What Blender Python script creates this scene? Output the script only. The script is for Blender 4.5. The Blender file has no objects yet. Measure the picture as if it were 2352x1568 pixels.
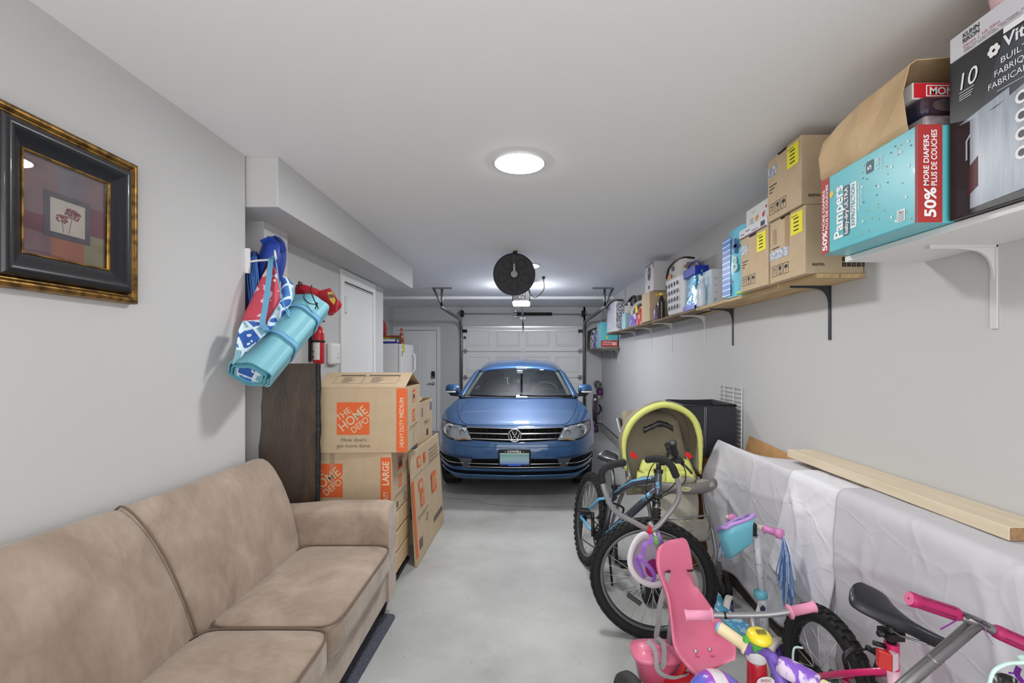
import bpy, bmesh, math, random
from mathutils import Vector, Matrix, Euler
random.seed(7)
S = bpy.context.scene
COL = S.collection
# ---------------------------------------------------------------- camera, light, exposure
F, CX, CY, HC = 1070.0, 1208.0, 820.0, 1.49          # focal length in px (of 2352), vanishing point, eye height
cam = bpy.data.cameras.new('camera'); camo = bpy.data.objects.new('camera', cam); COL.objects.link(camo)
camo.location = (0, 0, HC); camo.rotation_euler = (math.pi/2, 0, 0)
cam.sensor_width = 36.0; cam.lens = 36.0*F/2352.0
cam.shift_x = -(CX-1176.0)/2352.0; cam.shift_y = (CY-784.0)/2352.0
cam.clip_start = 0.02
S.camera = camo
S.view_settings.view_transform = 'Standard'; S.view_settings.look = 'None'
S.view_settings.gamma = 1.0; S.view_settings.use_curve_mapping = False
S.view_settings.exposure = 0.80
try:
    S.cycles.max_bounces = 14; S.cycles.diffuse_bounces = 8; S.cycles.glossy_bounces = 6
    S.cycles.transparent_max_bounces = 16; S.cycles.use_denoising = True
    S.cycles.sample_clamp_indirect = 8.0
except Exception: pass
W = bpy.data.worlds.new('world'); S.world = W; W.use_nodes = True
W.node_tree.nodes['Background'].inputs[0].default_value = (0.5, 0.52, 0.55, 1)
W.node_tree.nodes['Background'].inputs[1].default_value = 0.3
LAMP_POWER = 75.0        # emission of the round ceiling lamps' diffusers
REAR_FILL = 38.0          # power of the unseen fill light added behind the camera
def area_light(name, loc, rot, sx, sy, power, col=(1,1,1)):
    l = bpy.data.lights.new(name, 'AREA'); l.shape = 'RECTANGLE'; l.size = sx; l.size_y = sy
    l.energy = power; l.color = col
    o = bpy.data.objects.new(name, l); o.location = loc; o.rotation_euler = rot; COL.objects.link(o); return o
area_light('rear_fill_light', (0.0, -1.22, 1.35), (math.radians(90), 0, 0), 2.6, 2.2, REAR_FILL, (1, .99, .98))  # area light added as fill; the rear wall has no doorway

# ---------------------------------------------------------------- helpers
def V3(*a): return Vector(a if len(a) == 3 else a[0])
def at(px, py, Y):
    return Vector(((px-CX)*Y/F, Y, HC-(py-CY)*Y/F))
def onx(px, py, X):
    Y = F*X/(px-CX); return at(px, py, Y)
def floor(px, py): return at(px, py, HC*F/(py-CY))
def lin(c):
    c = c/255.0
    return c/12.92 if c <= .04045 else ((c+.055)/1.055)**2.4
def rgb(c): return (lin(c[0]), lin(c[1]), lin(c[2]), 1.0)
MATS = {}
def mat(name, col, rough=.5, metal=0., var=0., vs=6., col2=None, bump=0., bs=80., coat=0., emit=0., sheen=0., stretch=None, spec=.5, alpha=1., trans=0., det=4., contrast=None):
    if name in MATS: return MATS[name]
    m = bpy.data.materials.new(name); m.use_nodes = True; MATS[name] = m
    nt = m.node_tree; N = nt.nodes; L = nt.links; b = N['Principled BSDF']
    b.inputs['Base Color'].default_value = rgb(col)
    b.inputs['Roughness'].default_value = rough; b.inputs['Metallic'].default_value = metal
    b.inputs['Specular IOR Level'].default_value = spec
    if coat: b.inputs['Coat Weight'].default_value = coat; b.inputs['Coat Roughness'].default_value = .04
    if sheen: b.inputs['Sheen Weight'].default_value = sheen; b.inputs['Sheen Roughness'].default_value = .4
    if alpha < 1: b.inputs['Alpha'].default_value = alpha
    if trans: b.inputs['Transmission Weight'].default_value = trans
    if emit:
        b.inputs['Emission Color'].default_value = rgb(col); b.inputs['Emission Strength'].default_value = emit
    if var or bump:
        tc = N.new('ShaderNodeTexCoord'); src = tc.outputs['Object']
        if stretch:
            mp = N.new('ShaderNodeMapping'); mp.inputs['Scale'].default_value = stretch
            L.new(src, mp.inputs[0]); src = mp.outputs[0]
    if var:
        n = N.new('ShaderNodeTexNoise'); n.inputs['Scale'].default_value = vs; n.inputs['Detail'].default_value = det
        L.new(src, n.inputs['Vector'])
        r = N.new('ShaderNodeMapRange'); lo, hi = contrast or (.35, .65)
        r.inputs['From Min'].default_value = lo; r.inputs['From Max'].default_value = hi; r.inputs['To Max'].default_value = var
        L.new(n.outputs['Fac'], r.inputs['Value'])
        x = N.new('ShaderNodeMix'); x.data_type = 'RGBA'
        x.inputs['A'].default_value = rgb(col); x.inputs['B'].default_value = rgb(col2 or tuple(c*.6 for c in col))
        L.new(r.outputs[0], x.inputs['Factor']); L.new(x.outputs['Result'], b.inputs['Base Color'])
    if bump:
        n = N.new('ShaderNodeTexNoise'); n.inputs['Scale'].default_value = bs; n.inputs['Detail'].default_value = 3
        L.new(src, n.inputs['Vector'])
        bp = N.new('ShaderNodeBump'); bp.inputs['Strength'].default_value = bump; bp.inputs['Distance'].default_value = .01
        L.new(n.outputs['Fac'], bp.inputs['Height']); L.new(bp.outputs[0], b.inputs['Normal'])
    return m
def ramp_mat(name, stops, rough, build, metal=0., interp='CONSTANT', coat=0.):
    """build(nodes, links, coord) -> a scalar socket that a colour ramp turns into base colour"""
    if name in MATS: return MATS[name]
    m = bpy.data.materials.new(name); m.use_nodes = True; MATS[name] = m
    nt = m.node_tree; N = nt.nodes; L = nt.links; b = N['Principled BSDF']
    b.inputs['Roughness'].default_value = rough; b.inputs['Metallic'].default_value = metal
    if coat: b.inputs['Coat Weight'].default_value = coat
    tc = N.new('ShaderNodeTexCoord'); s = build(N, L, tc.outputs['Object'])
    cr = N.new('ShaderNodeValToRGB'); cr.color_ramp.interpolation = interp
    e = cr.color_ramp.elements
    while len(e) < len(stops): e.new(.5)
    for k, (p, c) in enumerate(stops): e[k].position = p; e[k].color = rgb(c)
    L.new(s, cr.inputs[0]); L.new(cr.outputs[0], b.inputs['Base Color'])
    return m
def glass_mat(name, tint, refl=.12, rough=.02):
    if name in MATS: return MATS[name]
    m = bpy.data.materials.new(name); m.use_nodes = True; MATS[name] = m
    nt = m.node_tree; N = nt.nodes; L = nt.links; N.remove(N['Principled BSDF'])
    t = N.new('ShaderNodeBsdfTransparent'); t.inputs[0].default_value = rgb(tint)
    g = N.new('ShaderNodeBsdfGlossy'); g.inputs['Roughness'].default_value = rough
    lw = N.new('ShaderNodeLayerWeight'); lw.inputs['Blend'].default_value = refl*2
    mx = N.new('ShaderNodeMath'); mx.operation = 'ADD'; mx.inputs[1].default_value = refl*.5; mx.use_clamp = True
    L.new(lw.outputs['Fresnel'], mx.inputs[0])
    ms = N.new('ShaderNodeMixShader'); L.new(mx.outputs[0], ms.inputs[0]); L.new(t.outputs[0], ms.inputs[1]); L.new(g.outputs[0], ms.inputs[2])
    L.new(ms.outputs[0], N['Material Output'].inputs['Surface'])
    return m
WM = {}
def link(o, parent=None):
    COL.objects.link(o)
    if parent: o.parent = parent
    return o
def thing(name, label, cat, loc=(0,0,0), rz=0., group=None, world=False):
    o = bpy.data.objects.new(name, None); link(o); o.empty_display_size = .05
    o.location = loc; o.rotation_euler = (0, 0, rz)
    o['label'] = label; o['category'] = cat
    if group: o['group'] = group
    M = Matrix.Translation(Vector(loc)) @ Matrix.Rotation(rz, 4, 'Z')
    WM[o.name] = (M, world)
    return o
def tag(o, label, cat, group=None):
    o['label'] = label; o['category'] = cat
    if group: o['group'] = group
    return o
def frame(d):
    d = Vector(d).normalized(); a = Vector((0,0,1)) if abs(d.z) < .9 else Vector((1,0,0))
    u = a.cross(d).normalized(); return u, d.cross(u).normalized(), d
def rotm(e): return Euler(e).to_matrix()
FONT = {}
def glyphs(s, bold=0.):
    key = (s, bold)
    if key in FONT: return FONT[key]
    c = bpy.data.curves.new('t', 'FONT'); c.body = s; c.size = 1.0; c.offset = bold; c.resolution_u = 3
    o = bpy.data.objects.new('t', c); COL.objects.link(o)
    dg = bpy.context.evaluated_depsgraph_get(); dg.update()
    me = bpy.data.meshes.new_from_object(o.evaluated_get(dg))
    vs = [(v.co.x, v.co.y) for v in me.vertices]; fs = [tuple(p.vertices) for p in me.polygons]
    bpy.data.objects.remove(o); bpy.data.curves.remove(c); bpy.data.meshes.remove(me)
    FONT[key] = (vs, fs); return FONT[key]
class MB:
    def __init__(s): s.v = []; s.f = []; s.mi = []; s.sm = []; s.k = 0
    def add(s, vs, fs, smooth=False):
        n = len(s.v); s.v += [Vector(v) for v in vs]
        for f in fs: s.f.append(tuple(i+n for i in f)); s.mi.append(s.k); s.sm.append(smooth)
        return s
    def mark(s): return len(s.v)
    def xf(s, n, M):
        for i in range(n, len(s.v)): s.v[i] = M @ s.v[i]
        return s
    def box(s, c, d, R=None):
        c = Vector(c); h = Vector(d)/2
        vs = [Vector((x*h.x, y*h.y, z*h.z)) for x in (-1,1) for y in (-1,1) for z in (-1,1)]
        if R is not None:
            if not isinstance(R, Matrix): R = rotm(R)
            vs = [R @ v for v in vs]
        return s.add([v+c for v in vs], [(0,1,3,2),(4,6,7,5),(0,4,5,1),(2,3,7,6),(0,2,6,4),(1,5,7,3)])
    def bb(s, lo, hi):
        lo = Vector(lo); hi = Vector(hi); return s.box((lo+hi)/2, hi-lo)
    def hexa(s, p):           # 8 points: bottom 4 (ccw) then top 4
        return s.add(p, [(0,3,2,1),(4,5,6,7),(0,1,5,4),(1,2,6,5),(2,3,7,6),(3,0,4,7)])
    def cyl(s, p0, p1, r0, r1=None, n=16, caps=True):
        p0 = Vector(p0); p1 = Vector(p1); r1 = r0 if r1 is None else r1
        u, w, d = frame(p1-p0); a = [2*math.pi*i/n for i in range(n)]
        vs = [p0+(u*math.cos(t)+w*math.sin(t))*r0 for t in a]+[p1+(u*math.cos(t)+w*math.sin(t))*r1 for t in a]
        s.add(vs, [(i,(i+1)%n,n+(i+1)%n,n+i) for i in range(n)], True)
        if caps:
            s.add(vs[:n], [tuple(range(n))[::-1]]); s.add(vs[n:], [tuple(range(n))])
        return s
    def tube(s, pts, r, n=8, closed=False, caps=True, ab=None, up=None, smooth=True):
        pts = [Vector(p) for p in pts]; m = len(pts); rs = r if isinstance(r, (list, tuple)) else [r]*m
        T = []
        for i in range(m):
            a = pts[(i-1) % m] if (closed or i) else pts[i]; b = pts[(i+1) % m] if (closed or i < m-1) else pts[i]
            T.append((b-a).normalized())
        u = Vector(up).normalized() if up is not None else frame(T[0])[0]
        vs = []
        for i in range(m):
            u = (u - T[i]*u.dot(T[i]))
            if u.length < 1e-6: u = frame(T[i])[0]
            u.normalize(); w = T[i].cross(u)
            A, B = ab if ab else (1, 1)
            for j in range(n):
                t = 2*math.pi*(j+.5)/n; vs.append(pts[i]+(u*math.cos(t)*A+w*math.sin(t)*B)*rs[i])
        fs = []
        for i in range(m if closed else m-1):
            i2 = (i+1) % m
            for j in range(n):
                fs.append((i*n+j, i*n+(j+1)%n, i2*n+(j+1)%n, i2*n+j))
        if not closed and caps: fs.append(tuple(range(n))[::-1]); fs.append(tuple((m-1)*n+j for j in range(n)))
        return s.add(vs, fs, smooth)
    def strap(s, pts, w, t, up):  # flat band: width along up, thickness t
        k = math.sqrt(2); return s.tube(pts, 1, 4, ab=(w/2*k, t/2*k), up=up, smooth=False)
    def lathe(s, prof, o=(0,0,0), axis=(0,0,1), n=24, arc=None, smooth=True):
        o = Vector(o); u, w, d = frame(axis); vs = []; m = len(prof)
        a0, a1 = arc or (0, 2*math.pi); full = arc is None; nn = n if full else n+1
        for i in range(nn):
            t = a0+(a1-a0)*i/n; e = u*math.cos(t)+w*math.sin(t)
            for (r, z) in prof: vs.append(o+e*r+d*z)
        fs = []
        for i in range(n):
            i2 = (i+1) % nn
            for j in range(m-1): fs.append((i*m+j, i2*m+j, i2*m+j+1, i*m+j+1))
        return s.add(vs, fs, smooth)
    def ball(s, c, r, n=16, m=10, R=None):
        r = (r, r, r) if not isinstance(r, (tuple, list)) else r; c = Vector(c); vs = []; fs = []
        for i in range(m+1):
            p = math.pi*i/m
            for j in range(n):
                t = 2*math.pi*j/n
                q = Vector((math.sin(p)*math.cos(t)*r[0], math.sin(p)*math.sin(t)*r[1], math.cos(p)*r[2]))
                vs.append(c+(R @ q if R is not None else q))
        for i in range(m):
            for j in range(n): fs.append((i*n+j, (i+1)*n+j, (i+1)*n+(j+1)%n, i*n+(j+1)%n))
        return s.add(vs, fs, True)
    def torus(s, c, axis, R, r, n=32, m=10, ab=(1,1)):
        c = Vector(c); u, w, d = frame(axis)
        pts = [c+(u*math.cos(2*math.pi*i/n)+w*math.sin(2*math.pi*i/n))*R for i in range(n)]
        return s.tube(pts, r, m, closed=True, ab=ab, up=d)
    def prism(s, poly, o, U, Vv, d, smooth=False):
        o = Vector(o); U = Vector(U); Vv = Vector(Vv); N = U.cross(Vv).normalized(); n = len(poly)
        a = [o+U*x+Vv*y for x, y in poly]; b = [p+N*d for p in a]
        s.add(a+b, [(i,(i+1)%n,n+(i+1)%n,n+i) for i in range(n)], smooth)
        s.add(a, [tuple(range(n))[::-1]]); s.add(b, [tuple(range(n))]); return s
    def plate(s, poly, o, U, Vv, lift=.001):
        o = Vector(o); U = Vector(U); Vv = Vector(Vv); N = U.cross(Vv).normalized()
        return s.add([o+U*x+Vv*y+N*lift for x, y in poly], [tuple(range(len(poly)))])
    def rect(s, x0, y0, x1, y1, o, U, Vv, lift=.001): return s.plate([(x0,y0),(x1,y0),(x1,y1),(x0,y1)], o, U, Vv, lift)
    def disc(s, x, y, r, o, U, Vv, lift=.001, n=20, ry=None):
        return s.plate([(x+r*math.cos(2*math.pi*i/n), y+(ry or r)*math.sin(2*math.pi*i/n)) for i in range(n)], o, U, Vv, lift)
    def text(s, st, x, y, h, o, U, Vv, lift=.0015, width=None, align='l', bold=0., shear=0., rot=0.):
        o = Vector(o); U = Vector(U).normalized(); Vv = Vector(Vv).normalized(); N = U.cross(Vv).normalized()
        vs, fs = glyphs(st, bold)
        if not vs: return s
        x0 = min(v[0] for v in vs); x1 = max(v[0] for v in vs); k = h/.70; kx = k
        if width: kx = width/(x1-x0)
        wd = (x1-x0)*kx; off = {'l': 0, 'c': -wd/2, 'r': -wd}[align]; c, sn = math.cos(rot), math.sin(rot); out = []
        for a, b in vs:
            p, q = (a-x0)*kx+off+shear*b*k, b*k
            p, q = p*c-q*sn, p*sn+q*c
            out.append(o+U*(x+p)+Vv*(y+q)+N*lift)
        return s.add(out, fs)
    def loft(s, rings, closed=True, caps=True, smooth=True):
        n = len(rings[0]); vs = [p for r in rings for p in r]; fs = []
        for i in range(len(rings)-1):
            for j in range(n if closed else n-1): fs.append((i*n+j, i*n+(j+1)%n, (i+1)*n+(j+1)%n, (i+1)*n+j))
        s.add(vs, fs, smooth)
        if caps:
            s.add(rings[0], [tuple(range(n))[::-1]]); s.add(rings[-1], [tuple(range(n))])
        return s
    def grid(s, fn, nu, nv, smooth=True):
        vs = [fn(i/nu, j/nv) for i in range(nu+1) for j in range(nv+1)]; w = nv+1
        return s.add(vs, [(i*w+j, (i+1)*w+j, (i+1)*w+j+1, i*w+j+1) for i in range(nu) for j in range(nv)], smooth)
    def build(s, name, mats, parent=None, bevel=0., seg=2, sub=0, solid=0., weld=False, kind=None, label=None):
        me = bpy.data.meshes.new(name)
        vs = s.v
        loc = None
        if parent is not None:
            p = parent
            while p.parent is not None: p = p.parent
            M, world = WM.get(p.name, (Matrix(), False))
            if world: Mi = M.inverted(); vs = [Mi @ v for v in vs]
        elif vs:
            lo = [min(v[i] for v in vs) for i in range(3)]; hi = [max(v[i] for v in vs) for i in range(3)]
            loc = Vector(((lo[0]+hi[0])/2, (lo[1]+hi[1])/2, lo[2])); vs = [v-loc for v in vs]
        me.from_pydata([tuple(v) for v in vs], [], s.f)
        mats = mats if isinstance(mats, (list, tuple)) else [mats]
        for m in mats: me.materials.append(m)
        me.polygons.foreach_set('material_index', s.mi); me.polygons.foreach_set('use_smooth', s.sm)
        bm = bmesh.new(); bm.from_mesh(me)
        if weld: bmesh.ops.remove_doubles(bm, verts=bm.verts, dist=1e-5)
        bmesh.ops.recalc_face_normals(bm, faces=bm.faces); bm.to_mesh(me); bm.free()
        o = bpy.data.objects.new(name, me); link(o, parent)
        if loc is not None: o.location = loc
        if solid:
            d = o.modifiers.new('solid', 'SOLIDIFY'); d.thickness = solid; d.offset = 0
        if bevel:
            d = o.modifiers.new('bevel', 'BEVEL'); d.width = bevel; d.segments = seg; d.limit_method = 'ANGLE'; d.angle_limit = math.radians(40)
        if sub:
            d = o.modifiers.new('sub', 'SUBSURF'); d.levels = sub; d.render_levels = sub
        if kind: o['kind'] = kind
        if label: o['label'] = label
        return o
def struct(o): o['kind'] = 'structure'; return o
def copy_tree(o, parent=None):
    c = o.copy(); link(c)
    if parent: c.parent = parent
    else: WM[c.name] = WM.get(o.name, (Matrix(), False))
    for ch in list(o.children): copy_tree(ch, c)
    return c
def bez(p, n=12):     # smooth curve through points (Catmull-Rom)
    p = [Vector(q) for q in p]; out = []
    for i in range(len(p)-1):
        a = p[i-1] if i else p[i]*2-p[i+1]; b = p[i]; c = p[i+1]; d = p[i+2] if i+2 < len(p) else p[i+1]*2-p[i]
        for k in range(n):
            t = k/n; out.append(.5*((2*b)+(c-a)*t+(2*a-5*b+4*c-d)*t*t+(3*b-a-3*c+d)*t**3))
    return out+[p[-1]]
def nz(x, y=0., z=0., s=1.):
    from mathutils import noise
    return noise.noise(Vector((x*s, y*s, z*s)))
X_, Y_, Z_ = Vector((1,0,0)), Vector((0,1,0)), Vector((0,0,1))
# common materials
black = mat('black_plastic', (22,22,24), .45)
rubber = mat('black_rubber', (24,24,25), .75, bump=.15, bs=200)
chrome = mat('chrome', (215,217,220), .12, 1.0)
steel = mat('galvanised_steel', (150,152,152), .42, .85, var=.4, vs=30)
white = mat('white_plastic', (228,228,228), .4)
white_paint = mat('white_paint', (225,225,224), .5)
ink = mat('black_ink', (30,30,32), .6)
ink_white = mat('white_ink', (236,236,236), .5)
kraft = mat('kraft_cardboard', (190,169,140), .85, var=.35, vs=14, col2=(174,151,121), bump=.08, bs=60)
# ---------------------------------------------------------------- the setting
wallm = mat('wall_paint', (194,194,194), .7, var=.08, vs=2.5, col2=(184,184,184), bump=.03, bs=180)
ceilm = mat('ceiling_paint', (236,236,236), .8, var=.06, vs=2., col2=(228,228,228), bump=.05, bs=220)
def concrete():
    m = bpy.data.materials.new('floor_concrete'); m.use_nodes = True
    N = m.node_tree.nodes; L = m.node_tree.links; b = N['Principled BSDF']
    tc = N.new('ShaderNodeTexCoord'); co = tc.outputs['Object']
    def noise(sc, det, rough=.5):
        n = N.new('ShaderNodeTexNoise'); n.inputs['Scale'].default_value = sc; n.inputs['Detail'].default_value = det; n.inputs['Roughness'].default_value = rough
        L.new(co, n.inputs['Vector']); return n.outputs['Fac']
    cr = N.new('ShaderNodeValToRGB'); e = cr.color_ramp.elements
    e[0].position = .32; e[0].color = rgb((150,152,150)); e[1].position = .66; e[1].color = rgb((180,182,180))
    L.new(noise(1.6, 8, .6), cr.inputs[0])
    cr2 = N.new('ShaderNodeValToRGB'); e = cr2.color_ramp.elements
    e[0].position = .24; e[0].color = rgb((120,120,118)); e[1].position = .38; e[1].color = (1,1,1,1)
    L.new(noise(38, 4, .7), cr2.inputs[0])
    mx = N.new('ShaderNodeMix'); mx.data_type = 'RGBA'; mx.blend_type = 'MULTIPLY'; mx.inputs['Factor'].default_value = .45
    L.new(cr.outputs[0], mx.inputs['A']); L.new(cr2.outputs[0], mx.inputs['B']); L.new(mx.outputs['Result'], b.inputs['Base Color'])
    b.inputs['Roughness'].default_value = .55; b.inputs['Specular IOR Level'].default_value = .35
    bp = N.new('ShaderNodeBump'); bp.inputs['Strength'].default_value = .06; bp.inputs['Distance'].default_value = .01
    L.new(noise(60, 5), bp.inputs['Height']); L.new(bp.outputs[0], b.inputs['Normal'])
    return m
XR, XL, ZC = 1.526, -1.469, 2.545
XC, YW, XF = -1.64, 9.40, -2.69          # recessed left wall, back wall, far left wall
m = MB(); m.bb((-2.9,-1.4,-.12), (1.7,7.195,0)); m.bb((-2.9,7.203,-.12), (1.7,9.7,0)); m.bb((-2.9,7.19,-.12),(1.7,7.21,-.012))
fl = struct(m.build('floor', concrete()))
crk = MB(); pts = [floor(1014,1141), floor(1050,1146), floor(1078,1146), floor(1120,1157), floor(1180,1162), floor(1250,1164), floor(1330,1163)]
pts = bez(pts, 5)
for i, p in enumerate(pts): p.z = .0006; p.y += .012*nz(i*1.7, 3); 
for a, b in zip(pts[:-1], pts[1:]):
    w = .004+.004*abs(nz(a.x*9, 5)); d = Vector((0, w, 0)); crk.add([a-d, b-d, b+d, a+d], [(0,1,2,3)])
crk.v = [v-fl.location for v in crk.v]
c = crk.build('crack', mat('floor_crack', (92,92,90), .8), fl)
m = MB(); m.bb((-2.9,-1.4,ZC), (1.7,9.7,ZC+.12)); m.bb((XF,8.1,2.50), (XR,YW,ZC)); struct(m.build('ceiling', ceilm))
m = MB(); m.bb((XL-.126,-1.4,0), (XL,2.437,ZC)); m.bb((XF-.1,-1.4,0), (XC,5.35,ZC)); m.bb((XF-.15,5.3,0), (XF,YW,ZC)); m.bb((XC,2.71,0), (-1.525,2.98,2.28))
struct(m.build('wall_left', wallm))
m = MB(); m.bb((XC-.02,2.45,2.28), (-1.305,5.37,ZC)); struct(m.build('ceiling_soffit', wallm, bevel=.004))
m = MB(); m.bb((XR,-1.4,0), (XR+.14,9.6,ZC)); struct(m.build('wall_right', wallm))
m = MB(); m.bb((XR-.022,-1.3,0), (XR,YW,.15)); m.k = 1; m.bb((XR-.012,-1.3,.15), (XR,YW,.162))
m.k = 0; m.bb((1.2,YW-.02,0), (XR,YW,.15)); m.k = 1; m.bb((1.2,YW-.012,.15), (XR,YW,.162))
struct(m.build('baseboard_right', [mat('curb_concrete', (172,172,168), .8, var=.7, vs=25, col2=(105,105,102)), ink]))
m = MB(); m.bb((XF,YW,0), (-1.29,YW+.2,2.6)); m.bb((1.16,YW,0), (XR+.1,YW+.2,2.6)); m.bb((-1.3,YW,2.13), (1.2,YW+.2,2.6)); struct(m.build('wall_back', wallm))
m = MB(); m.bb((-2.9,-1.45,0), (1.7,-1.3,ZC)); struct(m.build('wall_rear', wallm))
# garage door: four sections of four raised panels, hinges, strut
gd = bpy.data.objects.new('door_1', None); link(gd); gd['kind'] = 'structure'; WM[gd.name] = (Matrix(), False)
gm = mat('door_white', (232,232,231), .45)
gap = mat('door_gap', (70,72,72), .8)
GX0, GX1, GY = -1.275, 1.145, YW+.03
for r in range(4):
    z0 = .02+r*.529; m = MB(); m.bb((GX0,GY,z0), (GX1,GY+.05,z0+.521)); m.k = 1; m.bb((GX0,GY+.008,z0+.52), (GX1,GY+.04,z0+.53))
    sec = m.build('section', [gm, gap], gd, bevel=.003)
    for c in range(4):
        x0 = GX0+.07+c*.6; x1 = x0+.48; m = MB()
        a, b = z0+.10, z0+.43; t = .035
        o0 = [(x0,GY,a),(x1,GY,a),(x1,GY,b),(x0,GY,b)]; o1 = [(x0+.015,GY-.009,a+.015),(x1-.015,GY-.009,a+.015),(x1-.015,GY-.009,b-.015),(x0+.015,GY-.009,b-.015)]
        o2 = [(x0+t,GY-.002,a+t),(x1-t,GY-.002,a+t),(x1-t,GY-.002,b-t),(x0+t,GY-.002,b-t)]; o3 = [(x0+t+.02,GY-.008,a+t+.02),(x1-t-.02,GY-.008,a+t+.02),(x1-t-.02,GY-.008,b-t-.02),(x0+t+.02,GY-.008,b-t-.02)]
        m.loft([[Vector(q) for q in R] for R in (o0,o1,o2,o3)], True, False, False); m.add(o3, [(0,1,2,3)])
        m.build('panel', gm, sec)
m = MB(); m.bb((GX0,GY-.03,2.085),(GX1,GY-.002,2.118)); m.bb((GX0,GY-.012,2.02),(GX1,GY-.004,2.035)); m.build('strut', mat('strut', (196,198,198), .35, .4), gd)
m = MB(); m.bb((-.075,GY-.018,.1),(-.035,GY-.002,2.08)); m.build('centre_stile', gm, gd)
for z in (.55,1.08,1.61):
    for x in (GX0+.05, -.055, GX1-.05):
        m = MB(); m.bb((x-.03,GY-.022,z-.045),(x+.03,GY-.004,z+.045)); m.cyl((x-.06,GY-.024,z),(x+.06,GY-.024,z),.009,n=8); m.build('hinge', white_paint if abs(x) < .3 else steel, gd, bevel=.003)
m = MB(); m.cyl((GX0-.02,GY-.02,2.02),(GX0+.07,GY-.02,2.02),.03,n=8); m.bb((GX0+.02,GY-.03,1.86),(GX0+.06,GY-.005,1.91)); m.bb((GX0,GY-.03,1.985),(GX0+.09,GY-.005,2.05)); m.bb((GX1-.09,GY-.03,1.985),(GX1,GY-.005,2.05)); m.build('roller_bracket', black, gd)
# entry door on the back wall
d2 = bpy.data.objects.new('door_2', None); link(d2); d2['kind'] = 'structure'; WM[d2.name] = (Matrix(), False)
dx0, dx1 = -2.61, -1.80
m = MB()
for a, b in (((dx0-.075,0),(dx0,2.10)), ((dx1,0),(dx1+.075,2.10)), ((dx0,2.036),(dx1,2.10))): m.bb((a[0],YW-.02,a[1]),(b[0],YW,b[1]))
m.build('door_casing', white_paint, d2, bevel=.004)
m = MB(); m.bb((dx0+.004,YW-.008,.01),(dx1-.006,YW,2.028)); leaf = m.build('door_leaf', gm, d2)
m = MB(); m.bb((dx1-.006,YW-.011,.01),(dx1,YW-.001,2.03)); m.bb((dx0,YW-.011,2.028),(dx1,YW-.001,2.035)); m.build('shadow_gap', gap, d2)
for (a, b) in ((dx0+.12,dx0+.35),(dx1-.35,dx1-.12)):
    for (z0, z1) in ((.2,.82),(.95,1.88)):
        m = MB(); t = .03; y = YW-.008
        R0 = [(a,y,z0),(b,y,z0),(b,y,z1),(a,y,z1)]; R1 = [(a+.012,y-.008,z0+.012),(b-.012,y-.008,z0+.012),(b-.012,y-.008,z1-.012),(a+.012,y-.008,z1-.012)]
        R2 = [(a+t,y-.001,z0+t),(b-t,y-.001,z0+t),(b-t,y-.001,z1-t),(a+t,y-.001,z1-t)]; R3 = [(a+t+.02,y-.007,z0+t+.02),(b-t-.02,y-.007,z0+t+.02),(b-t-.02,y-.007,z1-t-.02),(a+t+.02,y-.007,z1-t-.02)]
        m.loft([[Vector(q) for q in R] for R in (R0,R1,R2,R3)], True, False, False); m.add(R3, [(0,1,2,3)]); m.build('panel', gm, leaf)
m = MB(); m.box((dx1-.065,YW-.03,1.135),(.066,.045,.145)); lk = m.build('keypad_lock', black, d2, bevel=.008); m = MB(); m.cyl((dx1-.065,YW-.05,1.085),(dx1-.065,YW-.06,1.085),.02,n=16); m.build('thumb_turn', chrome, lk)
m = MB(); m.cyl((dx1-.065,YW-.01,.96),(dx1-.065,YW-.05,.96),.03,n=16); m.tube(bez([(dx1-.065,YW-.05,.96),(dx1-.10,YW-.055,.965),(dx1-.17,YW-.05,.955)],5),.012,8); m.build('lever_handle', chrome, d2)
# closet sliding door in the recessed wall
d3 = bpy.data.objects.new('door_3', None); link(d3); d3['kind'] = 'structure'; WM[d3.name] = (Matrix(), False)
m = MB(); y0, y1, zt = 4.10, 5.03, 2.272
m.bb((XC,y0,0),(XC+.018,y0+.07,zt)); m.bb((XC,y1-.07,0),(XC+.018,y1,zt)); m.bb((XC,y0+.07,zt-.10),(XC+.018,y1-.07,zt)); m.build('door_casing', white_paint, d3, bevel=.003)
m = MB(); m.bb((XC-.01,y0+.07,.01),(XC+.008,y1-.07,zt-.11)); m.build('door_leaf', mat('door_leaf_white', (222,222,221), .45), d3)
m = MB(); m.bb((XC,y0+.07,zt-.112),(XC+.011,y1-.07,zt-.106)); m.bb((XC,y0+.07,zt-.125),(XC+.011,y1-.07,zt-.122)); m.build('shadow_gap', gap, d3)
m = MB(); p = at(788,700,4.2); 
m.bb((XC+.006,4.182,p.z-.075),(XC+.012,4.235,p.z+.075)); fr = m.build('flush_pull', steel, d3, bevel=.002); m = MB(); m.bb((XC+.009,4.195,p.z-.06),(XC+.0135,4.222,p.z+.06)); m.build('pull_recess', white_paint, fr)
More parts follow.
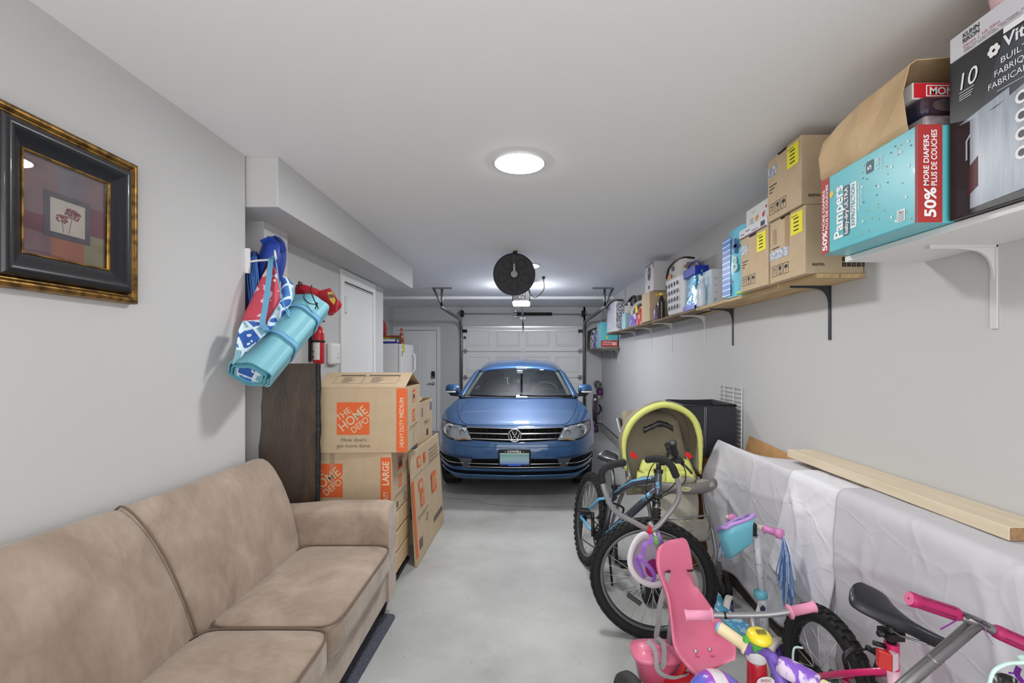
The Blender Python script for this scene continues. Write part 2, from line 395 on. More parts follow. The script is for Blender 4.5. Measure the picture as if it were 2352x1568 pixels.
# round ceiling lamps
def glow_mat(name, k):
    g = bpy.data.materials.new(name); g.use_nodes = True; b = g.node_tree.nodes['Principled BSDF']
    b.inputs['Emission Color'].default_value = (1,1,1,1); b.inputs['Emission Strength'].default_value = k; b.inputs['Base Color'].default_value = (.8,.8,.8,1); return g
def lamp(x, y, k, label):
    t = thing('ceiling_lamp', label, 'ceiling light', (x,y,ZC-.015), 0, None)
    m = MB(); m.lathe([(.0,.0145),(.138,.0145),(.140,.010),(.138,.004),(.133,.003)], n=40); m.build('rim', white, t)
    m = MB(); m.lathe([(.1325,.004),(.125,.001),(.09,-.001),(.0,-.002)], n=40); m.build('diffuser', glow_mat('lamp_diffuser', LAMP_POWER*k), t)
lamp(-.035, 2.52, 1.2, 'large round glowing ceiling lamp in front of the black reel')
lamp(.02, 5.35, 1.35, 'round glowing ceiling lamp half hidden behind the black reel')
lamp(-.02, -.4, .35, 'added fill lamp shaped like the round ceiling lamps, unseen above the photographer')  # extra lamp added out of view to fill the near end
# ---------------------------------------------------------------- left side
def suede():
    m = bpy.data.materials.new('brown_suede'); m.use_nodes = True; MATS['suede'] = m
    N = m.node_tree.nodes; L = m.node_tree.links; b = N['Principled BSDF']; tc = N.new('ShaderNodeTexCoord')
    def noise(sc, det, dist, st=(1,1,1)):
        mp = N.new('ShaderNodeMapping'); mp.inputs['Scale'].default_value = st; L.new(tc.outputs['Object'], mp.inputs[0])
        n = N.new('ShaderNodeTexNoise'); n.inputs['Scale'].default_value = sc; n.inputs['Detail'].default_value = det; n.inputs['Distortion'].default_value = dist
        L.new(mp.outputs[0], n.inputs['Vector']); return n.outputs['Fac']
    a = N.new('ShaderNodeMath'); a.operation = 'MULTIPLY_ADD'; L.new(noise(3.2, 6, 1.2), a.inputs[0]); a.inputs[1].default_value = .75
    h = N.new('ShaderNodeMath'); h.operation = 'MULTIPLY'; L.new(noise(11, 5, 2.0, (1,1.6,.7)), h.inputs[0]); h.inputs[1].default_value = .25
    L.new(h.outputs[0], a.inputs[2])
    cr = N.new('ShaderNodeValToRGB'); e = cr.color_ramp.elements
    e[0].position = .34; e[0].color = rgb((142,124,109)); e[1].position = .66; e[1].color = rgb((174,157,141)); L.new(a.outputs[0], cr.inputs[0])
    L.new(cr.outputs[0], b.inputs['Base Color']); b.inputs['Roughness'].default_value = .9; b.inputs['Specular IOR Level'].default_value = .15
    b.inputs['Sheen Weight'].default_value = .25; b.inputs['Sheen Roughness'].default_value = .5
    bp = N.new('ShaderNodeBump'); bp.inputs['Strength'].default_value = .25; bp.inputs['Distance'].default_value = .012
    L.new(noise(14, 4, 1.0), bp.inputs['Height']); L.new(bp.outputs[0], b.inputs['Normal'])
    return m
su = suede(); seam = mat('sofa_piping', (112,94,80), .9)
def puff(m, x0, x1, y0, y1, z0, z1, crown, n=18, rr=.06):
    """cushion block: rounded outline, crowned top, bulged sides"""
    def ring(z, ins, cr):
        out = []; k = 44
        for i in range(k):
            t = 2*math.pi*i/k; c, s = math.cos(t), math.sin(t); p = 2/9
            x = (abs(c)**p)*(1 if c > 0 else -1); y = (abs(s)**p)*(1 if s > 0 else -1)
            X = (x0+x1)/2+x*((x1-x0)/2-ins); Y = (y0+y1)/2+y*((y1-y0)/2-ins)
            u = (X-x0)/(x1-x0); v = (Y-y0)/(y1-y0)
            zz = z + cr*(1-(2*u-1)**4)*(1-(2*v-1)**4)
            out.append(Vector((X, Y, zz)))
        return out
    h = z1-z0; R = []
    R.append(ring(z0, .05, 0)); R.append(ring(z0+.004, .012, 0)); R.append(ring(z0+h*.3, .0, 0)); R.append(ring(z0+h*.75, .0, 0)); R.append(ring(z1-.008, .006, crown*.1)); R.append(ring(z1, .018, crown*.25))
    for f in (.06,.12,.2,.3,.4): R.append(ring(z1, f*min(x1-x0, y1-y0)*1.0+.02, crown))
    m.loft(R, True, True, True)
    return ring(z1-.006, .002, crown*.05)
sofa = thing('sofa', 'light brown suede sofa along the left wall below the picture', 'sofa', (-1.1,1.8,0), 0, None, True)
AY0, AY1 = 2.585, 2.76
def back_panel(y0, y1, end0, end1):
    prof = [(-1.235,.40),(-1.242,.50),(-1.262,.62),(-1.290,.74),(-1.328,.85),(-1.372,.93),(-1.412,.965),(-1.442,.95),(-1.457,.88),(-1.460,.7),(-1.460,.35)]
    rings = []; n = 26
    for i in range(n+1):
        t = i/n; y = y0+(y1-y0)*t
        d0, d1 = (y-y0), (y1-y); s = 0.
        k = 0
        if d1 < .16 and end1: k = (1-d1/.16)
        drop = .17*k**2.6; inn = .035*k**2.2
        e = .010*math.exp(-d0/.02)*(not end0)+.010*math.exp(-d1/.02)*(not end1)
        g = []
        for (x, z) in prof:
            w = max(0, (z-.40)/.56)
            bul = .016*math.sin(math.pi*t)
            xx = x+bul*(1 if x > -1.38 else 0)-e*(1 if x > -1.44 else 0)-inn*(x > -1.40)
            zz = z-drop*w**1.5-e*(z > .9)+.03*w*max(0,min(1,(2.0-y)/.9))
            g.append(Vector((xx, y-.135*min(1,w)*max(0,1-abs(y-1.765)/.8), zz)))
        rings.append(g)
    m = MB(); m.loft(rings, False, False, True); m.add(rings[0], [tuple(range(len(prof)))]); m.add(rings[-1], [tuple(range(len(prof)))])
    return m.build('back_panel', su, sofa, sub=1)
back_panel(1.765, 2.615, False, True); back_panel(.90, 1.765, True, False)
m = MB(); m.tube(bez([(x,1.765-.135*max(0,min(1,(z-.40)/.56)),z) for x, z in ((-1.236,.41),(-1.25,.54),(-1.287,.73),(-1.327,.848),(-1.372,.932),(-1.413,.968),(-1.443,.95))],4),.004,6); m.build('back_seam', seam, sofa)
for (y0, y1) in ((1.795,2.580),(1.005,1.79)):
    m = MB(); e = puff(m, -1.25, -.735, y0, y1, .305, .45, .022); c = m.build('seat_cushion', su, sofa)
    p = [v for v in e if v.x > -1.22]
    m = MB(); m.tube([v+Vector((.002,0,.004)) for v in e], .004, 5, True); m.build('piping', seam, c)
m = MB(); m.bb((-1.45,1.0,.13),(-.775,2.60,.31)); m.build('seat_base', su, sofa, bevel=.012, seg=3)
for (ya, yb, sg) in ((AY0,AY1,1),(.84,1.005,-1)):
    rings = []
    prof = [(-.0,.13),(-.0,.30),(.0,.50),(-.015,.585),(-.005,.635),(.03,.662),(.08,.668),(.135,.645),(.165,.59),(.155,.53),(.15,.13)]
    for x, sc in ((-1.44,.0),(-1.435,.004),(-1.30,.0),(-1.1,-.004),(-.9,-.006),(-.80,-.006),(-.772,-.003),(-.762,.008)):
        g = []
        for (dy, z) in prof:
            y = ya+dy if sg > 0 else yb-dy
            cy = (ya+yb)/2; y = cy+(y-cy)*(1-sc*5); zz = z-sc*1.2*(z > .4)
            g.append(Vector((x, y, zz-(.012 if x < -1.2 else 0)*(z > .5))))
        rings.append(g)
    m = MB(); m.loft(rings, True, True, True); m.build('arm', su, sofa, bevel=.01, seg=2)
for x in (-.815,-1.40):
    for y in (.90,2.70):
        m = MB(); s_ = -.02 if x > -1 else .02
        m.loft([[Vector((x+a*.03,y+b*.03,.135)) for a, b in ((-1,-1),(1,-1),(1,1),(-1,1))],[Vector((x+s_+a*.016,y+b*.016,.006)) for a, b in ((-1,-1),(1,-1),(1,1),(-1,1))]],True,True,False)
        m.build('leg', mat('dark_leg', (52,48,46), .4), sofa)
# rug: dark strip under the sofa front, rounded corner
m = MB(); pts = []
for (cx, cy, a0) in ((-.792,2.655,0),(-1.2,2.655,90),(-1.25,.55,180),(-.885,.55,270)):
    for i in range(7):
        a = math.radians(a0+90*i/6); pts.append((cx+.045*math.cos(a), cy+.045*math.sin(a)))
m.prism(pts, (0,0,.0), X_, Y_, .005)
tag(m.build('rug', ramp_mat('rug_fleck', [(0,(38,42,54)),(.45,(58,62,76)),(.62,(96,98,108))], .95, lambda N, L, c: (lambda n: (L.new(c, n.inputs['Vector']), setattr(n.inputs['Scale'], 'default_value', 320), n.outputs['Fac'])[2])(N.new('ShaderNodeTexNoise')), interp='LINEAR'), bevel=.003), 'dark flecked rug showing under the front of the sofa', 'rug')

# picture
XW = XL
pic = thing('framed_picture', 'gold and black framed flower picture on the left wall', 'picture', (XW,1.48,1.69), 0, None, True)
PY0, PY1, PZ0, PZ1 = 1.234, 1.727, 1.685, 2.20
gold = mat('antique_gold', (150,112,52), .34, .75, var=.9, vs=26, col2=(74,52,24), contrast=(.42,.62))
fblk = mat('black_wood_frame', (14,16,21), .34, 0, var=.5, vs=40, col2=(28,31,40), stretch=(1,1,8), coat=.15)
def frame_band(name, prof, mt):
    """prof: list of (inset from the outer edge, height off the wall); swept round the rectangle with mitred corners"""
    m = MB(); loops = []
    for (a, hgt) in prof: loops.append([Vector((XW+hgt, y, z)) for y, z in ((PY0+a,PZ0+a),(PY1-a,PZ0+a),(PY1-a,PZ1-a),(PY0+a,PZ1-a))])
    n = len(prof)
    for i in range(4):
        j = (i+1) % 4
        vs = [L[i] for L in loops]+[L[j] for L in loops]
        m.add(vs, [(k, n+k, n+k+1, k+1) for k in range(n-1)], True)
    return m.build(name, mt, pic)
frame_band('outer_moulding', [(0,.0),(0,.026),(.004,.034),(.012,.037),(.020,.033),(.023,.027),(.027,.028),(.030,.024),(.033,.022)], gold)
frame_band('black_moulding', [(.033,.022),(.036,.036),(.042,.043),(.05,.046),(.06,.044),(.072,.036),(.085,.028),(.098,.022),(.104,.020)], fblk)
frame_band('inner_moulding', [(.104,.020),(.105,.023),(.109,.022),(.112,.014),(.112,.008)], gold)
def canvas(N, L, c):
    n = N.new('ShaderNodeTexNoise'); n.inputs['Scale'].default_value = 14; n.inputs['Detail'].default_value = 6; L.new(c, n.inputs['Vector']); return n.outputs['Fac']
def mottled(name, a, b): return ramp_mat(name, [(.3,a),(.7,b)], .6, canvas, interp='LINEAR')
gy0, gy1, gz0, gz1 = PY0+.112, PY1-.112, PZ0+.112, PZ1-.112; gw, gh = gy1-gy0, gz1-gz0
m = MB(); O = Vector((XW+.008,gy0,gz0))
cols = [mottled('art_mauve', (128,100,110), (150,120,126)), mottled('art_slate', (112,108,124), (140,134,146)), mottled('art_wine', (112,58,76), (142,80,96)), mottled('art_orange', (170,104,82), (186,124,98)), mottled('art_sage', (146,140,112), (164,160,132)), mottled('art_frame', (84,82,94), (104,100,108)), mottled('art_cream', (214,204,194), (226,218,208)), mottled('art_bloom', (126,44,66), (160,74,92)), mat('art_stem', (120,116,98), .7)]
def art(k, x0, y0, x1, y1, lift): m.k = k; m.rect(x0*gw, y0*gh, x1*gw, y1*gh, O, Y_, Z_, lift)
art(0,0,.1,.42,1,.0); art(1,.40,.55,.72,1,.0002); art(0,.0,0,.34,.24,.0003); art(2,.72,.34,1,.66,.0002); art(0,.72,.66,1,1,.0001); art(3,.32,0,.72,.27,.0004); art(4,.72,0,1,.34,.0003); art(2,.0,.24,.3,.42,.0003)
art(5,.24,.22,.80,.70,.0008); art(6,.31,.28,.73,.64,.0012)
m.k = 8
for a, b in (((.52,.29),(.56,.46)),((.46,.30),(.44,.42))): m.plate([(a[0]*gw,a[1]*gh),(a[0]*gw+.002,a[1]*gh),(b[0]*gw+.002,b[1]*gh),(b[0]*gw,b[1]*gh)], O, Y_, Z_, .0015)
m.k = 7
for (cx, cy, r, n) in ((.575,.52,.088,80),(.445,.44,.062,46)):
    for i in range(n):
        a = random.random()*6.28; d = math.sqrt(random.random())*r
        m.disc((cx+d*math.cos(a)*1.1)*gw, (cy+d*math.sin(a)*.72)*gh, .0026, O, Y_, Z_, .0016+.00002*i, 6)
m.build('artwork', cols, pic)
m = MB(); m.bb((XW+.0125,gy0-.002,gz0-.002),(XW+.0145,gy1+.002,gz1+.002))
for v in m.v: v.x += .0035*(v.z-gz0)/gh
m.build('glass', glass_mat('picture_glass', (250,250,250), .10, .0), pic)

# live-edge slab leaning in the recess
slab = thing('wood_slab', 'dark stained live-edge wood slab standing behind the sofa arm', 'wood slab', (-1.43,2.78,0), 0, None, True)
A, B = Vector((-1.562,2.672,0)), Vector((-1.272,2.872,0)); U = (B-A).normalized(); Nn = Vector((U.y,-U.x,0)); Wd = (B-A).length
wood_d = mat('dark_walnut', (70,52,36), .45, var=1., vs=3.4, col2=(34,23,14), stretch=(4,4,1.1), bump=.15, bs=22, contrast=(.28,.72), det=8)
bark = mat('charred_edge', (14,14,16), .6, var=.5, vs=30, col2=(40,40,46), bump=.6, bs=40)
m = MB(); n = 30; rings = []
for i in range(n+1):
    t = i/n; z = .0+1.452*t; tilt = .02*t
    l = .006+.044*t**1.5+.008*nz(z, 1.3, 0, 4)+(.012*nz(z, 4.1, 0, 9)); r = Wd-.004*nz(z, 7, 0, 6)-.014
    rings.append([A+U*l+Z_*z-Nn*(-tilt), A+U*r+Z_*z+Nn*tilt, A+U*r+Z_*z+Nn*(tilt-.045), A+U*l+Z_*z+Nn*(tilt-.045)])
m.loft(rings, True, True, False); m.build('board', wood_d, slab)
m = MB(); rings = []
for i in range(n+1):
    t = i/n; z = .001+1.45*t; tilt = .02*t; w = .026+.008*nz(z, 2, 0, 11); r = Wd-.004*nz(z, 7, 0, 6)-.024
    o = A+Z_*z
    rings.append([o+U*r+Nn*(tilt+.003), o+U*(r+w)+Nn*(tilt+.002+.006*nz(z,9,0,20)), o+U*(r+w*1.3)+Nn*(tilt-.030), o+U*r+Nn*(tilt-.046)])
m.loft(rings, True, True, True); m.build('bark_edge', bark, slab)

# moving cartons
orange = mat('carton_orange_print', (216,96,44), .7); tape = mat('packing_tape', (206,190,166), .2, alpha=.3)
grey_ink = mat('grey_ink', (98,92,86), .7); kraft_in = mat('kraft_inside', (150,122,88), .9); label_w = mat('label_white', (226,224,220), .5)
def stencil_logo(m, x, y, s, o, U, V, kk=(1,2)):
    """orange square with the store's name set on the diagonal"""
    m.k = kk[0]; m.rect(x, y, x+s, y+s, o, U, V, .0008)
    m.k = kk[1]; cx, cy = x+s/2, y+s/2; r = math.radians(38)
    for st, d, h, wd, off in (('THE', .29, .19, .50, -.17), ('HOME', .01, .27, 1.0, .0), ('DEPOT', -.28, .19, .78, .13)):
        px = cx-d*s*math.sin(r)+off*s*math.cos(r)*.9; py = cy+d*s*math.cos(r)+off*s*math.sin(r)*.9
        q = (-h*s/2)
        m.text(st, px-q*0, py, h*s, Vector(o)+Vector(U)*(-q*-math.sin(r)*0)+Vector(V)*0-(Vector(U)*(-math.sin(r))+Vector(V)*math.cos(r))*(h*s/2), U, V, .0014, wd*s*.98, 'c', .012, 0, r)
def box_shell(t, w, d, h, open_top=False, mt=None, name='body', th=.005):
    m = MB(); mt = mt or [kraft, kraft_in]
    if not open_top: m.bb((-w/2,0,0),(w/2,d,h))
    else:
        a = [(-w/2,0),(w/2,0),(w/2,d),(-w/2,d)]; b = [(-w/2+th,th),(w/2-th,th),(w/2-th,d-th),(-w/2+th,d-th)]
        R = [[Vector((x,y,0)) for x, y in a],[Vector((x,y,h)) for x, y in a],[Vector((x,y,h)) for x, y in b],[Vector((x,y,.01)) for x, y in b]]
        m.loft(R[:3], True, False, False); m.k = 1; m.loft(R[2:], True, False, False); m.add(R[3], [(0,1,2,3)]); m.k = 0; m.add(R[0], [(0,1,2,3)])
    return m.build(name, mt, t, bevel=.003)
fr_u, fr_v = X_, Z_
# medium carton on top, flaps peaked
bw, bd, bh = .575, .43, .412
md = thing('moving_carton', 'medium moving carton with peaked flaps, topmost beside the wood slab', 'box', (-1.045,2.955,.884), math.radians(2.0), 'moving cartons by the sofa')
box_shell(md, bw, bd, bh, True)
m = MB(); o = Vector((-bw/2,0,0)); m.k = 0
m.rect(bw-.066, .002, bw-.002, bh-.004, o, X_, Z_); m.k = 1; m.text('HEAVY DUTY', bw-.020, .035, .026, o, X_, Z_, .002, .175, 'l', .012, 0, math.pi/2); m.text('MEDIUM', bw-.020, .222, .027, o, X_, Z_, .002, .125, 'l', .012, 0, math.pi/2)
stencil_logo(m, .135, .115, .205, o, X_, Z_, (0,2)); m.k = 3; m.text('How doers', .165, .072, .024, o, X_, Z_, .0014, .155); m.text('get more done.', .135, .034, .024, o, X_, Z_, .0014, .215)
s0 = Vector((bw/2,0,0)); m.k = 0; m.rect(0,.002,.012,bh-.004,s0,Y_,Z_)
stencil_logo(m, .17, .17, .085, s0, Y_, Z_, (0,2)); m.k = 0; m.rect(.165,.30,.26,.385,s0,Y_,Z_,.0006); m.k = 4; m.rect(.18,.305,.245,.37,s0,Y_,Z_,.0012); m.k = 5; m.rect(.19,.325,.235,.355,s0,Y_,Z_,.0018)
m.k = 3; m.rect(.08,.145,.36,.149,s0,Y_,Z_); m.rect(.06,.132,.30,.135,s0,Y_,Z_); m.k = 6; m.rect(.20,.0,.235,.12,s0,Y_,Z_)
m.build('print', [orange, mat('print_cream', (226,196,164), .7), mat('print_kraft', (206,184,152), .8), grey_ink, kraft, ink, mat('print_pale', (176,160,140), .7)], md)
m = MB(); hx = .006; a = Vector((-bw/2,0,bh)); apz = .085
m.hexa([Vector((-bw/2,0,bh)), Vector((bw/2-.01,0,bh)), Vector((bw/2-.005,.20,bh+apz)), Vector((-bw/2,.20,bh+apz)), Vector((-bw/2,0,bh+.005)), Vector((bw/2-.01,0,bh+.005)), Vector((bw/2-.005,.20,bh+apz+.005)), Vector((-bw/2,.20,bh+apz+.005))]); m.build('flap', kraft, md)
m = MB(); m.hexa([Vector((-bw/2,.205,bh+apz)), Vector((bw/2-.005,.205,bh+apz)), Vector((bw/2,bd,bh)), Vector((-bw/2,bd,bh)), Vector((-bw/2,.205,bh+apz+.005)), Vector((bw/2-.005,.205,bh+apz+.005)), Vector((bw/2,bd,bh+.005)), Vector((-bw/2,bd,bh+.005))]); m.build('flap', kraft, md)
m = MB(); m.hexa([Vector((bw/2-.19,.02,bh-.02)), Vector((bw/2-.004,.006,bh-.002)), Vector((bw/2-.004,bd-.006,bh-.002)), Vector((bw/2-.19,bd-.02,bh-.02)), Vector((bw/2-.19,.02,bh-.015)), Vector((bw/2-.004,.006,bh+.003)), Vector((bw/2-.004,bd-.006,bh+.003)), Vector((bw/2-.19,bd-.02,bh-.015))]); m.build('side_flap', kraft_in, md)
fl_n = Vector((0,apz,-.2)).normalized(); fu = X_; fv = Vector((0,.2,apz)).normalized(); m = MB()
for x0, x1 in ((.09,.27),(.275,.50)):
    for (p, q, r_, s_) in ((x0,.05,x1,.052),(x0,.155,x1,.157),(x0,.05,x0+.002,.155),(x1-.002,.05,x1,.157)): m.rect(p,q,r_,s_,(-bw/2,0,bh+.006),fu,fv)
    m.rect(x0+.02,.162,x1,.176,(-bw/2,0,bh+.006),fu,fv)
    for k in range(5): m.rect(x0+.05,.065+.017*k,x0+.05+.05+.03*((k*7)%3)/2,.069+.017*k,(-bw/2,0,bh+.006),fu,fv)
m.build('flap_print', grey_ink, md)
# large carton beneath
lw, ld, lh = .52, .43, .412
lg = thing('moving_carton', 'large moving carton with orange stripe, beneath the medium one and behind the sofa arm', 'box', (-1.117,2.965,.470), 0, 'moving cartons by the sofa')
box_shell(lg, lw, ld, lh)
m = MB(); o = Vector((-lw/2,0,0)); m.rect(lw-.068,.004,lw-.002,lh-.03,o,X_,Z_); m.k = 1; m.text('HEAVY DUTY', lw-.02, -.10, .03, o+Z_*.12, X_, Z_, .002, .145, 'l', .02, 0, math.pi/2); m.text('LARGE', lw-.016, .205, .04, o, X_, Z_, .002, .15, 'l', .03, 0, math.pi/2)
stencil_logo(m, -.005, .128, .215, o, X_, Z_, (0,2))
s0 = Vector((lw/2,0,0)); stencil_logo(m, .17, .14, .085, s0, Y_, Z_, (0,2)); m.k = 0; m.rect(.14,.26,.28,.36,s0,Y_,Z_,.0006); m.k = 5; m.rect(.17,.275,.25,.345,s0,Y_,Z_,.0012); m.k = 3; m.rect(.08,.105,.38,.109,s0,Y_,Z_); m.rect(.06,.092,.30,.095,s0,Y_,Z_)
m.k = 3
for r0 in (.028,): m.lathe([(r0,.0015),(r0-.008,.0015)], s0+Y_*.33+Z_*.045, X_, 20)
m.rect(.12,.02,.16,.06,s0,Y_,Z_)
m.build('print', [orange, mat('print_cream', (226,196,164), .7), mat('print_kraft', (206,184,152), .8), grey_ink, kraft, ink], lg)
m = MB(); m.bb((-.13,-.002,lh-.20),(-.10,0,lh+.002)); m.bb((lw/2-.001,.10,lh-.1),(lw/2+.002,.33,lh+.001)); m.bb((-lw/2,.19,lh),(lw/2+.002,.25,lh+.0015)); m.build('tape', tape, lg)
# slatted crate below the large carton
cr = thing('slatted_crate', 'pale slatted wooden crate under the large moving carton', 'crate', (-1.117,2.975,.02), 0)
pine = mat('pine_wood', (214,186,142), .6, var=.6, vs=5, col2=(186,150,104), stretch=(2,9,9), bump=.1, bs=30)
pine_y = mat('pine_wood_long', (222,196,158), .6, var=.6, vs=5, col2=(198,168,124), stretch=(9,1.2,9), bump=.1, bs=30)
for z in (.28,.14,.0):
    m = MB(); m.bb((.238,0,z+.035),(.256,.44,z+.155)); m.build('slat', pine_y, cr, bevel=.003)
    m = MB(); m.bb((-.256,0,z+.035),(-.238,.44,z+.155)); m.build('slat', pine_y, cr, bevel=.003)
    m = MB(); m.bb((-.238,0,z+.035),(.238,.018,z+.155)); m.build('slat', pine, cr, bevel=.003)
for x in (-.22,.20):
    for y in (.02,.40):
        m = MB(); m.bb((x,y,.0),(x+.038,y+.03,.448)); m.build('corner_post', pine, cr, bevel=.002)
m = MB(); m.bb((-.238,.02,.06),(.238,.43,.075)); m.build('crate_floor', pine, cr)
m = MB(); m.bb((-1.40,2.955,0),(-.86,3.45,.02)); tag(m.build('floor_mat', mat('black_mat', (34,35,38), .9), bevel=.004), 'black floor mat under the slatted crate', 'mat')
# flattened carton leaning against the stack
fc = thing('flattened_carton', 'flattened moving carton leaning on edge beside the carton stack', 'cardboard', (-.75,3.75,0), 0, None, True)
P = [Vector((-.772,3.30,.004)), Vector((-.742,4.22,.004)), Vector((-.80,4.25,.80)), Vector((-.822,3.33,.80))]
N0 = (P[1]-P[0]).cross(P[3]-P[0]).normalized()
if N0.x < 0: N0 = -N0
for k, off in enumerate((0,.009)):
    q = [p-N0*(off+.0) for p in P]; m = MB()
    b_, t_ = .06*(k == 0), .0
    m.hexa([q[0]+(q[3]-q[0])*0-N0*.006, q[1]-N0*.006, q[1], q[0], q[3]-N0*.006, q[2]-N0*.006, q[2], q[3]] if 0 else [q[0], q[1], q[1]-N0*.007, q[0]-N0*.007, q[3], q[2], q[2]-N0*.007, q[3]-N0*.007])
    m.build('cardboard_layer', kraft, fc, bevel=.002)
fu = (P[1]-P[0]).normalized(); fv = N0.cross(fu).normalized(); m = MB(); o = P[0]+N0*.001; L_ = .92
m.rect(.0,.05,.05,.60,o,fu,fv); stencil_logo(m, .20, .36, .11, o, fu, fv, (0,2)); stencil_logo(m, .56, .36, .16, o, fu, fv, (0,2)); m.k = 0; m.rect(.17,.48,.29,.56,o,fu,fv); m.rect(.17,.66,.27,.74,o,fu,fv); m.rect(.36,.66,.42,.74,o,fu,fv); m.k = 4; m.rect(.19,.495,.27,.545,o,fu,fv,.0016); m.rect(.19,.675,.25,.725,o,fu,fv,.0016)
m.k = 3; m.rect(.10,.31,.42,.314,o,fu,fv); m.rect(.08,.295,.36,.298,o,fu,fv); m.rect(.0,.615,L_,.617,o,fu,fv); m.rect(.10,.08,.19,.15,o,fu,fv)
for k in range(4): m.rect(.52,.60+.0+.03*k+.03,.86,.606+.03*k+.03,o,fu,fv)
m.rect(.56,.12,.88,.16,o,fu,fv); m.lathe([(.03,.0015),(.022,.0015)], o+fu*.36+fv*.24, N0, 18)
m.build('print', [orange, mat('print_cream', (226,196,164), .7), mat('print_kraft', (206,184,152), .8), grey_ink, kraft], fc)
# two further cartons behind
for (x0, y0, z0, w, d, h, lab) in ((-1.10,3.70,.0,.50,.50,.56,'plain cardboard box on the floor, lowest behind the flattened carton'), (-1.095,3.69,.562,.51,.49,.565,'cardboard box with handle hole and printed marks, stacked behind the flattened carton')):
    t = thing('cardboard_box', lab, 'box', (x0,y0,z0), 0, 'cardboard boxes by the car')
    box_shell(t, w, d, h, z0 > 0)
    m = MB(); s0 = Vector((w/2,0,0)); m.k = 0; m.text('TYPE / 2', .14, h-.20, .035, s0, Y_, Z_, .0015, .22); m.rect(.06,h-.12,.10,h-.05,s0,Y_,Z_); m.rect(.38,h-.10,.46,h-.03,s0,Y_,Z_); m.k = 1; m.rect(.24,h-.30,.31,h-.245,s0,Y_,Z_); m.k = 0
    for yy in (.22,.30): m.rect(yy,h-.42,yy+.01,h-.35,s0,Y_,Z_); m.plate([(yy-.01,h-.36),(yy+.02,h-.36),(yy+.005,h-.34)],s0,Y_,Z_)
    m.rect(.01,.2,.06,.3,(w/2-.08,0,h-.6 if 0 else 0),X_,Z_); m.build('print', [mat('blue_grey_ink', (92,98,120), .7), ink], t)
    if z0 > 0:
        m = MB(); m.hexa([Vector((-w/2,0,h)),Vector((w/2-.01,0,h)),Vector((w/2-.01,.16,h+.03)),Vector((-w/2,.16,h+.03)),Vector((-w/2,0,h+.004)),Vector((w/2-.01,0,h+.004)),Vector((w/2-.01,.16,h+.034)),Vector((-w/2,.16,h+.034))]); m.build('flap', kraft, t)

# hook rail and the hanging bags
rail = thing('hook_rail', 'white hook rail holding the hanging bags', 'hook rail', (-1.47,2.5,1.9), 0, None, True)
hp = at(628,596,2.50); m = MB(); m.bb((-1.53,2.437,1.93),(-1.45,2.452,2.06)); m.tube(bez([Vector((-1.49,2.452,1.985)), Vector((-1.44,2.49,2.005)), hp+Vector((0,0,.0)), hp+Vector((.012,0,.006))],6), .006, 8)
m.tube([hp+Vector((.012,0,.004)), hp+Vector((.008,-.002,.05))], [.008,.004], 8); m.build('hook', white, rail)
m = MB(); m.bb((-1.595,2.60,1.94),(-1.585,2.70,2.04)); m.tube([(-1.585,2.65,1.99),(-1.47,2.64,2.0),(-1.46,2.64,2.03)],.006,8); m.build('hook', white, rail)
def pattern(name, base, line, alts, sc, rot=.785, dist=.4):
    """diagonal patchwork: white lattice over patches of a few blues"""
    m = bpy.data.materials.new(name); m.use_nodes = True; N = m.node_tree.nodes; L = m.node_tree.links; b = N['Principled BSDF']
    tc = N.new('ShaderNodeTexCoord'); mp = N.new('ShaderNodeMapping'); mp.inputs['Rotation'].default_value = (.3,.5,rot); mp.inputs['Scale'].default_value = (sc,)*3; L.new(tc.outputs['Object'], mp.inputs[0])
    vor = N.new('ShaderNodeTexVoronoi'); vor.distance = 'CHEBYCHEV'; vor.inputs['Scale'].default_value = 1.0; vor.inputs['Randomness'].default_value = dist; L.new(mp.outputs[0], vor.inputs['Vector'])
    cr = N.new('ShaderNodeValToRGB'); cr.color_ramp.interpolation = 'CONSTANT'; e = cr.color_ramp.elements
    cs = [base]+list(alts)
    while len(e) < len(cs): e.new(.5)
    for i, c in enumerate(cs): e[i].position = i/len(cs); e[i].color = rgb(c)
    sp = N.new('ShaderNodeSeparateColor'); L.new(vor.outputs['Color'], sp.inputs[0]); L.new(sp.outputs[0], cr.inputs[0])
    ed = N.new('ShaderNodeTexVoronoi'); ed.feature = 'DISTANCE_TO_EDGE'; ed.inputs['Scale'].default_value = 1.0; ed.inputs['Randomness'].default_value = dist; L.new(mp.outputs[0], ed.inputs['Vector'])
    lt = N.new('ShaderNodeMath'); lt.operation = 'LESS_THAN'; lt.inputs[1].default_value = .07; L.new(ed.outputs['Distance'], lt.inputs[0])
    n = N.new('ShaderNodeTexNoise'); n.inputs['Scale'].default_value = sc*2.2; n.inputs['Detail'].default_value = 1; L.new(tc.outputs['Object'], n.inputs['Vector'])
    gt = N.new('ShaderNodeMath'); gt.operation = 'GREATER_THAN'; gt.inputs[1].default_value = .64; L.new(n.outputs['Fac'], gt.inputs[0])
    mxx = N.new('ShaderNodeMath'); mxx.operation = 'MAXIMUM'; L.new(lt.outputs[0], mxx.inputs[0]); L.new(gt.outputs[0], mxx.inputs[1])
    x = N.new('ShaderNodeMix'); x.data_type = 'RGBA'; x.inputs['B'].default_value = rgb(line); L.new(cr.outputs[0], x.inputs['A']); L.new(mxx.outputs[0], x.inputs['Factor']); L.new(x.outputs['Result'], b.inputs['Base Color'])
    b.inputs['Roughness'].default_value = .7; MATS[name] = m; return m
sea = pattern('nautical_fabric', (38,88,168), (206,224,236), ((62,120,190),(112,166,186),(40,92,170),(128,178,190)), 12)
pinkf = mat('unicorn_fabric', (204,76,96), .7, var=1, vs=16, col2=(232,206,216), contrast=(.585,.61), det=1)
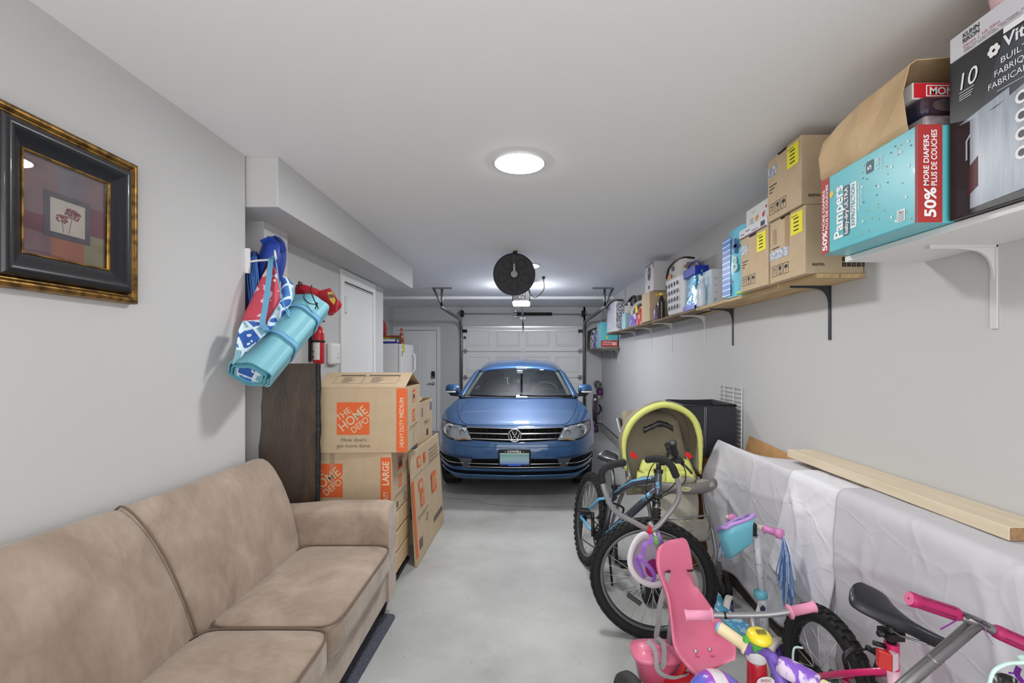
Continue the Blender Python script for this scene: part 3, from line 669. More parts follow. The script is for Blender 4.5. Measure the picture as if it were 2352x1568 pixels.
teal = mat('teal_vinyl', (112,172,186), .45, bump=.06, bs=9); teal_d = mat('teal_binding', (88,158,178), .6); strapm = mat('blue_strap', (104,164,200), .6)
bluen = mat('blue_nylon', (26,62,160), .5, var=.5, vs=5, col2=(18,42,120), bump=.25, bs=10); navy = mat('navy_nylon', (30,50,110), .6); lblue = mat('light_blue_cord', (70,124,200), .6)
redn = mat('red_nylon', (172,24,38), .42, var=.5, vs=7, col2=(130,14,26), bump=.3, bs=9)
# rolled mat
A0, B0 = at(572,860,2.22), at(710,703,2.62); ax = (B0-A0).normalized(); u0 = Vector((0,0,1)).cross(ax).normalized(); w0 = ax.cross(u0); LM = (B0-A0).length
roll = thing('rolled_mat', 'teal rolled beach mat with blue straps hanging in front of the left wall', 'beach mat', A0, 0, None, True)
def spiral(turns, r0, r1, n=60, a0=0.):
    out = []
    for i in range(n+1):
        t = i/n; a = a0+turns*2*math.pi*t; r = r0+(r1-r0)*t
        k = 1+.05*math.cos(6*a); out.append((r*k*math.cos(a)*1.12, r*k*math.sin(a)*.80))
    return out
def roll_layer(pts, z0, z1, th, mt, name):
    m = MB(); rg = []
    ins = []
    for i, (x, y) in enumerate(pts):
        q = math.hypot(x, y); ins.append((x*(1-th/q), y*(1-th/q)))
    loop = pts+ins[::-1]
    rg = [[A0+u0*x+w0*y+ax*z for x, y in loop] for z in (z0, z1)]
    m.loft(rg, True, True, False); return m.build(name, mt, roll, bevel=.002)
roll_layer(spiral(1.12,.098,.112,52,3.6), 0, LM, .009, teal, 'outer_layer'); roll_layer(spiral(1.1,.080,.087,48,3.4), -.008, LM-.02, .008, teal_d, 'middle_layer'); roll_layer(spiral(1.0,.068,.070,40,3.3), -.004, LM-.03, .007, teal, 'inner_layer')
m = MB(); m.prism([(x*.93,y*.93) for x, y in spiral(.98,.066,.066,30)], A0+ax*.0, u0, w0, .02); m.build('printed_core', sea, roll)
for z in (.20,.42):
    m = MB(); pts = [A0+u0*x*1.035+w0*y*1.035+ax*(z+.02*math.sin(i/8)) for i, (x, y) in enumerate(spiral(1,.112,.112,44))]
    m.tube(pts[:-1], 1, 4, True, ab=(.016*1.41,.0016*1.41), up=ax); m.build('strap', strapm, roll)
m = MB(); s0, s1 = A0+ax*.20+w0*.085, A0+ax*.42+w0*.085
m.strap(bez([s0, at(611,757,2.22), at(603,742,2.26), at(610,700,2.32), at(617,645,2.37), at(622,600,2.45), hp+Vector((-.005,0,.010)), at(634,602,2.46), at(641,650,2.41), at(652,700,2.39), at(664,726,2.40), s1],7), .026, .003, X_*.9+Y_*.3); m.build('carry_strap', strapm, roll)
# fabric pieces hanging round the mat
def sack(name, label, cat, rings, mt, group=None, top=None, extra=None):
    """soft bag lofted through rings: (px, py, Y, half width px, half depth m)"""
    c0 = at(*rings[-1][:3]); t = thing(name, label, cat, c0, 0, None, True); R = []
    for k, (px, py, Y, hw, hd) in enumerate(rings):
        c = at(px, py, Y); w = hw*Y/F; g = []
        for i in range(20):
            a = 2*math.pi*i/20; f = 1+.13*nz(math.cos(a)*2+k*.35, math.sin(a)*2, len(label)*.7, 1.6)
            g.append(c+Vector((w*math.cos(a)*f, hd*math.sin(a)*f, .02*nz(a, k*.6, 3))))
        R.append(g)
    m = MB(); m.loft(R, True, True, True); m.build('body', mt, t, sub=1); return t
dsb = sack('drawstring_bag', 'royal blue drawstring sack hanging highest on the hook rail', 'bag', [(628,545,2.62,12,.02),(630,556,2.62,24,.05),(628,580,2.62,28,.07),(624,606,2.62,30,.08),(620,640,2.62,25,.07),(616,668,2.62,14,.04)], bluen)
m = MB(); a = [at(x,y,2.59) for x, y in ((598,552),(612,546),(634,541),(648,556),(657,573),(650,580),(628,562),(606,566))]; m.add(a, [tuple(range(8))]); m.build('ruffle', bluen, dsb, solid=.012)
m = MB(); m.tube(bez([at(632,545,2.57),at(640,552,2.565),at(645,553,2.57)],5),.006,6); m.tube(bez([at(612,560,2.56),at(600,585,2.55),at(601,610,2.56)],5),.003,6); m.build('cord', black, dsb)
t = sack('folded_chair', 'dark blue folded camp chair with light blue cords, leftmost on the rail', 'chair', [(578,580,2.56,12,.02),(580,600,2.57,19,.04),(580,640,2.58,19,.05),(580,690,2.58,18,.05),(580,740,2.58,12,.04),(578,800,2.58,10,.03)], navy)
m = MB()
for k in range(7):
    x = 570+4.2*k; m.tube(bez([at(582+k,588,2.52),at(x-2,610+5*k,2.505),at(x+3*math.sin(k),660,2.50),at(x+5-k,700+4*k,2.51)],5),.0035,5)
m.build('cord', lblue, t, kind='stuff')
t = thing('black_strap', 'wide black strap looped on the hook beside the blue sack', 'strap', at(612,640,2.53), 0, None, True)
m = MB(); m.strap(bez([at(622,598,2.535),at(612,625,2.53),at(602,665,2.52),at(590,705,2.52)],5),.04,.004,X_); m.build('webbing', mat('black_webbing', (18,18,20), .8), t)
t = sack('unicorn_bag', 'pink patterned kids fabric bag hanging above the teal mat', 'bag', [(622,612,2.47,6,.01),(622,628,2.46,16,.03),(618,655,2.45,24,.045),(610,690,2.43,32,.05),(598,720,2.41,36,.05),(584,740,2.38,30,.04),(580,758,2.36,22,.02)], pinkf)
m = MB(); 
for (x, y, s_) in ((631,644,5),(640,668,3),(622,690,2.5),(612,715,3)):
    o = at(x,y,2.385-.0); pts = []
    for i in range(10):
        a = math.pi/2+i*math.pi/5; r = s_*(1 if i % 2 == 0 else .42)*2.39/F; pts.append((r*math.cos(a), r*math.sin(a)))
    m.plate(pts, o, X_, Z_)
m.build('star_print', mat('print_pale_yellow', (238,220,190), .7), t)
t = thing('patterned_cover', 'blue and white nautical patterned cover draped over the teal mat', 'fabric', at(590,800,2.28), 0, None, True)
m = MB(); sh = [(596,735,2.33),(558,738,2.24),(548,760,2.2),(543,800,2.17),(534,838,2.16),(560,812,2.17),(592,782,2.19),(612,765,2.23),(614,748,2.28)]
m.add([at(*p) for p in sh], [tuple(range(9))]); m.build('front_drape', sea, t, solid=.008)
m = MB(); R = []
for (px, py, Y, hw) in ((655,640,2.5,6),(660,655,2.5,14),(662,680,2.48,14),(650,705,2.44,13),(632,730,2.4,11),(620,752,2.36,9),(610,768,2.33,7)):
    c = at(px,py,Y); w = hw*Y/F; R.append([c+Vector((w*math.cos(a)*.9, .035*math.sin(a), w*.45*math.cos(a+.9))) for a in [2*math.pi*i/14 for i in range(14)]])
m.loft(R, True, True, True); m.build('bunched_roll', sea, t)
t = sack('red_bag', 'red nylon stuff sack with yellow label hanging behind the mat', 'bag', [(690,655,2.76,8,.02),(700,662,2.76,22,.05),(722,682,2.78,44,.08),(740,694,2.8,46,.08),(742,706,2.8,44,.07),(738,722,2.8,26,.03)], redn)
m = MB(); m.add([at(x,y,2.70) for x, y in ((735,668),(758,662),(776,690),(773,716),(742,724),(720,700))], [(0,1,2,3,4,5)]); m.build('end_flap', redn, t, solid=.02)
m = MB(); m.add([at(x,y,2.682) for x, y in ((752,671),(763,670),(771,690),(767,700),(757,688))], [(0,1,2,3,4)]); m.k = 1; m.add([at(x,y,2.680) for x, y in ((754,676),(764,675),(768,683),(757,684))], [(0,1,2,3)]); m.build('warning_label', [mat('label_yellow', (206,172,70), .6), mat('label_grey', (92,88,70), .7)], t, solid=.001)
m = MB(); m.bb(at(684,662,2.72),at(696,648,2.76)); m.build('buckle', black, t, bevel=.004)
m = MB(); m.tube(bez([at(716,655,2.62),at(714,668,2.54),at(720,685,2.50),at(727,699,2.49)],6),.003,6); m.tube(bez([at(714,668,2.54),at(702,672,2.51),at(698,684,2.49),at(710,696,2.48),at(726,699,2.49)],6),.003,6); m.tube([at(727,700,2.488),at(724,710,2.48)],.003,6); m.tube([at(728,700,2.488),at(731,709,2.48)],.003,6); m.ball(at(727,697,2.488),.008,8,6); m.build('cord_loop', black, t)

# fire extinguisher, white charger box
fx = thing('fire_extinguisher', 'red fire extinguisher strapped to the wall beside the closet door', 'extinguisher', (XC+.065,3.54,1.44), 0, None)
redp = mat('red_enamel', (190,28,34), .3, coat=.3); m = MB(); m.lathe([(0,0),(.037,.0),(.040,.006),(.040,.225),(.036,.255),(.024,.275),(.014,.285),(.014,.30)], n=28); m.build('cylinder', redp, fx)
m = MB(); m.lathe([(.0405,.03),(.0405,.17)], n=20, arc=(-2.6,.6)); m.build('paper_label', label_w, fx)
m = MB(); m.lathe([(.0412,.04),(.0412,.06)], n=6, arc=(-1.1,-.5)); m.lathe([(.0412,.085),(.0412,.10)], n=6, arc=(-1.1,-.5)); m.lathe([(.0412,.195),(.0412,.205)], n=6, arc=(-1.1,-.3)); m.build('label_print', [mat('label_red', (186,40,50), .6)], fx)
m = MB(); m.cyl((0,0,.29),(0,0,.325),.012); m.box((.012,-.01,.33),(.085,.02,.012),(0,.25,-.4)); m.box((.015,-.012,.35),(.09,.02,.01),(0,-.25,-.4)); m.cyl((.0,-.02,.318),(.0,-.045,.318),.014,n=12); m.build('valve_handle', black, fx)
m = MB(); m.bb((-.065,-.03,.02),(-.05,.03,.30)); m.tube([(.045*math.cos(a),.045*math.sin(a),.17) for a in [2*math.pi*i/24 for i in range(24)]],1,4,True,ab=(.008*1.41,.002*1.41),up=Z_); m.build('wall_bracket', black, fx)
ch = thing('wall_charger', 'rounded white plastic unit on the wall beside the closet door', 'wall unit', (XC,3.915,1.425), 0)
m = MB(); m.bb((0,-.09,0),(.05,.09,.185)); m.build('housing', white, ch, bevel=.022, seg=4); m = MB(); m.rect(.05,.085,.056,.10,(.0505,-.02,0),Y_,Z_); m.rect(.03,.06,.08,.063,(.0505,-.02,0),Y_,Z_); m.build('marks', grey_ink, ch)

# fridge and what stands on it
fg = thing('refrigerator', 'white refrigerator past the closet wall, seen from its side', 'refrigerator', (-2.24,7.36,0), 0)
m = MB(); m.bb((-.36,-.37,.02),(.315,.37,1.695)); m.build('cabinet', mat('fridge_white', (226,224,222), .35), fg, bevel=.012, seg=3)
for z0, z1 in ((.08,1.08),(1.095,1.69)):
    m = MB(); m.bb((.32,-.37,z0),(.37,.37,z1)); d = m.build('door', mat('fridge_white', (226,224,222), .35), fg, bevel=.012, seg=3)
    zz = (1.25,1.55) if z0 > 1 else (.7,1.04); m = MB(); m.tube(bez([(.37,.30,zz[0]),(.41,.30,zz[0]+.03),(.415,.30,(zz[0]+zz[1])/2),(.41,.30,zz[1]-.03),(.37,.30,zz[1])],5),.014,8); m.build('handle', white, d)
m = MB(); m.rect(-.30,1.56,-.18,1.68,(.3705,0,0),Y_,Z_); m.k = 1; m.rect(-.35,1.62,-.32,1.69,(.3705,0,0),Y_,Z_); m.rect(-.35,1.50,-.30,1.58,(.3705,0,0),Y_,Z_); m.build('magnet', [mat('magnet_yellow', (206,196,60), .6), mat('magnet_green', (90,140,110), .6)], fg)
for p, sz, mt, lab in (((-2.26,7.18,1.697),(.60,.30,.07), [mat('carton_blue', (38,48,140), .6), label_w], 'blue and white flat box lying on the refrigerator'), ((-2.43,7.2,1.769),(.36,.30,.035), [kraft_in, kraft], 'flat brown cardboard tray on the blue box'), ((-2.08,7.30,1.769),(.26,.3,.055), [mat('carton_green_yellow', (188,176,44), .6, var=1, vs=14, col2=(90,150,60), contrast=(.49,.51), det=0), mat('carton_red', (170,50,50), .6)], 'yellow and green food packet on the refrigerator')):
    t = thing('flat_box' if 'packet' not in lab else 'food_packet', lab, 'box', p, 0); m = MB(); m.bb((-sz[0]/2,-sz[1]/2,0),(sz[0]/2,sz[1]/2,sz[2])); m.build('body', mt[0], t, bevel=.003); m = MB(); m.rect(-sz[0]*.45,sz[2]*.45,sz[0]*.48,sz[2]*.95,(0,-sz[1]/2,0),X_,Z_); m.rect(-.1,sz[2]*.3,.1,sz[2]*.95,(sz[0]/2,0,0),Y_,Z_); m.build('print', mt[1], t)
bt = thing('sauce_bottle', 'brown sauce bottle standing at the refrigerator edge', 'bottle', (-1.905,7.14,1.697), 0); m = MB(); m.lathe([(0,0),(.035,0),(.036,.1),(.028,.15),(.014,.18),(.014,.21)],n=16); m.build('bottle', mat('brown_glass', (120,58,40), .3, var=1, vs=30, col2=(190,120,90), contrast=(.5,.55)), bt); m = MB(); m.cyl((0,0,.208),(0,0,.235),.017,n=14); m.build('cap', mat('cap_red', (170,40,36), .4), bt)
bp = thing('red_backpack', 'red backpack standing on boxes above the refrigerator', 'backpack', (-2.40,7.30,1.806), 0); m = MB(); R = []
for z, w, d in ((0,.17,.11),(.03,.20,.13),(.12,.21,.14),(.22,.19,.12),(.30,.13,.09),(.345,.05,.04)): R.append([Vector((w*math.copysign(abs(math.cos(a))**.6,math.cos(a)), d*math.copysign(abs(math.sin(a))**.6,math.sin(a)), z)) for a in [2*math.pi*i/24 for i in range(24)]])
m.loft(R, True, True, True); m.build('body', mat('backpack_red', (178,36,30), .5, var=.5, vs=8), bp); m = MB(); m.tube(bez([(.08,-.09,.30),(.15,-.12,.2),(.17,-.12,.08),(.15,-.1,.02)],6),.012,6); m.build('seam_strap', mat('backpack_dark', (90,20,24), .6), bp); m = MB(); m.box((.10,-.138,.12),(.08,.006,.03)); m.build('patch', mat('patch_peach', (224,176,150), .6), bp)
br = thing('broom', 'broom with red and blue handle leaning in the gap beside the refrigerator', 'broom', (-2.35,6.83,0), 0); m = MB(); m.cyl((.02,0,.12),(.06,.07,1.25),.012,n=10); m.build('lower_handle', mat('handle_red', (170,40,50), .5), br); m = MB(); m.cyl((.06,.07,1.25),(.075,.10,1.67),.016,n=10); m.build('grip', mat('handle_blue', (40,50,120), .5), br); m = MB(); m.loft([[Vector((x*a,y*b,z)) for a, b in ((-1,-1),(1,-1),(1,1),(-1,1))] for x, y, z in ((.16,.03,0),(.15,.025,.08),(.05,.02,.13))],True,True,False); m.build('bristle_head', mat('bristles', (170,160,140), .9), br)
# ---------------------------------------------------------------- garage door hardware and ceiling items
for side, xv, lab in (('left', -1.295, 'left garage door track hung from the ceiling by a perforated bracket'), ('right', 1.17, 'right garage door track running above the far shelf')):
    t = thing('door_track', lab, 'door track', (xv,9.2,0), 0, None, True); s = -1 if xv < 0 else 1
    hx = -1.27 if xv < 0 else 1.19
    pts = [(xv,YW-.05,.02),(xv,YW-.05,1.86)]+bez([(xv,YW-.05,1.9),(xv,YW-.10,2.08),(xv,YW-.28,2.19),(hx,YW-.5,2.215)],6)+[(hx,7.02,2.245)]
    m = MB(); m.tube(pts, 1, 4, ab=(.032,.028), up=X_); m.build('rail', steel, t)
    m = MB(); c = at(1012 if s < 0 else 1387, 661 if s < 0 else 664, 7.05)
    m.box((c.x-s*.02, 7.05, ZC-.012), (.30,.035,.022)); a = MB()
    m.tube([(hx+s*.0,7.05,2.25),(hx+s*.0+.0,7.05,ZC-.01)],1,4,ab=(.026,.008),up=X_); m.tube([(hx,7.05,2.27),(hx-.13 if s < 0 else hx+.13,7.05,ZC-.012)],1,4,ab=(.024,.008),up=X_)
    br_ = m.build('hanger_bracket', steel, t)
    m = MB()
    for k in range(9): m.box((c.x-s*.02-.13+.0325*k,7.031,ZC-.012),(.014,.002,.01))
    for k in range(7): m.box((hx,7.038,2.28+.036*k),(.012,.002,.014))
    m.build('bracket_holes', black, br_, kind='stuff')
    m = MB()
    for z in (.5,1.1,1.7): m.bb((xv-.02,YW-.045,z),(xv+.02,YW+.0,z+.04))
    m.build('jamb_bracket', steel, t)
t = thing('torsion_bar', 'torsion bar with black spring across the wall above the garage door', 'torsion spring', (-.1,YW-.06,2.36), 0, None, True)
m = MB(); m.cyl((-1.36,YW-.09,2.362),(1.29,YW-.09,2.345),.013,n=10); m.build('shaft', steel, t)
m = MB(); p = [];
for i in range(80*8): a = 2*math.pi*i/8; p.append((-.20+.72*i/640, YW-.09+.028*math.cos(a), 2.353+.028*math.sin(a)))
m.tube(p,.006,4); m.build('spring', black, t)
for x in (-1.27,1.15):
    m = MB(); m.cyl((x-.03,YW-.09,2.36),(x+.03,YW-.09,2.36),.055,n=16); m.cyl((x-.035,YW-.09,2.36),(x-.028,YW-.09,2.36),.068,n=16); m.bb((x-.005,YW-.10,2.29),(x+.005,YW,2.43)); m.build('cable_drum', black, t)
m = MB(); m.bb((-.225,YW-.11,2.28),(-.19,YW,2.44)); m.cyl((-.24,YW-.09,2.352),(-.18,YW-.09,2.352),.04,n=12); m.build('centre_bracket', steel, t)
op = thing('door_opener', 'dark garage door opener with lit lens hanging behind the black reel', 'door opener', (-.06,6.3,2.15), 0, None, True)
oc = at(1197,686,6.2); m = MB(); z0 = oc.z+.03
def rr(y, w, za, zb, r=.02): return [Vector((oc.x+x*w, y, z)) for x, z in ((-.9,za),(.9,za),(1,za+r),(1.03,zb-r),(.95,zb),(-.95,zb),(-1.03,zb-r),(-1,za+r))]
m.loft([rr(6.2,.112,z0-.05,z0+.085), rr(6.22,.120,z0-.065,z0+.10), rr(6.62,.120,z0-.065,z0+.10), rr(6.64,.11,z0-.05,z0+.09)],True,True,False); m.build('housing', mat('opener_charcoal', (30,32,42), .35, coat=.2), op)
m = MB(); m.loft([rr(6.215,.108,z0-.083,z0-.068,.005), rr(6.225,.113,z0-.085,z0-.066,.005), rr(6.6,.113,z0-.085,z0-.066,.005)],True,True,False); m.build('light_lens', mat('opener_lens_lit', (240,242,250), .3, emit=50.), op)
m = MB(); m.rect(-.05,-.03,.06,.07,(oc.x,6.199,z0),X_,Z_); m.k = 1
for k in range(3): m.rect(-.04+.034*k,.02,-.02+.034*k,.06,(oc.x,6.198,z0),X_,Z_)
m.disc(.02,-.012,.013,(oc.x,6.198,z0),X_,Z_); m.rect(-.03,-.02,-.005,.005,(oc.x,6.198,z0),X_,Z_); m.k = 2; m.rect(-.1,.086,.06,.10,(oc.x,6.197,z0),X_,Z_); m.build('control_label', [black, mat('label_grey_white', (150,152,164), .5), white], op)
m = MB(); m.loft([rr(6.642,.105,z0-.06,z0+.03), rr(6.672,.095,z0-.055,z0+.02)],True,True,False); m.build('added_rear_glow', mat('rear_fill_glow', (240,242,250), .3, emit=150.), op)  # glowing block added out of sight to brighten the back wall
m = MB(); m.bb((oc.x-.02,6.6,z0+.0),(oc.x+.02,YW-.1,z0+.04)); m.bb((oc.x-.05,YW-.10,2.24),(oc.x+.05,YW-.01,2.30)); m.build('rail', steel, op)
m = MB(); x0 = oc.x+.08
m.tube([(x0,6.35,z0+.10),(x0,6.35,ZC)],1,4,ab=(.022,.005),up=X_); m.tube([(oc.x-.08,6.35,z0+.10),(oc.x-.08,6.35,ZC)],1,4,ab=(.022,.005),up=X_); m.build('hanger_strap', steel, op)
m = MB(); m.tube(bez([at(1248,638,6.1),at(1250,660,6.1),at(1244,672,6.12),at(1230,683,6.15),at(1219,676,6.18),at(1212,664,6.22),at(1208,672,6.3)],6),.005,6); m.bb(at(1245,641,6.12),at(1252,635,6.08)); m.build('power_cord', black, op)
m = MB(); m.tube([(oc.x-.0,YW-.06,2.2),(-.055,YW-.05,2.06)],.012,6); m.tube([(-.055,8.6,z0),(-.055,8.65,2.05),(-.055,8.68,1.95)],.004,5); m.build('door_arm', black, op)
# black reel
rl = thing('black_reel', 'large black disc reel hanging from the ceiling in front of the opener', 'reel', (-.12,4.65,2.10), 0, None, True)
rc = at(1181,629,4.62); R = .2095; m = MB(); m.lathe([(0,.045),(R*.97,.045),(R,.035),(R,.006),(R*.975,.0),(R*.90,.004),(R*.2,.004),(0,.004)], rc, Y_, 64); m.build('disc', mat('reel_black', (26,27,31), .6, bump=.12, bs=120), rl)
m = MB()
for k in range(5):
    a0 = math.pi/2+k*2*math.pi/5+.6; pts = []
    for a, r in ((-.42,.42),(-.30,.72),(-.15,.78),(0,.79),(.15,.78),(.30,.72),(.42,.42),(.2,.36),(-.2,.36)): pts.append((R*r*math.cos(a0+a), R*r*math.sin(a0+a)))
    m.tube([rc+Vector((x,.003,z)) for x, z in pts], .0035, 5, True)
m.build('embossed_rib', mat('reel_rib', (22,22,26), .5), rl, kind='stuff')
m = MB(); m.lathe([(0,-.012),(.03,-.012),(.036,-.004),(.036,.006)], rc, Y_, 24); h = m.build('hub', mat('hub_grey', (150,154,158), .4), rl); m = MB(); m.torus(rc+Vector((0,.002,0)), Y_, .045, .007, 24, 6); m.build('hub_ring', black, rl)
m = MB(); m.tube([rc+Vector((0,-.014,-.005)), rc+Vector((.001,-.024,.04)), rc+Vector((.0,-.018,.075))], [.009,.011,.012], 8); m.ball(rc+Vector((0,-.02,.088)),.011,10,8); m.build('crank_lever', mat('lever_grey', (170,174,176), .3), rl)
m = MB(); m.strap([rc+Vector((0,-.008,.06)), rc+Vector((0,-.008,R-.01)), rc+Vector((.0,-.01,R+.01)), Vector((rc.x+.006,4.60,ZC-.03)), Vector((rc.x+.026,4.62,ZC-.002))], .028, .008, X_); m.build('ceiling_bracket', black, rl)

# folded kick scooter on the back wall
fs = thing('folded_scooter', 'folded kick scooter with purple wheels hanging at the back wall corner', 'scooter', (1.4,9.25,.1), 0, None, True)
pw = mat('wheel_purple', (128,60,140), .4); sgr = mat('scooter_grey', (96,92,98), .4, .5)
for (px, py, r) in ((1378,899,.075),(1365,984,.075)):
    c = at(px,py,9.2); m = MB(); m.lathe([(r*.7,-.018),(r*.95,-.02),(r,-.012),(r,.012),(r*.95,.02),(r*.7,.018)],c,Vector((.35,-1,0)),28); w = m.build('tyre', rubber, fs); m = MB(); m.lathe([(0,.024),(r*.3,.028),(r*.34,.016),(r*.62,.016),(r*.72,.022),(r*.72,-.02),(0,-.02)],c,Vector((.35,-1,0)),28); m.build('wheel_hub', pw, w)
m = MB(); m.tube(bez([at(1366,884,9.2),at(1368,878,9.2),at(1374,877,9.2),at(1380,883,9.18)],5),.03,8); m.build('brake_fender', sgr, fs)
m = MB(); m.tube([at(1366,905,9.22),at(1364,940,9.22),at(1365,968,9.22)],1,4,ab=(.04,.02),up=X_); m.tube([at(1371,905,9.22),at(1369,972,9.22)],.018,8); m.build('deck', mat('deck_dark', (58,48,58), .5, var=.6, vs=30, col2=(110,84,110)), fs)
m = MB(); m.tube([at(1367,884,9.22),at(1378,899,9.2)],.035,8); m.tube([at(1365,965,9.22),at(1365,984,9.2)],.022,8); m.build('fork', sgr, fs)
m = MB(); m.tube(bez([at(1376,928,9.2),at(1380,938,9.2),at(1376,948,9.2),at(1371,950,9.2)],5),.02,8); m.build('folding_latch', black, fs); m = MB(); m.box(at(1367,917,9.17),(.045,.01,.045),(0,.78,0)); m.build('sticker', label_w, fs)

# ---------------------------------------------------------------- the car
paint = mat('blue_car_paint', (40,84,132), .52, .45, coat=1.)
car = thing('car', 'metallic blue sedan parked nose out in front of the garage door', 'car', (-.115,4.72,0), math.radians(-.6))
trim = mat('car_black_trim', (12,12,13), .45, spec=.3); chr_ = mat('car_chrome', (205,208,212), .15, 1.)
ZS = [.205,.23,.28,.34,.40,.47,.54,.60,.66,.72,.765,.790,.812,.84,.87,.90,.93,.955,.975,.988]
def interp(tb, z):
    for (a, va), (b, vb) in zip(tb[:-1], tb[1:]):
        if z <= b: t = max(0, (z-a)/(b-a)); return va+(vb-va)*t
    return tb[-1][1]
TY = [(.205,.16),(.24,.085),(.30,.05),(.36,.03),(.45,.0),(.54,.0),(.60,.012),(.66,.03),(.72,.05),(.765,.085),(.79,.14),(.812,.21),(.84,.325),(.87,.455),(.90,.60),(.93,.76),(.955,.91),(.975,1.05),(.988,1.16)]
TW = [(.205,.80),(.25,.845),(.34,.872),(.5,.884),(.66,.888),(.765,.880),(.80,.868),(.84,.85),(.87,.835),(.90,.815),(.93,.79),(.955,.765),(.975,.74),(.988,.725)]
TR = [(.205,4.25),(.35,4.38),(.7,4.40),(.85,4.36),(.95,4.28),(.988,4.10)]
def fy(u, z):
    c = .09*abs(u)**2; k = max(0, (abs(u)-.66)/.34)
    lowk = 1 if z < .76 else max(.25, 1-(z-.76)/.16)
    return interp(TY, z)+c*(1 if z < .8 else .7)+(.50*k**2.3)*lowk
def fs_(u, z, off=0.):
    """point on the nose surface: u in -1..1 across, z up; off pushes it forward"""
    w = interp(TW, z); return Vector((u*w, fy(u, z)-off, z))
def fx(x, z, off=0.): return fs_(x/interp(TW, z), z, off)
NF, NS = 56, 30
rings = []
for z in ZS:
    w = interp(TW, z); r = interp(TR, z); g = []
    for i in range(NF+1):
        u = -1+2*i/NF; u = math.copysign(1-(1-abs(u))**1.15, u); g.append(fs_(u, z))
    ys = fy(1, z)
    for i in range(1, NS): g.append(Vector((w+.012*math.sin(math.pi*i/NS)*(z < .8), ys+(r-.25-ys)*i/NS, z)))
    for i in range(13): t = i/12; a = math.pi*t; g.append(Vector((w*math.copysign(abs(math.cos(a))**.55, math.cos(a)), r-.25+.25*math.sin(a)**.7, z)))
    for i in range(NS-1, 0, -1): g.append(Vector((-w-.012*math.sin(math.pi*i/NS)*(z < .8), ys+(r-.25-ys)*i/NS, z)))
    rings.append(g)
m = MB(); m.loft(rings, True, True, True); body = m.build('body_shell', paint, car, weld=True)
WHL = [(.755,.86),(-.755,.86),(.755,3.45),(-.755,3.45)]
cut = MB()
for x, y in WHL: cut.cyl((x-.2 if x > 0 else x+.2, y, .315), (x*1.4, y, .315), .355, n=36)
co = cut.build('cutter', trim, car)
md_ = body.modifiers.new('arches', 'BOOLEAN'); md_.operation = 'DIFFERENCE'; md_.solver = 'EXACT'; md_.object = co
dg = bpy.context.evaluated_depsgraph_get(); dg.update(); nm = bpy.data.meshes.new_from_object(body.evaluated_get(dg)); body.modifiers.clear(); body.data = nm; bpy.data.objects.remove(co)
# nose features laid on the nose surface
def patch(name, poly, mt, off, th=.0, n=14, parent=car, sub=1):
    """quad strip between a lower and an upper edge of (x,z) points, hugging the nose"""
    lo, hi = poly; m = MB()
    def ev(e, t):
        k = t*(len(e)-1); i = min(int(k), len(e)-2); f = k-i; return (e[i][0]+(e[i+1][0]-e[i][0])*f, e[i][1]+(e[i+1][1]-e[i][1])*f)
    def fn(u, v):
        a, b = ev(lo, u), ev(hi, u); x = a[0]+(b[0]-a[0])*v; z = a[1]+(b[1]-a[1])*v
        edge = min(1, 30*min(u, 1-u, v, 1-v)); return fx(x, z, off if edge > .5 else min(off, .001))
    m.grid(fn, n*max(1, len(lo)-1), 8); return m.build(name, mt, parent, solid=th)
def bar(name, e, mt, r, off, parent=car, ab=(1,1)):
    m = MB(); p = []
    for (a, b) in zip(e[:-1], e[1:]):
        for i in range(10): t = i/10; p.append(fx(a[0]+(b[0]-a[0])*t, a[1]+(b[1]-a[1])*t, off))
    p.append(fx(*e[-1], off)); m.tube(p, r, 8, ab=ab, up=Z_); return m.build(name, mt, parent)
patch('grille', ([(-.43,.640),(-.2,.628),(0,.622),(.2,.628),(.43,.640)], [(-.505,.772),(-.25,.768),(0,.765),(.25,.768),(.505,.772)]), mat('grille_black', (5,5,6), .8, spec=.15), .004, n=8)
for e in ([(-.50,.765),(0,.758),(.50,.765)], [(-.475,.712),(0,.706),(.475,.712)], [(-.445,.660),(0,.650),(.445,.660)]): bar('grille_bar', e, chr_, .0075, .016, ab=(1.0,1.0))
m = MB()
for k in range(13):
    x = -.42+.07*k
    for z in (.735,.683): m.box(fx(x,z,.006),(.006,.006,.035))
m.build('grille_mesh', trim, car, kind='stuff')
def lampshape(s):
    lo = [(s*.43,.640),(s*.56,.634),(s*.70,.652),(s*.815,.70)]; hi = [(s*.505,.775),(s*.62,.785),(s*.74,.796),(s*.825,.795)]; return lo, hi
lens = glass_mat('headlight_lens', (236,240,244), .14, .0); refl = mat('headlight_reflector', (206,210,216), .35, .35); amber = mat('amber_plastic', (206,120,50), .3)
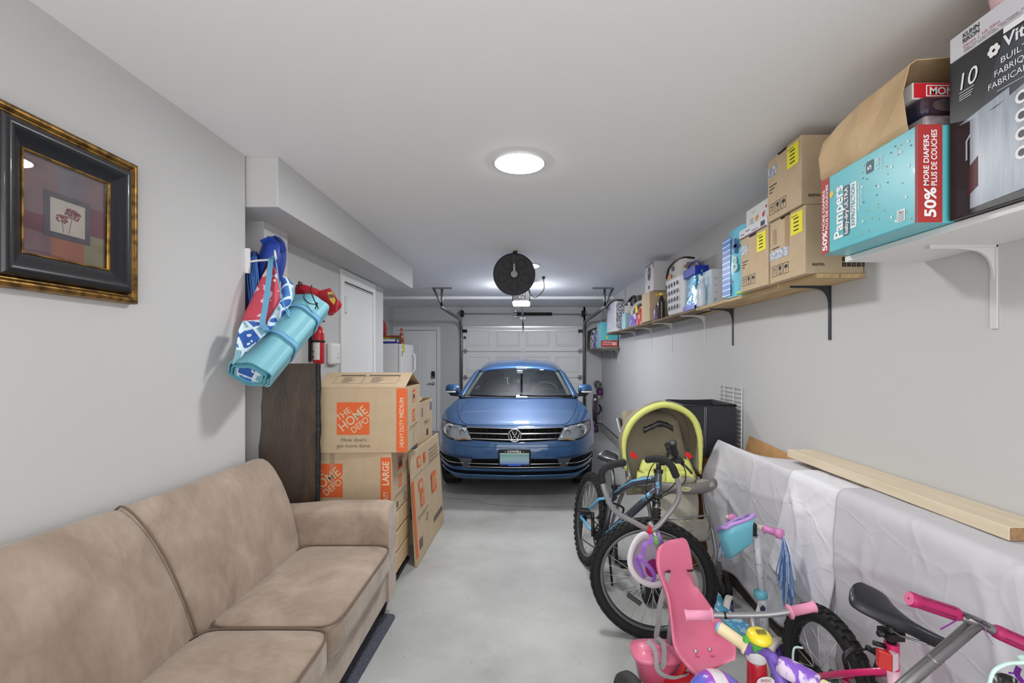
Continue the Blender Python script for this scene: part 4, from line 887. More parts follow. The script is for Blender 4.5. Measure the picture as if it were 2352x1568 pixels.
for s in (-1, 1):
    hl = patch('headlight', lampshape(s), mat('headlight_bowl', (186,190,196), .4, .2), .003, n=8)
    for (x, z, r) in ((.545,.715,.040),(.690,.735,.052)):
        c = fx(s*x, z, .0); m = MB(); ax = Vector((s*.18,-1,.1)).normalized()
        m.lathe([(r*1.12,.012),(r,.022),(r*.86,.014),(r*.55,.0),(r*.3,-.004)], c, ax, 28); m.ball(c+ax*.008, r*.32, 14, 10); m.build('lamp_bowl', refl, hl)
        m = MB()
        for q in range(14): a = 2*math.pi*q/14; m.tube([c+Vector((r*.4*math.cos(a), -.003, r*.4*math.sin(a))), c+Vector((r*.85*math.cos(a), -.016, r*.85*math.sin(a)))], .0015, 4)
        m.build('lamp_facets', mat('facet_dark', (88,92,100), .2, .8), hl, kind='stuff')
    m = MB(); m.grid(lambda u, v: fx(s*(.795+.022*u), .705+.085*v, .008), 3, 5); m.build('side_marker', amber, hl)
    m = MB(); m.grid(lambda u, v: fx(s*(.46+.16*u), .645+.02*v-.006*u, .012), 8, 3); m.build('indicator', mat('indicator_clear', (206,204,200), .15, .5), hl)
    m = MB(); m.grid(lambda u, v: fx(s*(.50+.05*u), .643+.016*v, .0135), 4, 3); m.build('amber_bulb', amber, hl)
    lo, hi = lampshape(s); patch('lens', (lo, hi), lens, .034, n=8, parent=hl)
    e = lo+hi[::-1]; m = MB(); p = []
    for a, b in zip(e, e[1:]+e[:1]):
        for i in range(6): t = i/6; p.append(fx(a[0]+(b[0]-a[0])*t, a[1]+(b[1]-a[1])*t, .006))
    m.tube(p, .005, 5, True); m.build('lamp_surround', trim, hl)
# emblem
ec = fx(0,.694,.02); em = MB(); em.torus(ec, Y_, .064, .0075, 40, 8); o = ec+Vector((0,-.004,0))
def stroke(pts, r=.0065): em.tube([o+Vector((x,0,z)) for x, z in pts], r, 6)
stroke([(-.030,.052),(-.012,.008),(0,-.012) if 0 else (-.004,.006)]); stroke([(.030,.052),(.012,.008),(.004,.006)]); stroke([(-.012,.008),(.012,.008)], .005)
stroke([(-.052,.034),(-.026,-.046),(0,-.002),(.026,-.046),(.052,.034)]); eb = em.build('badge', chr_, car); m = MB(); m.lathe([(0,-.002),(.06,-.002),(.062,.01)], ec, Y_, 36); m.build('badge_backing', trim, eb)
# bumper: intakes, chrome lines, plate
intake = mat('intake_black', (5,5,6), .8, spec=.15)
for s in (-1, 1):
    patch('fog_inlet', ([(s*.50,.372),(s*.62,.368),(s*.835,.385)], [(s*.56,.455),(s*.68,.475),(s*.822,.470)]), intake, .004, n=8)
    patch('inlet_cheek', ([(s*.47,.36),(s*.54,.365)], [(s*.43,.455),(s*.58,.462)]), mat('cheek_grey', (66,70,76), .5), .006, n=8)
    bar('inlet_line', [(s*.52,.41),(s*.70,.415),(s*.835,.425)], chr_, .005, .010)
    e = [(s*.42,.462),(s*.58,.478),(s*.72,.488),(s*.83,.478),(s*.852,.43),(s*.845,.375)]; bar('inlet_rim', e, mat('rim_dark_blue', (28,48,84), .3, .4, coat=.6), .009, .006)
patch('lower_intake', ([(-.50,.356),(0,.345),(.50,.356)], [(-.44,.455),(0,.462),(.44,.455)]), intake, .004, n=10)
for z0 in (.405,.368): bar('intake_line', [(-.50+(z0 > .4)*.02,z0+.004),(0,z0),(.50-(z0 > .4)*.02,z0+.004)], chr_, .005, .012)
patch('lower_slot', ([(-.80,.318),(-.5,.292),(0,.284),(.5,.292),(.80,.318)], [(-.825,.352),(-.5,.325),(0,.317),(.5,.325),(.825,.352)]), intake, .004, n=8)
bar('splitter_line', [(-.80,.307),(-.5,.281),(0,.273),(.5,.281),(.80,.307)], paint, .009, .012)
bar('bumper_crease', [(-.80,.60),(-.4,.575),(0,.567),(.4,.575),(.80,.60)], paint, .004, .001)
pc = fx(0,.472,.022)
m = MB(); m.bb(pc+Vector((-.163,-.004,-.083)), pc+Vector((.163,.03,.083))); pf = m.build('plate_frame', trim, car, bevel=.006)
m = MB(); m.rect(-.147,-.066,.147,.052,pc+Vector((0,-.004,0)),X_,Z_,.001); m.k = 1; m.text('COWELL',0,.058,.019,pc+Vector((0,-.004,0)),X_,Z_,.0015,.145,'c',.03); m.k = 2; m.rect(-.065,-.078,.065,-.058,pc+Vector((0,-.004,0)),X_,Z_,.0018); m.rect(-.147,-.066,.147,-.058,pc+Vector((0,-.004,0)),X_,Z_,.0014)
m.disc(-.09,.066,.004,pc+Vector((0,-.004,0)),X_,Z_); m.k = 1; m.disc(-.092,.066,.004,pc+Vector((0,-.004,0)),X_,Z_,.002); m.disc(.092,.066,.004,pc+Vector((0,-.004,0)),X_,Z_,.002)
def plategrad(N, L, c):
    g = N.new('ShaderNodeSeparateXYZ'); L.new(c, g.inputs[0]); r = N.new('ShaderNodeMapRange'); r.inputs['From Min'].default_value = pc.z-.066; r.inputs['From Max'].default_value = pc.z+.05; L.new(g.outputs[2], r.inputs['Value']); return r.outputs[0]
m.build('number_plate', [ramp_mat('plate_blurred', [(0,(96,126,190)),(.45,(150,184,196)),(.85,(112,164,160)),(1,(180,200,200))], .5, plategrad, interp='LINEAR'), ink_white, mat('plate_blue', (30,84,196), .5)], pf)
m = MB(); m.text('· · ·  ·  · · ·',0,0,.004,pc,X_,Z_,.0,.1,'c'); 
# hood shut lines
shut = mat('shut_line', (8,14,26), .6)
for s in (-1, 1):
    m = MB(); p = []
    for i in range(30): t = i/29; z = .783+(.984-.783)*t; x = .495+.265*t**.62; p.append(fx(s*min(x, interp(TW,z)*.985), z, .0)+Vector((0,0,.001)))
    m.tube(p, .0035, 5); m.build('hood_shut_line', shut, car)
bar('hood_front_line', [(-.495,.784),(-.3,.783),(0,.781),(.3,.783),(.495,.784)], shut, .0035, .0)
# cabin: deck, dash, glass, pillars, roof
def rp(x, y): # roof crown
    c = interp([(1.90,1.335),(2.05,1.372),(2.3,1.412),(2.7,1.447),(3.1,1.440),(3.5,1.385),(3.62,1.35)], y); return Vector((x, y, c-.05*(x/.6)**2-.05*max(0,(abs(x)-.45)/.15)**2))
m = MB(); m.grid(lambda u, v: rp((-1+2*v)*.60, 1.90+1.72*u), 20, 16); roof = m.build('roof', paint, car, solid=.02)
def ws(u, v):   # windscreen, u across -1..1, v up
    w = .745+(.595-.745)*v; y = 1.13+(1.90-1.13)*v; z = .985+(1.335-.985)*v
    return Vector((u*w, y+.10*u*u*(1-.3*v), z-.035*u*u*v+.012*math.sin(math.pi*v)))
m = MB(); m.grid(lambda u, v: ws(-1+2*u, v), 20, 12); m.build('windscreen', glass_mat('windscreen_glass', (186,198,194), .17, .0), car)
for s in (-1, 1):
    m = MB(); R = []
    for i in range(13):
        v = i/12; a = ws(s*.94, v)-Vector((0,.01,0)); b = ws(s*1.0, v)+Vector((s*.03,.05,-.005)); d = ws(s*1.0, v)+Vector((s*.015,.13,-.03)); R.append([a, a.lerp(b,.5)+Vector((0,-.012,.012)), b, d])
    m.loft(R, False, False); m.build('pillar', paint, car, solid=.012)
    m = MB(); p = [ws(s*.93, i/12)-Vector((0,.012,0)) for i in range(13)]; m.tube(p, .013, 6); m.build('pillar_seal', trim, car)
    m = MB(); p = [ws(s*.915, i/12)+Vector((0,.03,-.01)) for i in range(13)]; m.tube(p, 1, 4, ab=(.055,.012), up=X_); m.build('inner_pillar', mat('cabin_grey', (206,212,210), .7), car)
    sw = [Vector((s*.735,1.30,.985)), Vector((s*.725,3.75,1.0)), Vector((s*.60,3.35,1.27)), Vector((s*.60,2.05,1.27))]
    m = MB(); m.add(sw, [(0,1,2,3)]); m.build('side_window', glass_mat('side_glass', (120,130,130), .14, .0), car)
    m = MB(); R = [[Vector((s*.61,y,rp(.6,y).z)), Vector((s*.625,y,rp(.6,y).z-.04)), Vector((s*.60,y,rp(.6,y).z-.05))] for y in [1.95+.1*i for i in range(17)]]; m.loft(R, False, False); m.build('roof_rail', paint, car, solid=.01)
    m = MB(); m.hexa([Vector((s*.735,2.45,.98)),Vector((s*.735,2.55,.98)),Vector((s*.715,2.55,.98)),Vector((s*.715,2.45,.98)),Vector((s*.598,2.5,1.31)),Vector((s*.598,2.58,1.31)),Vector((s*.58,2.58,1.31)),Vector((s*.58,2.5,1.31))]); m.build('centre_pillar', trim, car)
    m = MB(); m.hexa([Vector((s*.735,3.45,.98)),Vector((s*.72,4.0,.985)),Vector((s*.60,4.0,.985)),Vector((s*.6,3.5,.98)),Vector((s*.60,3.3,1.29)),Vector((s*.58,3.6,1.25)),Vector((s*.5,3.6,1.25)),Vector((s*.5,3.3,1.29))]); m.build('rear_pillar', paint, car)
    # mirrors
    c = Vector((s*.895,1.60,1.055)); mm = MB(); R = []
    for (x, w, h) in ((-.085,.045,.050),(-.06,.062,.068),(0,.068,.073),(.06,.060,.062),(.09,.035,.036)):
        R.append([c+Vector((s*x,w*math.cos(a),h*math.copysign(abs(math.sin(a))**.75,math.sin(a))+(.006 if x > 0 else -.004))) for a in [2*math.pi*i/18 for i in range(18)]])
    mm.loft(R, True, True, True); mr = mm.build('mirror', paint, car)
    m = MB(); m.hexa([c+Vector((-s*.20,-.04,-.105)),c+Vector((s*.02,-.04,-.085)),c+Vector((s*.02,.04,-.085)),c+Vector((-s*.20,.06,-.105)),c+Vector((-s*.20,-.03,-.06)),c+Vector((s*.05,-.05,-.058)),c+Vector((s*.05,.05,-.058)),c+Vector((-s*.20,.06,-.06))]); m.build('mirror_foot', trim, mr, bevel=.01)
    m = MB(); m.tube([c+Vector((s*x,-.066+.4*max(0,x-.03)**1.2,-.032)) for x in (-.05,0,.05,.085)],1,6,ab=(.006,.012),up=Y_); m.build('mirror_indicator', mat('indicator_lens', (214,206,196), .2), mr)
m = MB(); m.add([Vector((-.60,3.58,1.35)),Vector((.60,3.58,1.35)),Vector((.66,4.05,1.0)),Vector((-.66,4.05,1.0))], [(0,1,2,3)]); m.build('rear_window', glass_mat('side_glass', (120,130,130), .14, .0), car)
cab = mat('cabin_black', (58,60,60), .7); cabg = mat('cabin_dash', (88,96,96), .7)
m = MB(); m.grid(lambda u, v: Vector(((-1+2*v)*.71, 1.16+.55*u, .985+.045*math.sin(math.pi*min(1,u*1.2))*(1-.4*(2*v-1)**2)-.18*max(0,u-.75)/.25)), 14, 12); m.build('dashboard', cab, car)
m = MB(); m.grid(lambda u, v: Vector((.20+.34*v, 1.42+.22*u, 1.005+.075*math.sin(math.pi*v)*math.sin(math.pi*min(1,.35+u*.65)))), 8, 14); m.build('instrument_hood', cabg, car)
m = MB(); n_ = Vector((0,-.85,.5)).normalized(); m.torus(Vector((.37,1.74,.985)), n_, .175, .016, 40, 8); sg = m.build('steering_wheel', cabg, car); m = MB(); m.lathe([(0,.02),(.05,.018),(.07,-.01)], Vector((.37,1.74,.985)), n_, 20); m.tube([Vector((.21,1.74,.985)),Vector((.53,1.74,.985))], .014, 6); m.build('wheel_hub', cab, sg)
for x in (-.36,.36):
    m = MB(); R = []
    for z, w, y, d in ((.75,.24,2.1,.12),(.98,.235,2.22,.11),(1.12,.19,2.29,.08),(1.15,.12,2.31,.05)): R.append([Vector((x+w*math.copysign(abs(math.cos(a))**.5,math.cos(a)), y+d*math.sin(a), z)) for a in [2*math.pi*i/20 for i in range(20)]])
    m.loft(R, True, True, True); st = m.build('front_seat', cab, car)
    m = MB(); m.ball((x,2.34,1.225),(.125,.05,.075),18,10); m.build('headrest', cab, st)
    m = MB()
    for dx in (-.05,.05): m.cyl((x+dx,2.325,1.13),(x+dx,2.325,1.2),.007,n=6)
    m.build('headrest_post', chrome, st)
m = MB(); m.bb((-.62,3.1,.7),(.62,3.3,1.12)); m.build('rear_seat', cab, car, bevel=.06, seg=4)
m = MB(); m.bb((-.64,1.75,.985-.005),(.64,1.8,.99)); 
rm = Vector((.01,1.80,1.225)); m = MB(); m.bb(rm+Vector((-.055,-.03,-.035)), rm+Vector((.055,.04,.085))); rmo = m.build('sensor_housing', mat('mirror_housing', (92,98,104), .25, .3), car, bevel=.02, seg=3); m = MB(); m.box(rm+Vector((0,.03,-.075)),(.225,.03,.065)); m.build('rear_view_mirror', trim, car, bevel=.012, seg=3)
m = MB(); m.box(rm+Vector((0,-.032,.0)),(.09,.006,.05)); m.build('sensor_window', trim, rmo)
m = MB(); m.tube([rm+Vector((-.01,-.03,.05)), rm+Vector((-.012,-.035,-.05))], .003, 5); m.torus(rm+Vector((-.014,-.04,-.072)), Y_, .020, .005, 20, 6); m.ball(rm+Vector((-.014,-.042,-.072)), .010, 10, 6); m.build('hanging_ornament', mat('ornament_gold', (196,186,140), .3, .7), car)
m = MB(); m.rect(.29,-.01,.345,.012,ws(.0,.93)+Vector((0,-.004,0)),X_,Vector((0,.77,.35)).normalized(),.001); m.build('windscreen_sticker', label_w, car)
m = MB(); m.bb((-.20,1.78,1.20),(-.13,1.79,1.207)); m.tube([(-.165,1.78,1.2),(-.15,1.70,1.12)],.006,6); m.build('hanging_tag', ink_white, car)
for s, x0, x1 in ((1,-.58,-.02),(1,.02,.66)):
    m = MB(); m.tube([ws(x0/.715,.03)+Vector((0,-.02,.01)), ws((x0+x1)/2/.715,.012)+Vector((0,-.025,.012)), ws(x1/.715,.0)+Vector((0,-.03,.012))], 1, 4, ab=(.012,.008), up=Z_); m.build('wiper', trim, car)
m = MB(); m.grid(lambda u, v: ws(-1+2*u, 0)+Vector((0,-.075+.085*v,-.006+.004*v)), 20, 3); m.build('cowl', trim, car)
for x, y in WHL:
    s = 1 if x > 0 else -1
    m = MB(); m.lathe([(.20,-.095),(.27,-.105),(.305,-.095),(.315,-.07),(.317,0),(.315,.07),(.305,.095),(.27,.105),(.20,.095)], (x,y,.317), (s,0,0), 48)
    for q in range(60):
        a = 2*math.pi*q/60
        for d in (-.06,-.02,.02,.06): m.box(Vector((x+d, y+.318*math.cos(a), .317+.318*math.sin(a)))-Vector((0,0,0)), (.03,.02,.004), Matrix.Rotation(a-math.pi/2, 3, 'X'))
    w = m.build('tyre', rubber, car)
    m = MB(); m.lathe([(0,.07),(.05,.075),(.19,.06),(.205,.09),(.21,.02),(.20,-.08)], (x,y,.317), (s,0,0), 40); m.build('rim', mat('alloy', (150,154,160), .3, .9), w)
m = MB(); m.bb((-.78,.35,.17),(.78,4.0,.215)); m.build('undertray', trim, car)
for s in (-1, 1):
    for y in (1.95,3.05): m = MB(); m.tube([(s*.893,y,.80),(s*.893,y+.16,.80)], .012, 6); m.build('door_handle', paint, car)
    m = MB(); m.tube([(s*.889,1.35,.33),(s*.891,1.32,.6),(s*.862,1.33,.84),(s*.742,1.36,.98)], .003, 4); m.tube([(s*.89,2.5,.33),(s*.896,2.5,.7),(s*.75,2.5,.98)], .003, 4); m.build('door_shut_line', shut, car)
# ---------------------------------------------------------------- right wall shelves
def bracket(t, y, zt, arm, leg, mt, w=.018):
    m = MB(); n = 10; x0 = XR
    m.bb((x0-.006,y-w/2,zt-leg),(x0-.0005,y+w/2,zt)); m.bb((x0-arm,y-w/2,zt-.006),(x0,y+w/2,zt))
    R = []
    for i in range(n+1):    # curved web between arm and leg
        s = i/n; a = (1-s); e = .035+ .0
        x = x0-arm*.96*(1-s)**1.0; z = zt-leg*.96*s
        d = .012+.05*math.sin(math.pi*.5*(1-abs(2*s-1)))*0
        R.append((x, z))
    pts = [Vector((x0-arm*.97,y,zt-.004))]+[Vector((x0-arm*.97*(1-s)**3.2-.004, y, zt-.010-leg*.93*s**3.2)) for s in [i/12 for i in range(13)]]+[Vector((x0-.003,y,zt-leg*.97))]
    top = [Vector((p.x, y, zt)) if p.z > zt-.0 else p for p in pts]
    vs = []
    for p in pts: vs.append(Vector((p.x,y-.004,p.z))); vs.append(Vector((p.x,y+.004,p.z)))
    k = len(vs); c0, c1 = Vector((x0,y-.004,zt)), Vector((x0,y+.004,zt))
    m.add(vs+[c0,c1], [(2*i,2*i+2,2*i+3,2*i+1) for i in range(k//2-1)]+[(2*i,2*i+2,k) for i in range(k//2-1)]+[(2*i+1,2*i+3,k+1) for i in range(k//2-1)])
    return m.build('bracket', mt, t)
woodl = mat('shelf_pine', (206,180,136), .65, var=.7, vs=4, col2=(168,136,92), stretch=(8,1,8), bump=.1, bs=25)
woodd = mat('shelf_aged_wood', (138,118,92), .75, var=.8, vs=4, col2=(96,80,62), stretch=(8,1,8), bump=.15, bs=25)
brk_d = mat('bracket_charcoal', (62,66,72), .4, .5); brk_w = mat('bracket_white', (206,206,204), .45)
ws_ = thing('wooden_shelf', 'long plank shelf on brackets along the right wall, crowded with boxes and bags', 'shelf', (XR-.1,4.7,1.85), 0, None, True)
ZT = 1.866
for x0, x1, y0, y1, mt in ((1.305,1.408,2.09,3.58,woodl),(1.412,1.524,2.09,3.9,woodl),(1.30,1.372,3.60,5.35,woodd),(1.376,1.448,3.60,5.4,woodd),(1.452,1.524,3.95,5.5,woodd),(1.295,1.372,5.36,7.45,woodd),(1.376,1.448,5.42,7.45,woodd),(1.452,1.524,5.52,7.45,woodd)):
    m = MB(); m.bb((x0,y0,ZT-.019),(x1,y1,ZT)); m.build('plank', mt, ws_, bevel=.002)
m = MB(); m.bb((1.33,2.2,ZT-.019-.0),(1.331,2.201,ZT-.018)); 
for y, mt, arm, leg in ((2.335,brk_d,.20,.27),(3.43,brk_d,.17,.27),(3.97,brk_w,.21,.30),(4.86,brk_w,.21,.30),(5.65,brk_w,.21,.30),(6.5,brk_w,.21,.30)): bracket(ws_, y, ZT-.0195, arm, leg, mt)
wh = thing('white_shelf', 'white laminate shelf on white brackets nearest the camera on the right', 'shelf', (XR-.15,1.2,1.85), 0, None, True)
m = MB(); m.bb((1.222,.55,1.853),(1.5255,1.785,1.874)); m.build('board', white_paint, wh, bevel=.002)
bracket(wh, 1.516, 1.8525, .22, .27, brk_w, .022); bracket(wh, .80, 1.8525, .22, .27, brk_w, .022)
fsf = thing('back_shelf', 'small low plank shelf on thin white brackets in the back right corner', 'shelf', (XR-.15,8.4,1.64), 0, None, True)
m = MB(); m.bb((1.20,7.55,1.625),(1.36,9.3,1.645)); m.build('plank', woodd, fsf); m = MB(); m.bb((1.365,7.55,1.625),(1.525,9.3,1.645)); m.build('plank', woodd, fsf)
for y in (7.72,8.25,9.05): bracket(fsf, y, 1.6245, .26, .24, brk_w)

FU, FN = Vector((0,-1,0)), Vector((1,0,0))      # text direction on aisle faces and on faces towards the camera
ZW = 1.875
# blender box
bb = thing('blender_box', 'tall black appliance carton with white lettering, nearest on the white shelf', 'box', (1.345,1.075,ZW), 0)
m = MB(); m.bb((-.145,-.245,0),(.155,.245,.442)); m.build('body', mat('carton_black', (24,25,29), .38, var=.3, vs=60, col2=(34,36,40), coat=.1), bb, bevel=.002)
o = Vector((-.145,.245,0)); m = MB(); gsil = mat('print_silver', (176,184,194), .4)
def grad_c(N, L, c):
    g = N.new('ShaderNodeSeparateXYZ'); L.new(c, g.inputs[0]); r = N.new('ShaderNodeMapRange'); r.inputs['From Min'].default_value = .25; r.inputs['From Max'].default_value = -.2; L.new(g.outputs[1], r.inputs['Value']); return r.outputs[0]
greyg = ramp_mat('print_backdrop', [(0,(24,25,29)),(.35,(52,58,66)),(.8,(96,104,114))], .45, grad_c, interp='LINEAR')
m.k = 0; m.plate([(.07,.02),(.49,.02),(.49,.42),(.15,.42),(.10,.28)], o, FU, Z_, .0006)
m.k = 1; m.plate([(.062,.015),(.34,.03),(.34,.275),(.20,.275),(.13,.252),(.062,.252)], o, FU, Z_, .001); m.plate([(.03,.255),(.10,.272),(.165,.285),(.165,.262),(.10,.250)], o, FU, Z_, .0012)
m.k = 2; m.text('10', .035, .350, .044, o, FU, Z_, .002, .046, shear=.15); m.rect(.032,.342,.075,.3435,o,FU,Z_,.002)
for k in range(3): m.rect(.032,.334-.006*k,.072-.003*k,.3355-.006*k,o,FU,Z_,.002)
m.text('Vitamix', .150, .402-.012, .030, o, FU, Z_, .002, .14, bold=.02)
m.k = 2
for q in range(6): a = q*math.pi/3; m.disc(.127+.010*math.cos(a), .400+.010*math.sin(a), .0065, o, FU, Z_, .002+.0001*q, 10)
for k, (st, w) in enumerate((('BUILT TO LAST', .17), ('FABRIQUÉ POUR DURER', .235), ('FABRICADAS PARA DURAR', .26))): m.text(st, .145-.016*k, .356-.026*k, .015, o, FU, Z_, .002, w)
m.rect(.135,.290,.40,.2912,o,FU,Z_,.002)
for k in range(4): m.disc(.195, .245-.045*k, .016, o, FU, Z_, .002, 20)
m.k = 0
for k in range(4): m.disc(.195, .245-.045*k, .009, o, FU, Z_, .0026, 14)
m.k = 3
m.plate([(.05,.15),(.055,.15),(.055,.20),(.065,.215),(.062,.218),(.05,.203)], o, FU, Z_, .0013); m.k = 4; m.plate([(.055,.05),(.085,.07),(.085,.15),(.06,.13)], o, FU, Z_, .0012)
m.k = 2; m.rect(.15,.426,.20,.442,o,FU,Z_,.001)
m.build('print', [greyg, mat('print_jug', (156,166,178), .35, var=.6, vs=18, col2=(112,122,136), stretch=(1,3,.3)), ink_white, gsil, mat('print_dark_red', (74,24,28), .5)], bb)
pb = thing('pan_box', 'flat white cookware carton lying on the black appliance carton', 'box', (1.35,1.08,ZW+.4435), 0)
m = MB(); m.bb((-.15,-.22,0),(.14,.24,.068)); m.build('body', mat('carton_white', (206,206,212), .45), pb, bevel=.003)
o = Vector((-.15,.24,0)); m = MB(); m.k = 0; m.text('KUHN', .042, .046, .012, o, FU, Z_, .0015, .046, bold=.02); m.text('RIKON', .042, .031, .012, o, FU, Z_, .0015, .046, bold=.02); m.k = 1; m.text('26cm | 10.25in', .042, .018, .008, o, FU, Z_, .0015, .10); m.k = 2
m.text('GRILL PAN · CAST IRON · GRILLPFANNE · POÊLE', .045, .010, .0045, o, FU, Z_, .0015, .17); m.text('PARRILLA · BISTECCHIERA · PAN GRIDDLE', .045, .004, .0045, o, FU, Z_, .0015, .15); m.build('print', [ink, mat('print_red', (186,70,84), .5), mat('print_plum', (92,60,84), .6)], pb)
pk = thing('woven_basket', 'pink woven basket on top of the flat cookware carton', 'basket', (1.355,1.06,ZW+.4435+.069), 0)
pink_w = ramp_mat('pink_weave', [(0,(196,140,146)),(.42,(226,184,188)),(.6,(232,194,196))], .75, lambda N, L, c: (lambda w: (L.new(c, w.inputs['Vector']), setattr(w.inputs['Scale'], 'default_value', 130), w.outputs['Distance'])[2])(N.new('ShaderNodeTexVoronoi')), interp='LINEAR')
m = MB(); R = []
for z, e in ((0,0),(.05,.006),(.15,.02),(.152,.014),(.01,-.008)): R.append([Vector((x*(.135+e),y*(.19+e),z)) for x, y in [(math.copysign(abs(math.cos(a))**.3,math.cos(a)),math.copysign(abs(math.sin(a))**.3,math.sin(a))) for a in [2*math.pi*i/48 for i in range(48)]]])
m.loft(R, True, True, True); m.build('body', pink_w, pk); m = MB(); m.tube([v+Vector((0,0,.003)) for v in R[2]], .006, 6, True); m.build('rim', mat('pink_rim', (224,178,184), .6), pk)
# diaper box
dbx = thing('diaper_box', 'turquoise diaper carton with red strips overhanging the white shelf end', 'box', (1.24,1.55,ZW), 0)
tq = mat('carton_turquoise', (92,186,196), .35, var=.25, vs=9, col2=(70,168,182), coat=.2); rd = mat('carton_red', (206,66,44), .4, coat=.2)
m = MB(); m.bb((-.12,-.218,0),(.16,.215,.28)); m.build('body', tq, dbx, bevel=.003)
o = Vector((-.12,.215,0)); m = MB(); m.k = 0; m.rect(0,0,.046,.28,o,FU,Z_); m.text('', 0,0,.01,o,FU,Z_)
n0 = Vector((-.12,-.218,0)); m.rect(0,0,.070,.28,n0,X_,Z_); m.rect(.425,0,.433,.28,o,FU,Z_)
m.k = 1; R90 = math.pi/2
m.text('50%', .035, .012, .026, o, FU, Z_, .002, .075, bold=.03, rot=R90); m.text('MORE DIAPERS', .022, .09, .013, o, FU, Z_, .002, .15, bold=.02, rot=R90); m.text('PLUS DE COUCHES', .040, .09, .013, o, FU, Z_, .002, .165, bold=.02, rot=R90)
m.text('50%', .050, .015, .032, n0, X_, Z_, .002, .085, bold=.03, rot=R90); m.text('MORE DIAPERS', .030, .105, .015, n0, X_, Z_, .002, .145, bold=.02, rot=R90); m.text('PLUS DE COUCHES', .053, .105, .016, n0, X_, Z_, .002, .16, bold=.02, rot=R90)
m.text('Pampers', .120, .040, .046, o, FU, Z_, .002, .185, bold=.03, rot=R90)
m.k = 2; m.plate([(.128,.04),(.150,.04),(.155,.05),(.155,.205),(.150,.215),(.128,.215),(.123,.205),(.123,.05)], o, FU, Z_, .001); m.k = 1; m.text('baby-dry ULTRA', .147, .046, .018, o, FU, Z_, .002, .162, bold=.02, rot=R90)
m.plate([(.158,.058),(.185,.058),(.188,.063),(.188,.208),(.185,.213),(.158,.213)], o, FU, Z_, .001); m.k = 3; m.text('3XPROTECTION', .180, .064, .017, o, FU, Z_, .002, .142, bold=.02, rot=R90)
m.k = 1; m.text('FRAGRANCE FREE', .203, .11, .007, o, FU, Z_, .002, .09, rot=R90); m.text('SANS PARFUM', .214, .12, .007, o, FU, Z_, .002, .07, rot=R90)
m.k = 2; m.plate([(.235,.215),(.262,.215),(.265,.22),(.265,.25),(.262,.254),(.235,.254),(.232,.25),(.232,.22)], o, FU, Z_, .001); m.k = 1; m.text('5', .257, .225, .017, o, FU, Z_, .002, .014, bold=.02, rot=R90); m.text('138', .290, .215, .016, o, FU, Z_, .002, .034, rot=R90); m.text('COUCHES', .302, .208, .008, o, FU, Z_, .002, .044, rot=R90)
random.seed(5)
for k in range(44):
    x, y = .215+random.random()*.2, .012+random.random()*.25
    if .225 < x < .31 and y > .2: continue
    m.k = (1,4,5,2)[k % 4]; r = .0035+.0025*(k % 4 == 0)
    if k % 4 == 0: m.plate([(x+r*(1 if i % 2 == 0 else .45)*math.cos(math.pi/2+i*math.pi/5), y+r*(1 if i % 2 == 0 else .45)*math.sin(math.pi/2+i*math.pi/5)) for i in range(10)], o, FU, Z_, .0015)
    else: m.disc(x, y, r*.7, o, FU, Z_, .0015, 9)
m.k = 6; pts = [(.100,.213),(.108,.222),(.118,.222),(.124,.214),(.121,.205),(.112,.198),(.106,.20)]; m.plate([(a-.052,b) for a, b in pts], o, FU, Z_, .0014)
m.k = 1; m.rect(.36,.02,.39,.055,o,FU,Z_,.0012); m.k = 2
for k in range(6): m.rect(.363,.023+.005*k,.387,.025+.005*k,o,FU,Z_,.0016)
m.k = 6; m.disc(.118,.09,.006,n0,X_,Z_,.0012)
m.build('print', [rd, ink_white, mat('print_navy_grey', (62,86,102), .5), mat('print_teal', (58,140,152), .5), mat('print_lime', (170,190,80), .5), mat('print_orange', (226,150,80), .5), mat('print_yellow', (222,192,70), .5)], dbx)
# paper bag with board game box
pg = thing('paper_bag', 'open brown paper bag lying on the turquoise diaper carton', 'bag', (1.26,1.58,ZW+.281), 0)
bagm = mat('brown_paper', (202,174,136), .8, var=.7, vs=6, col2=(176,146,106), bump=.45, bs=7); R = []
for k, (y, x0, x1, zt) in enumerate(((.235,-.11,.15,.09),(.20,-.125,.17,.165),(.12,-.13,.18,.190),(.0,-.13,.185,.205),(-.10,-.128,.185,.215),(-.19,-.125,.188,.22))):
    g = []
    for i, (x, z) in enumerate(((x0+.012,.0),(x0,.03),(x0-.012*(k%2),zt*.55),(x0+.006,zt*.93),(x0+.03,zt),((x0+x1)/2,zt+.008*(k%2)),(x1-.02,zt),(x1,zt*.9),(x1,.03),(x1-.01,.0),((x0+x1)/2,.0))): g.append(Vector((x+.008*nz(i,k,1,1.7), y+.01*nz(i*1.3,k,2), max(0.001, z+.010*nz(i,k*1.4,5)))))
    R.append(g)
m = MB(); m.loft(R, True, False, False); m.add(R[0], [tuple(range(11))]); m.build('bag', bagm, pg, solid=.003)
gb_ = thing('board_game_box', 'red board game box lying inside the brown paper bag', 'box', (1.262,1.475,ZW+.281+.106), 0)
m = MB(); m.bb((-.105,-.08,0),(.16,.10,.05)); m.build('body', mat('game_box_grey', (206,202,200), .5), gb_, bevel=.002); m = MB(); n0 = Vector((-.105,-.08,0)); m.rect(.004,.004,.262,.048,n0,X_,Z_); m.k = 1; m.rect(.04,.008,.24,.042,n0,X_,Z_,.0014); m.k = 0; m.rect(.043,.011,.237,.039,n0,X_,Z_,.0018); m.k = 1; m.text('MONOPOLY', .05, .014, .021, n0, X_, Z_, .0024, .18, bold=.03); m.build('print', [mat('game_red', (196,34,44), .4), ink_white], gb_)
ck = thing('snack_packet', 'dark blue snack packet with clear wrap under the red board game box', 'packet', (1.29,1.47,ZW+.281+.004), 0)
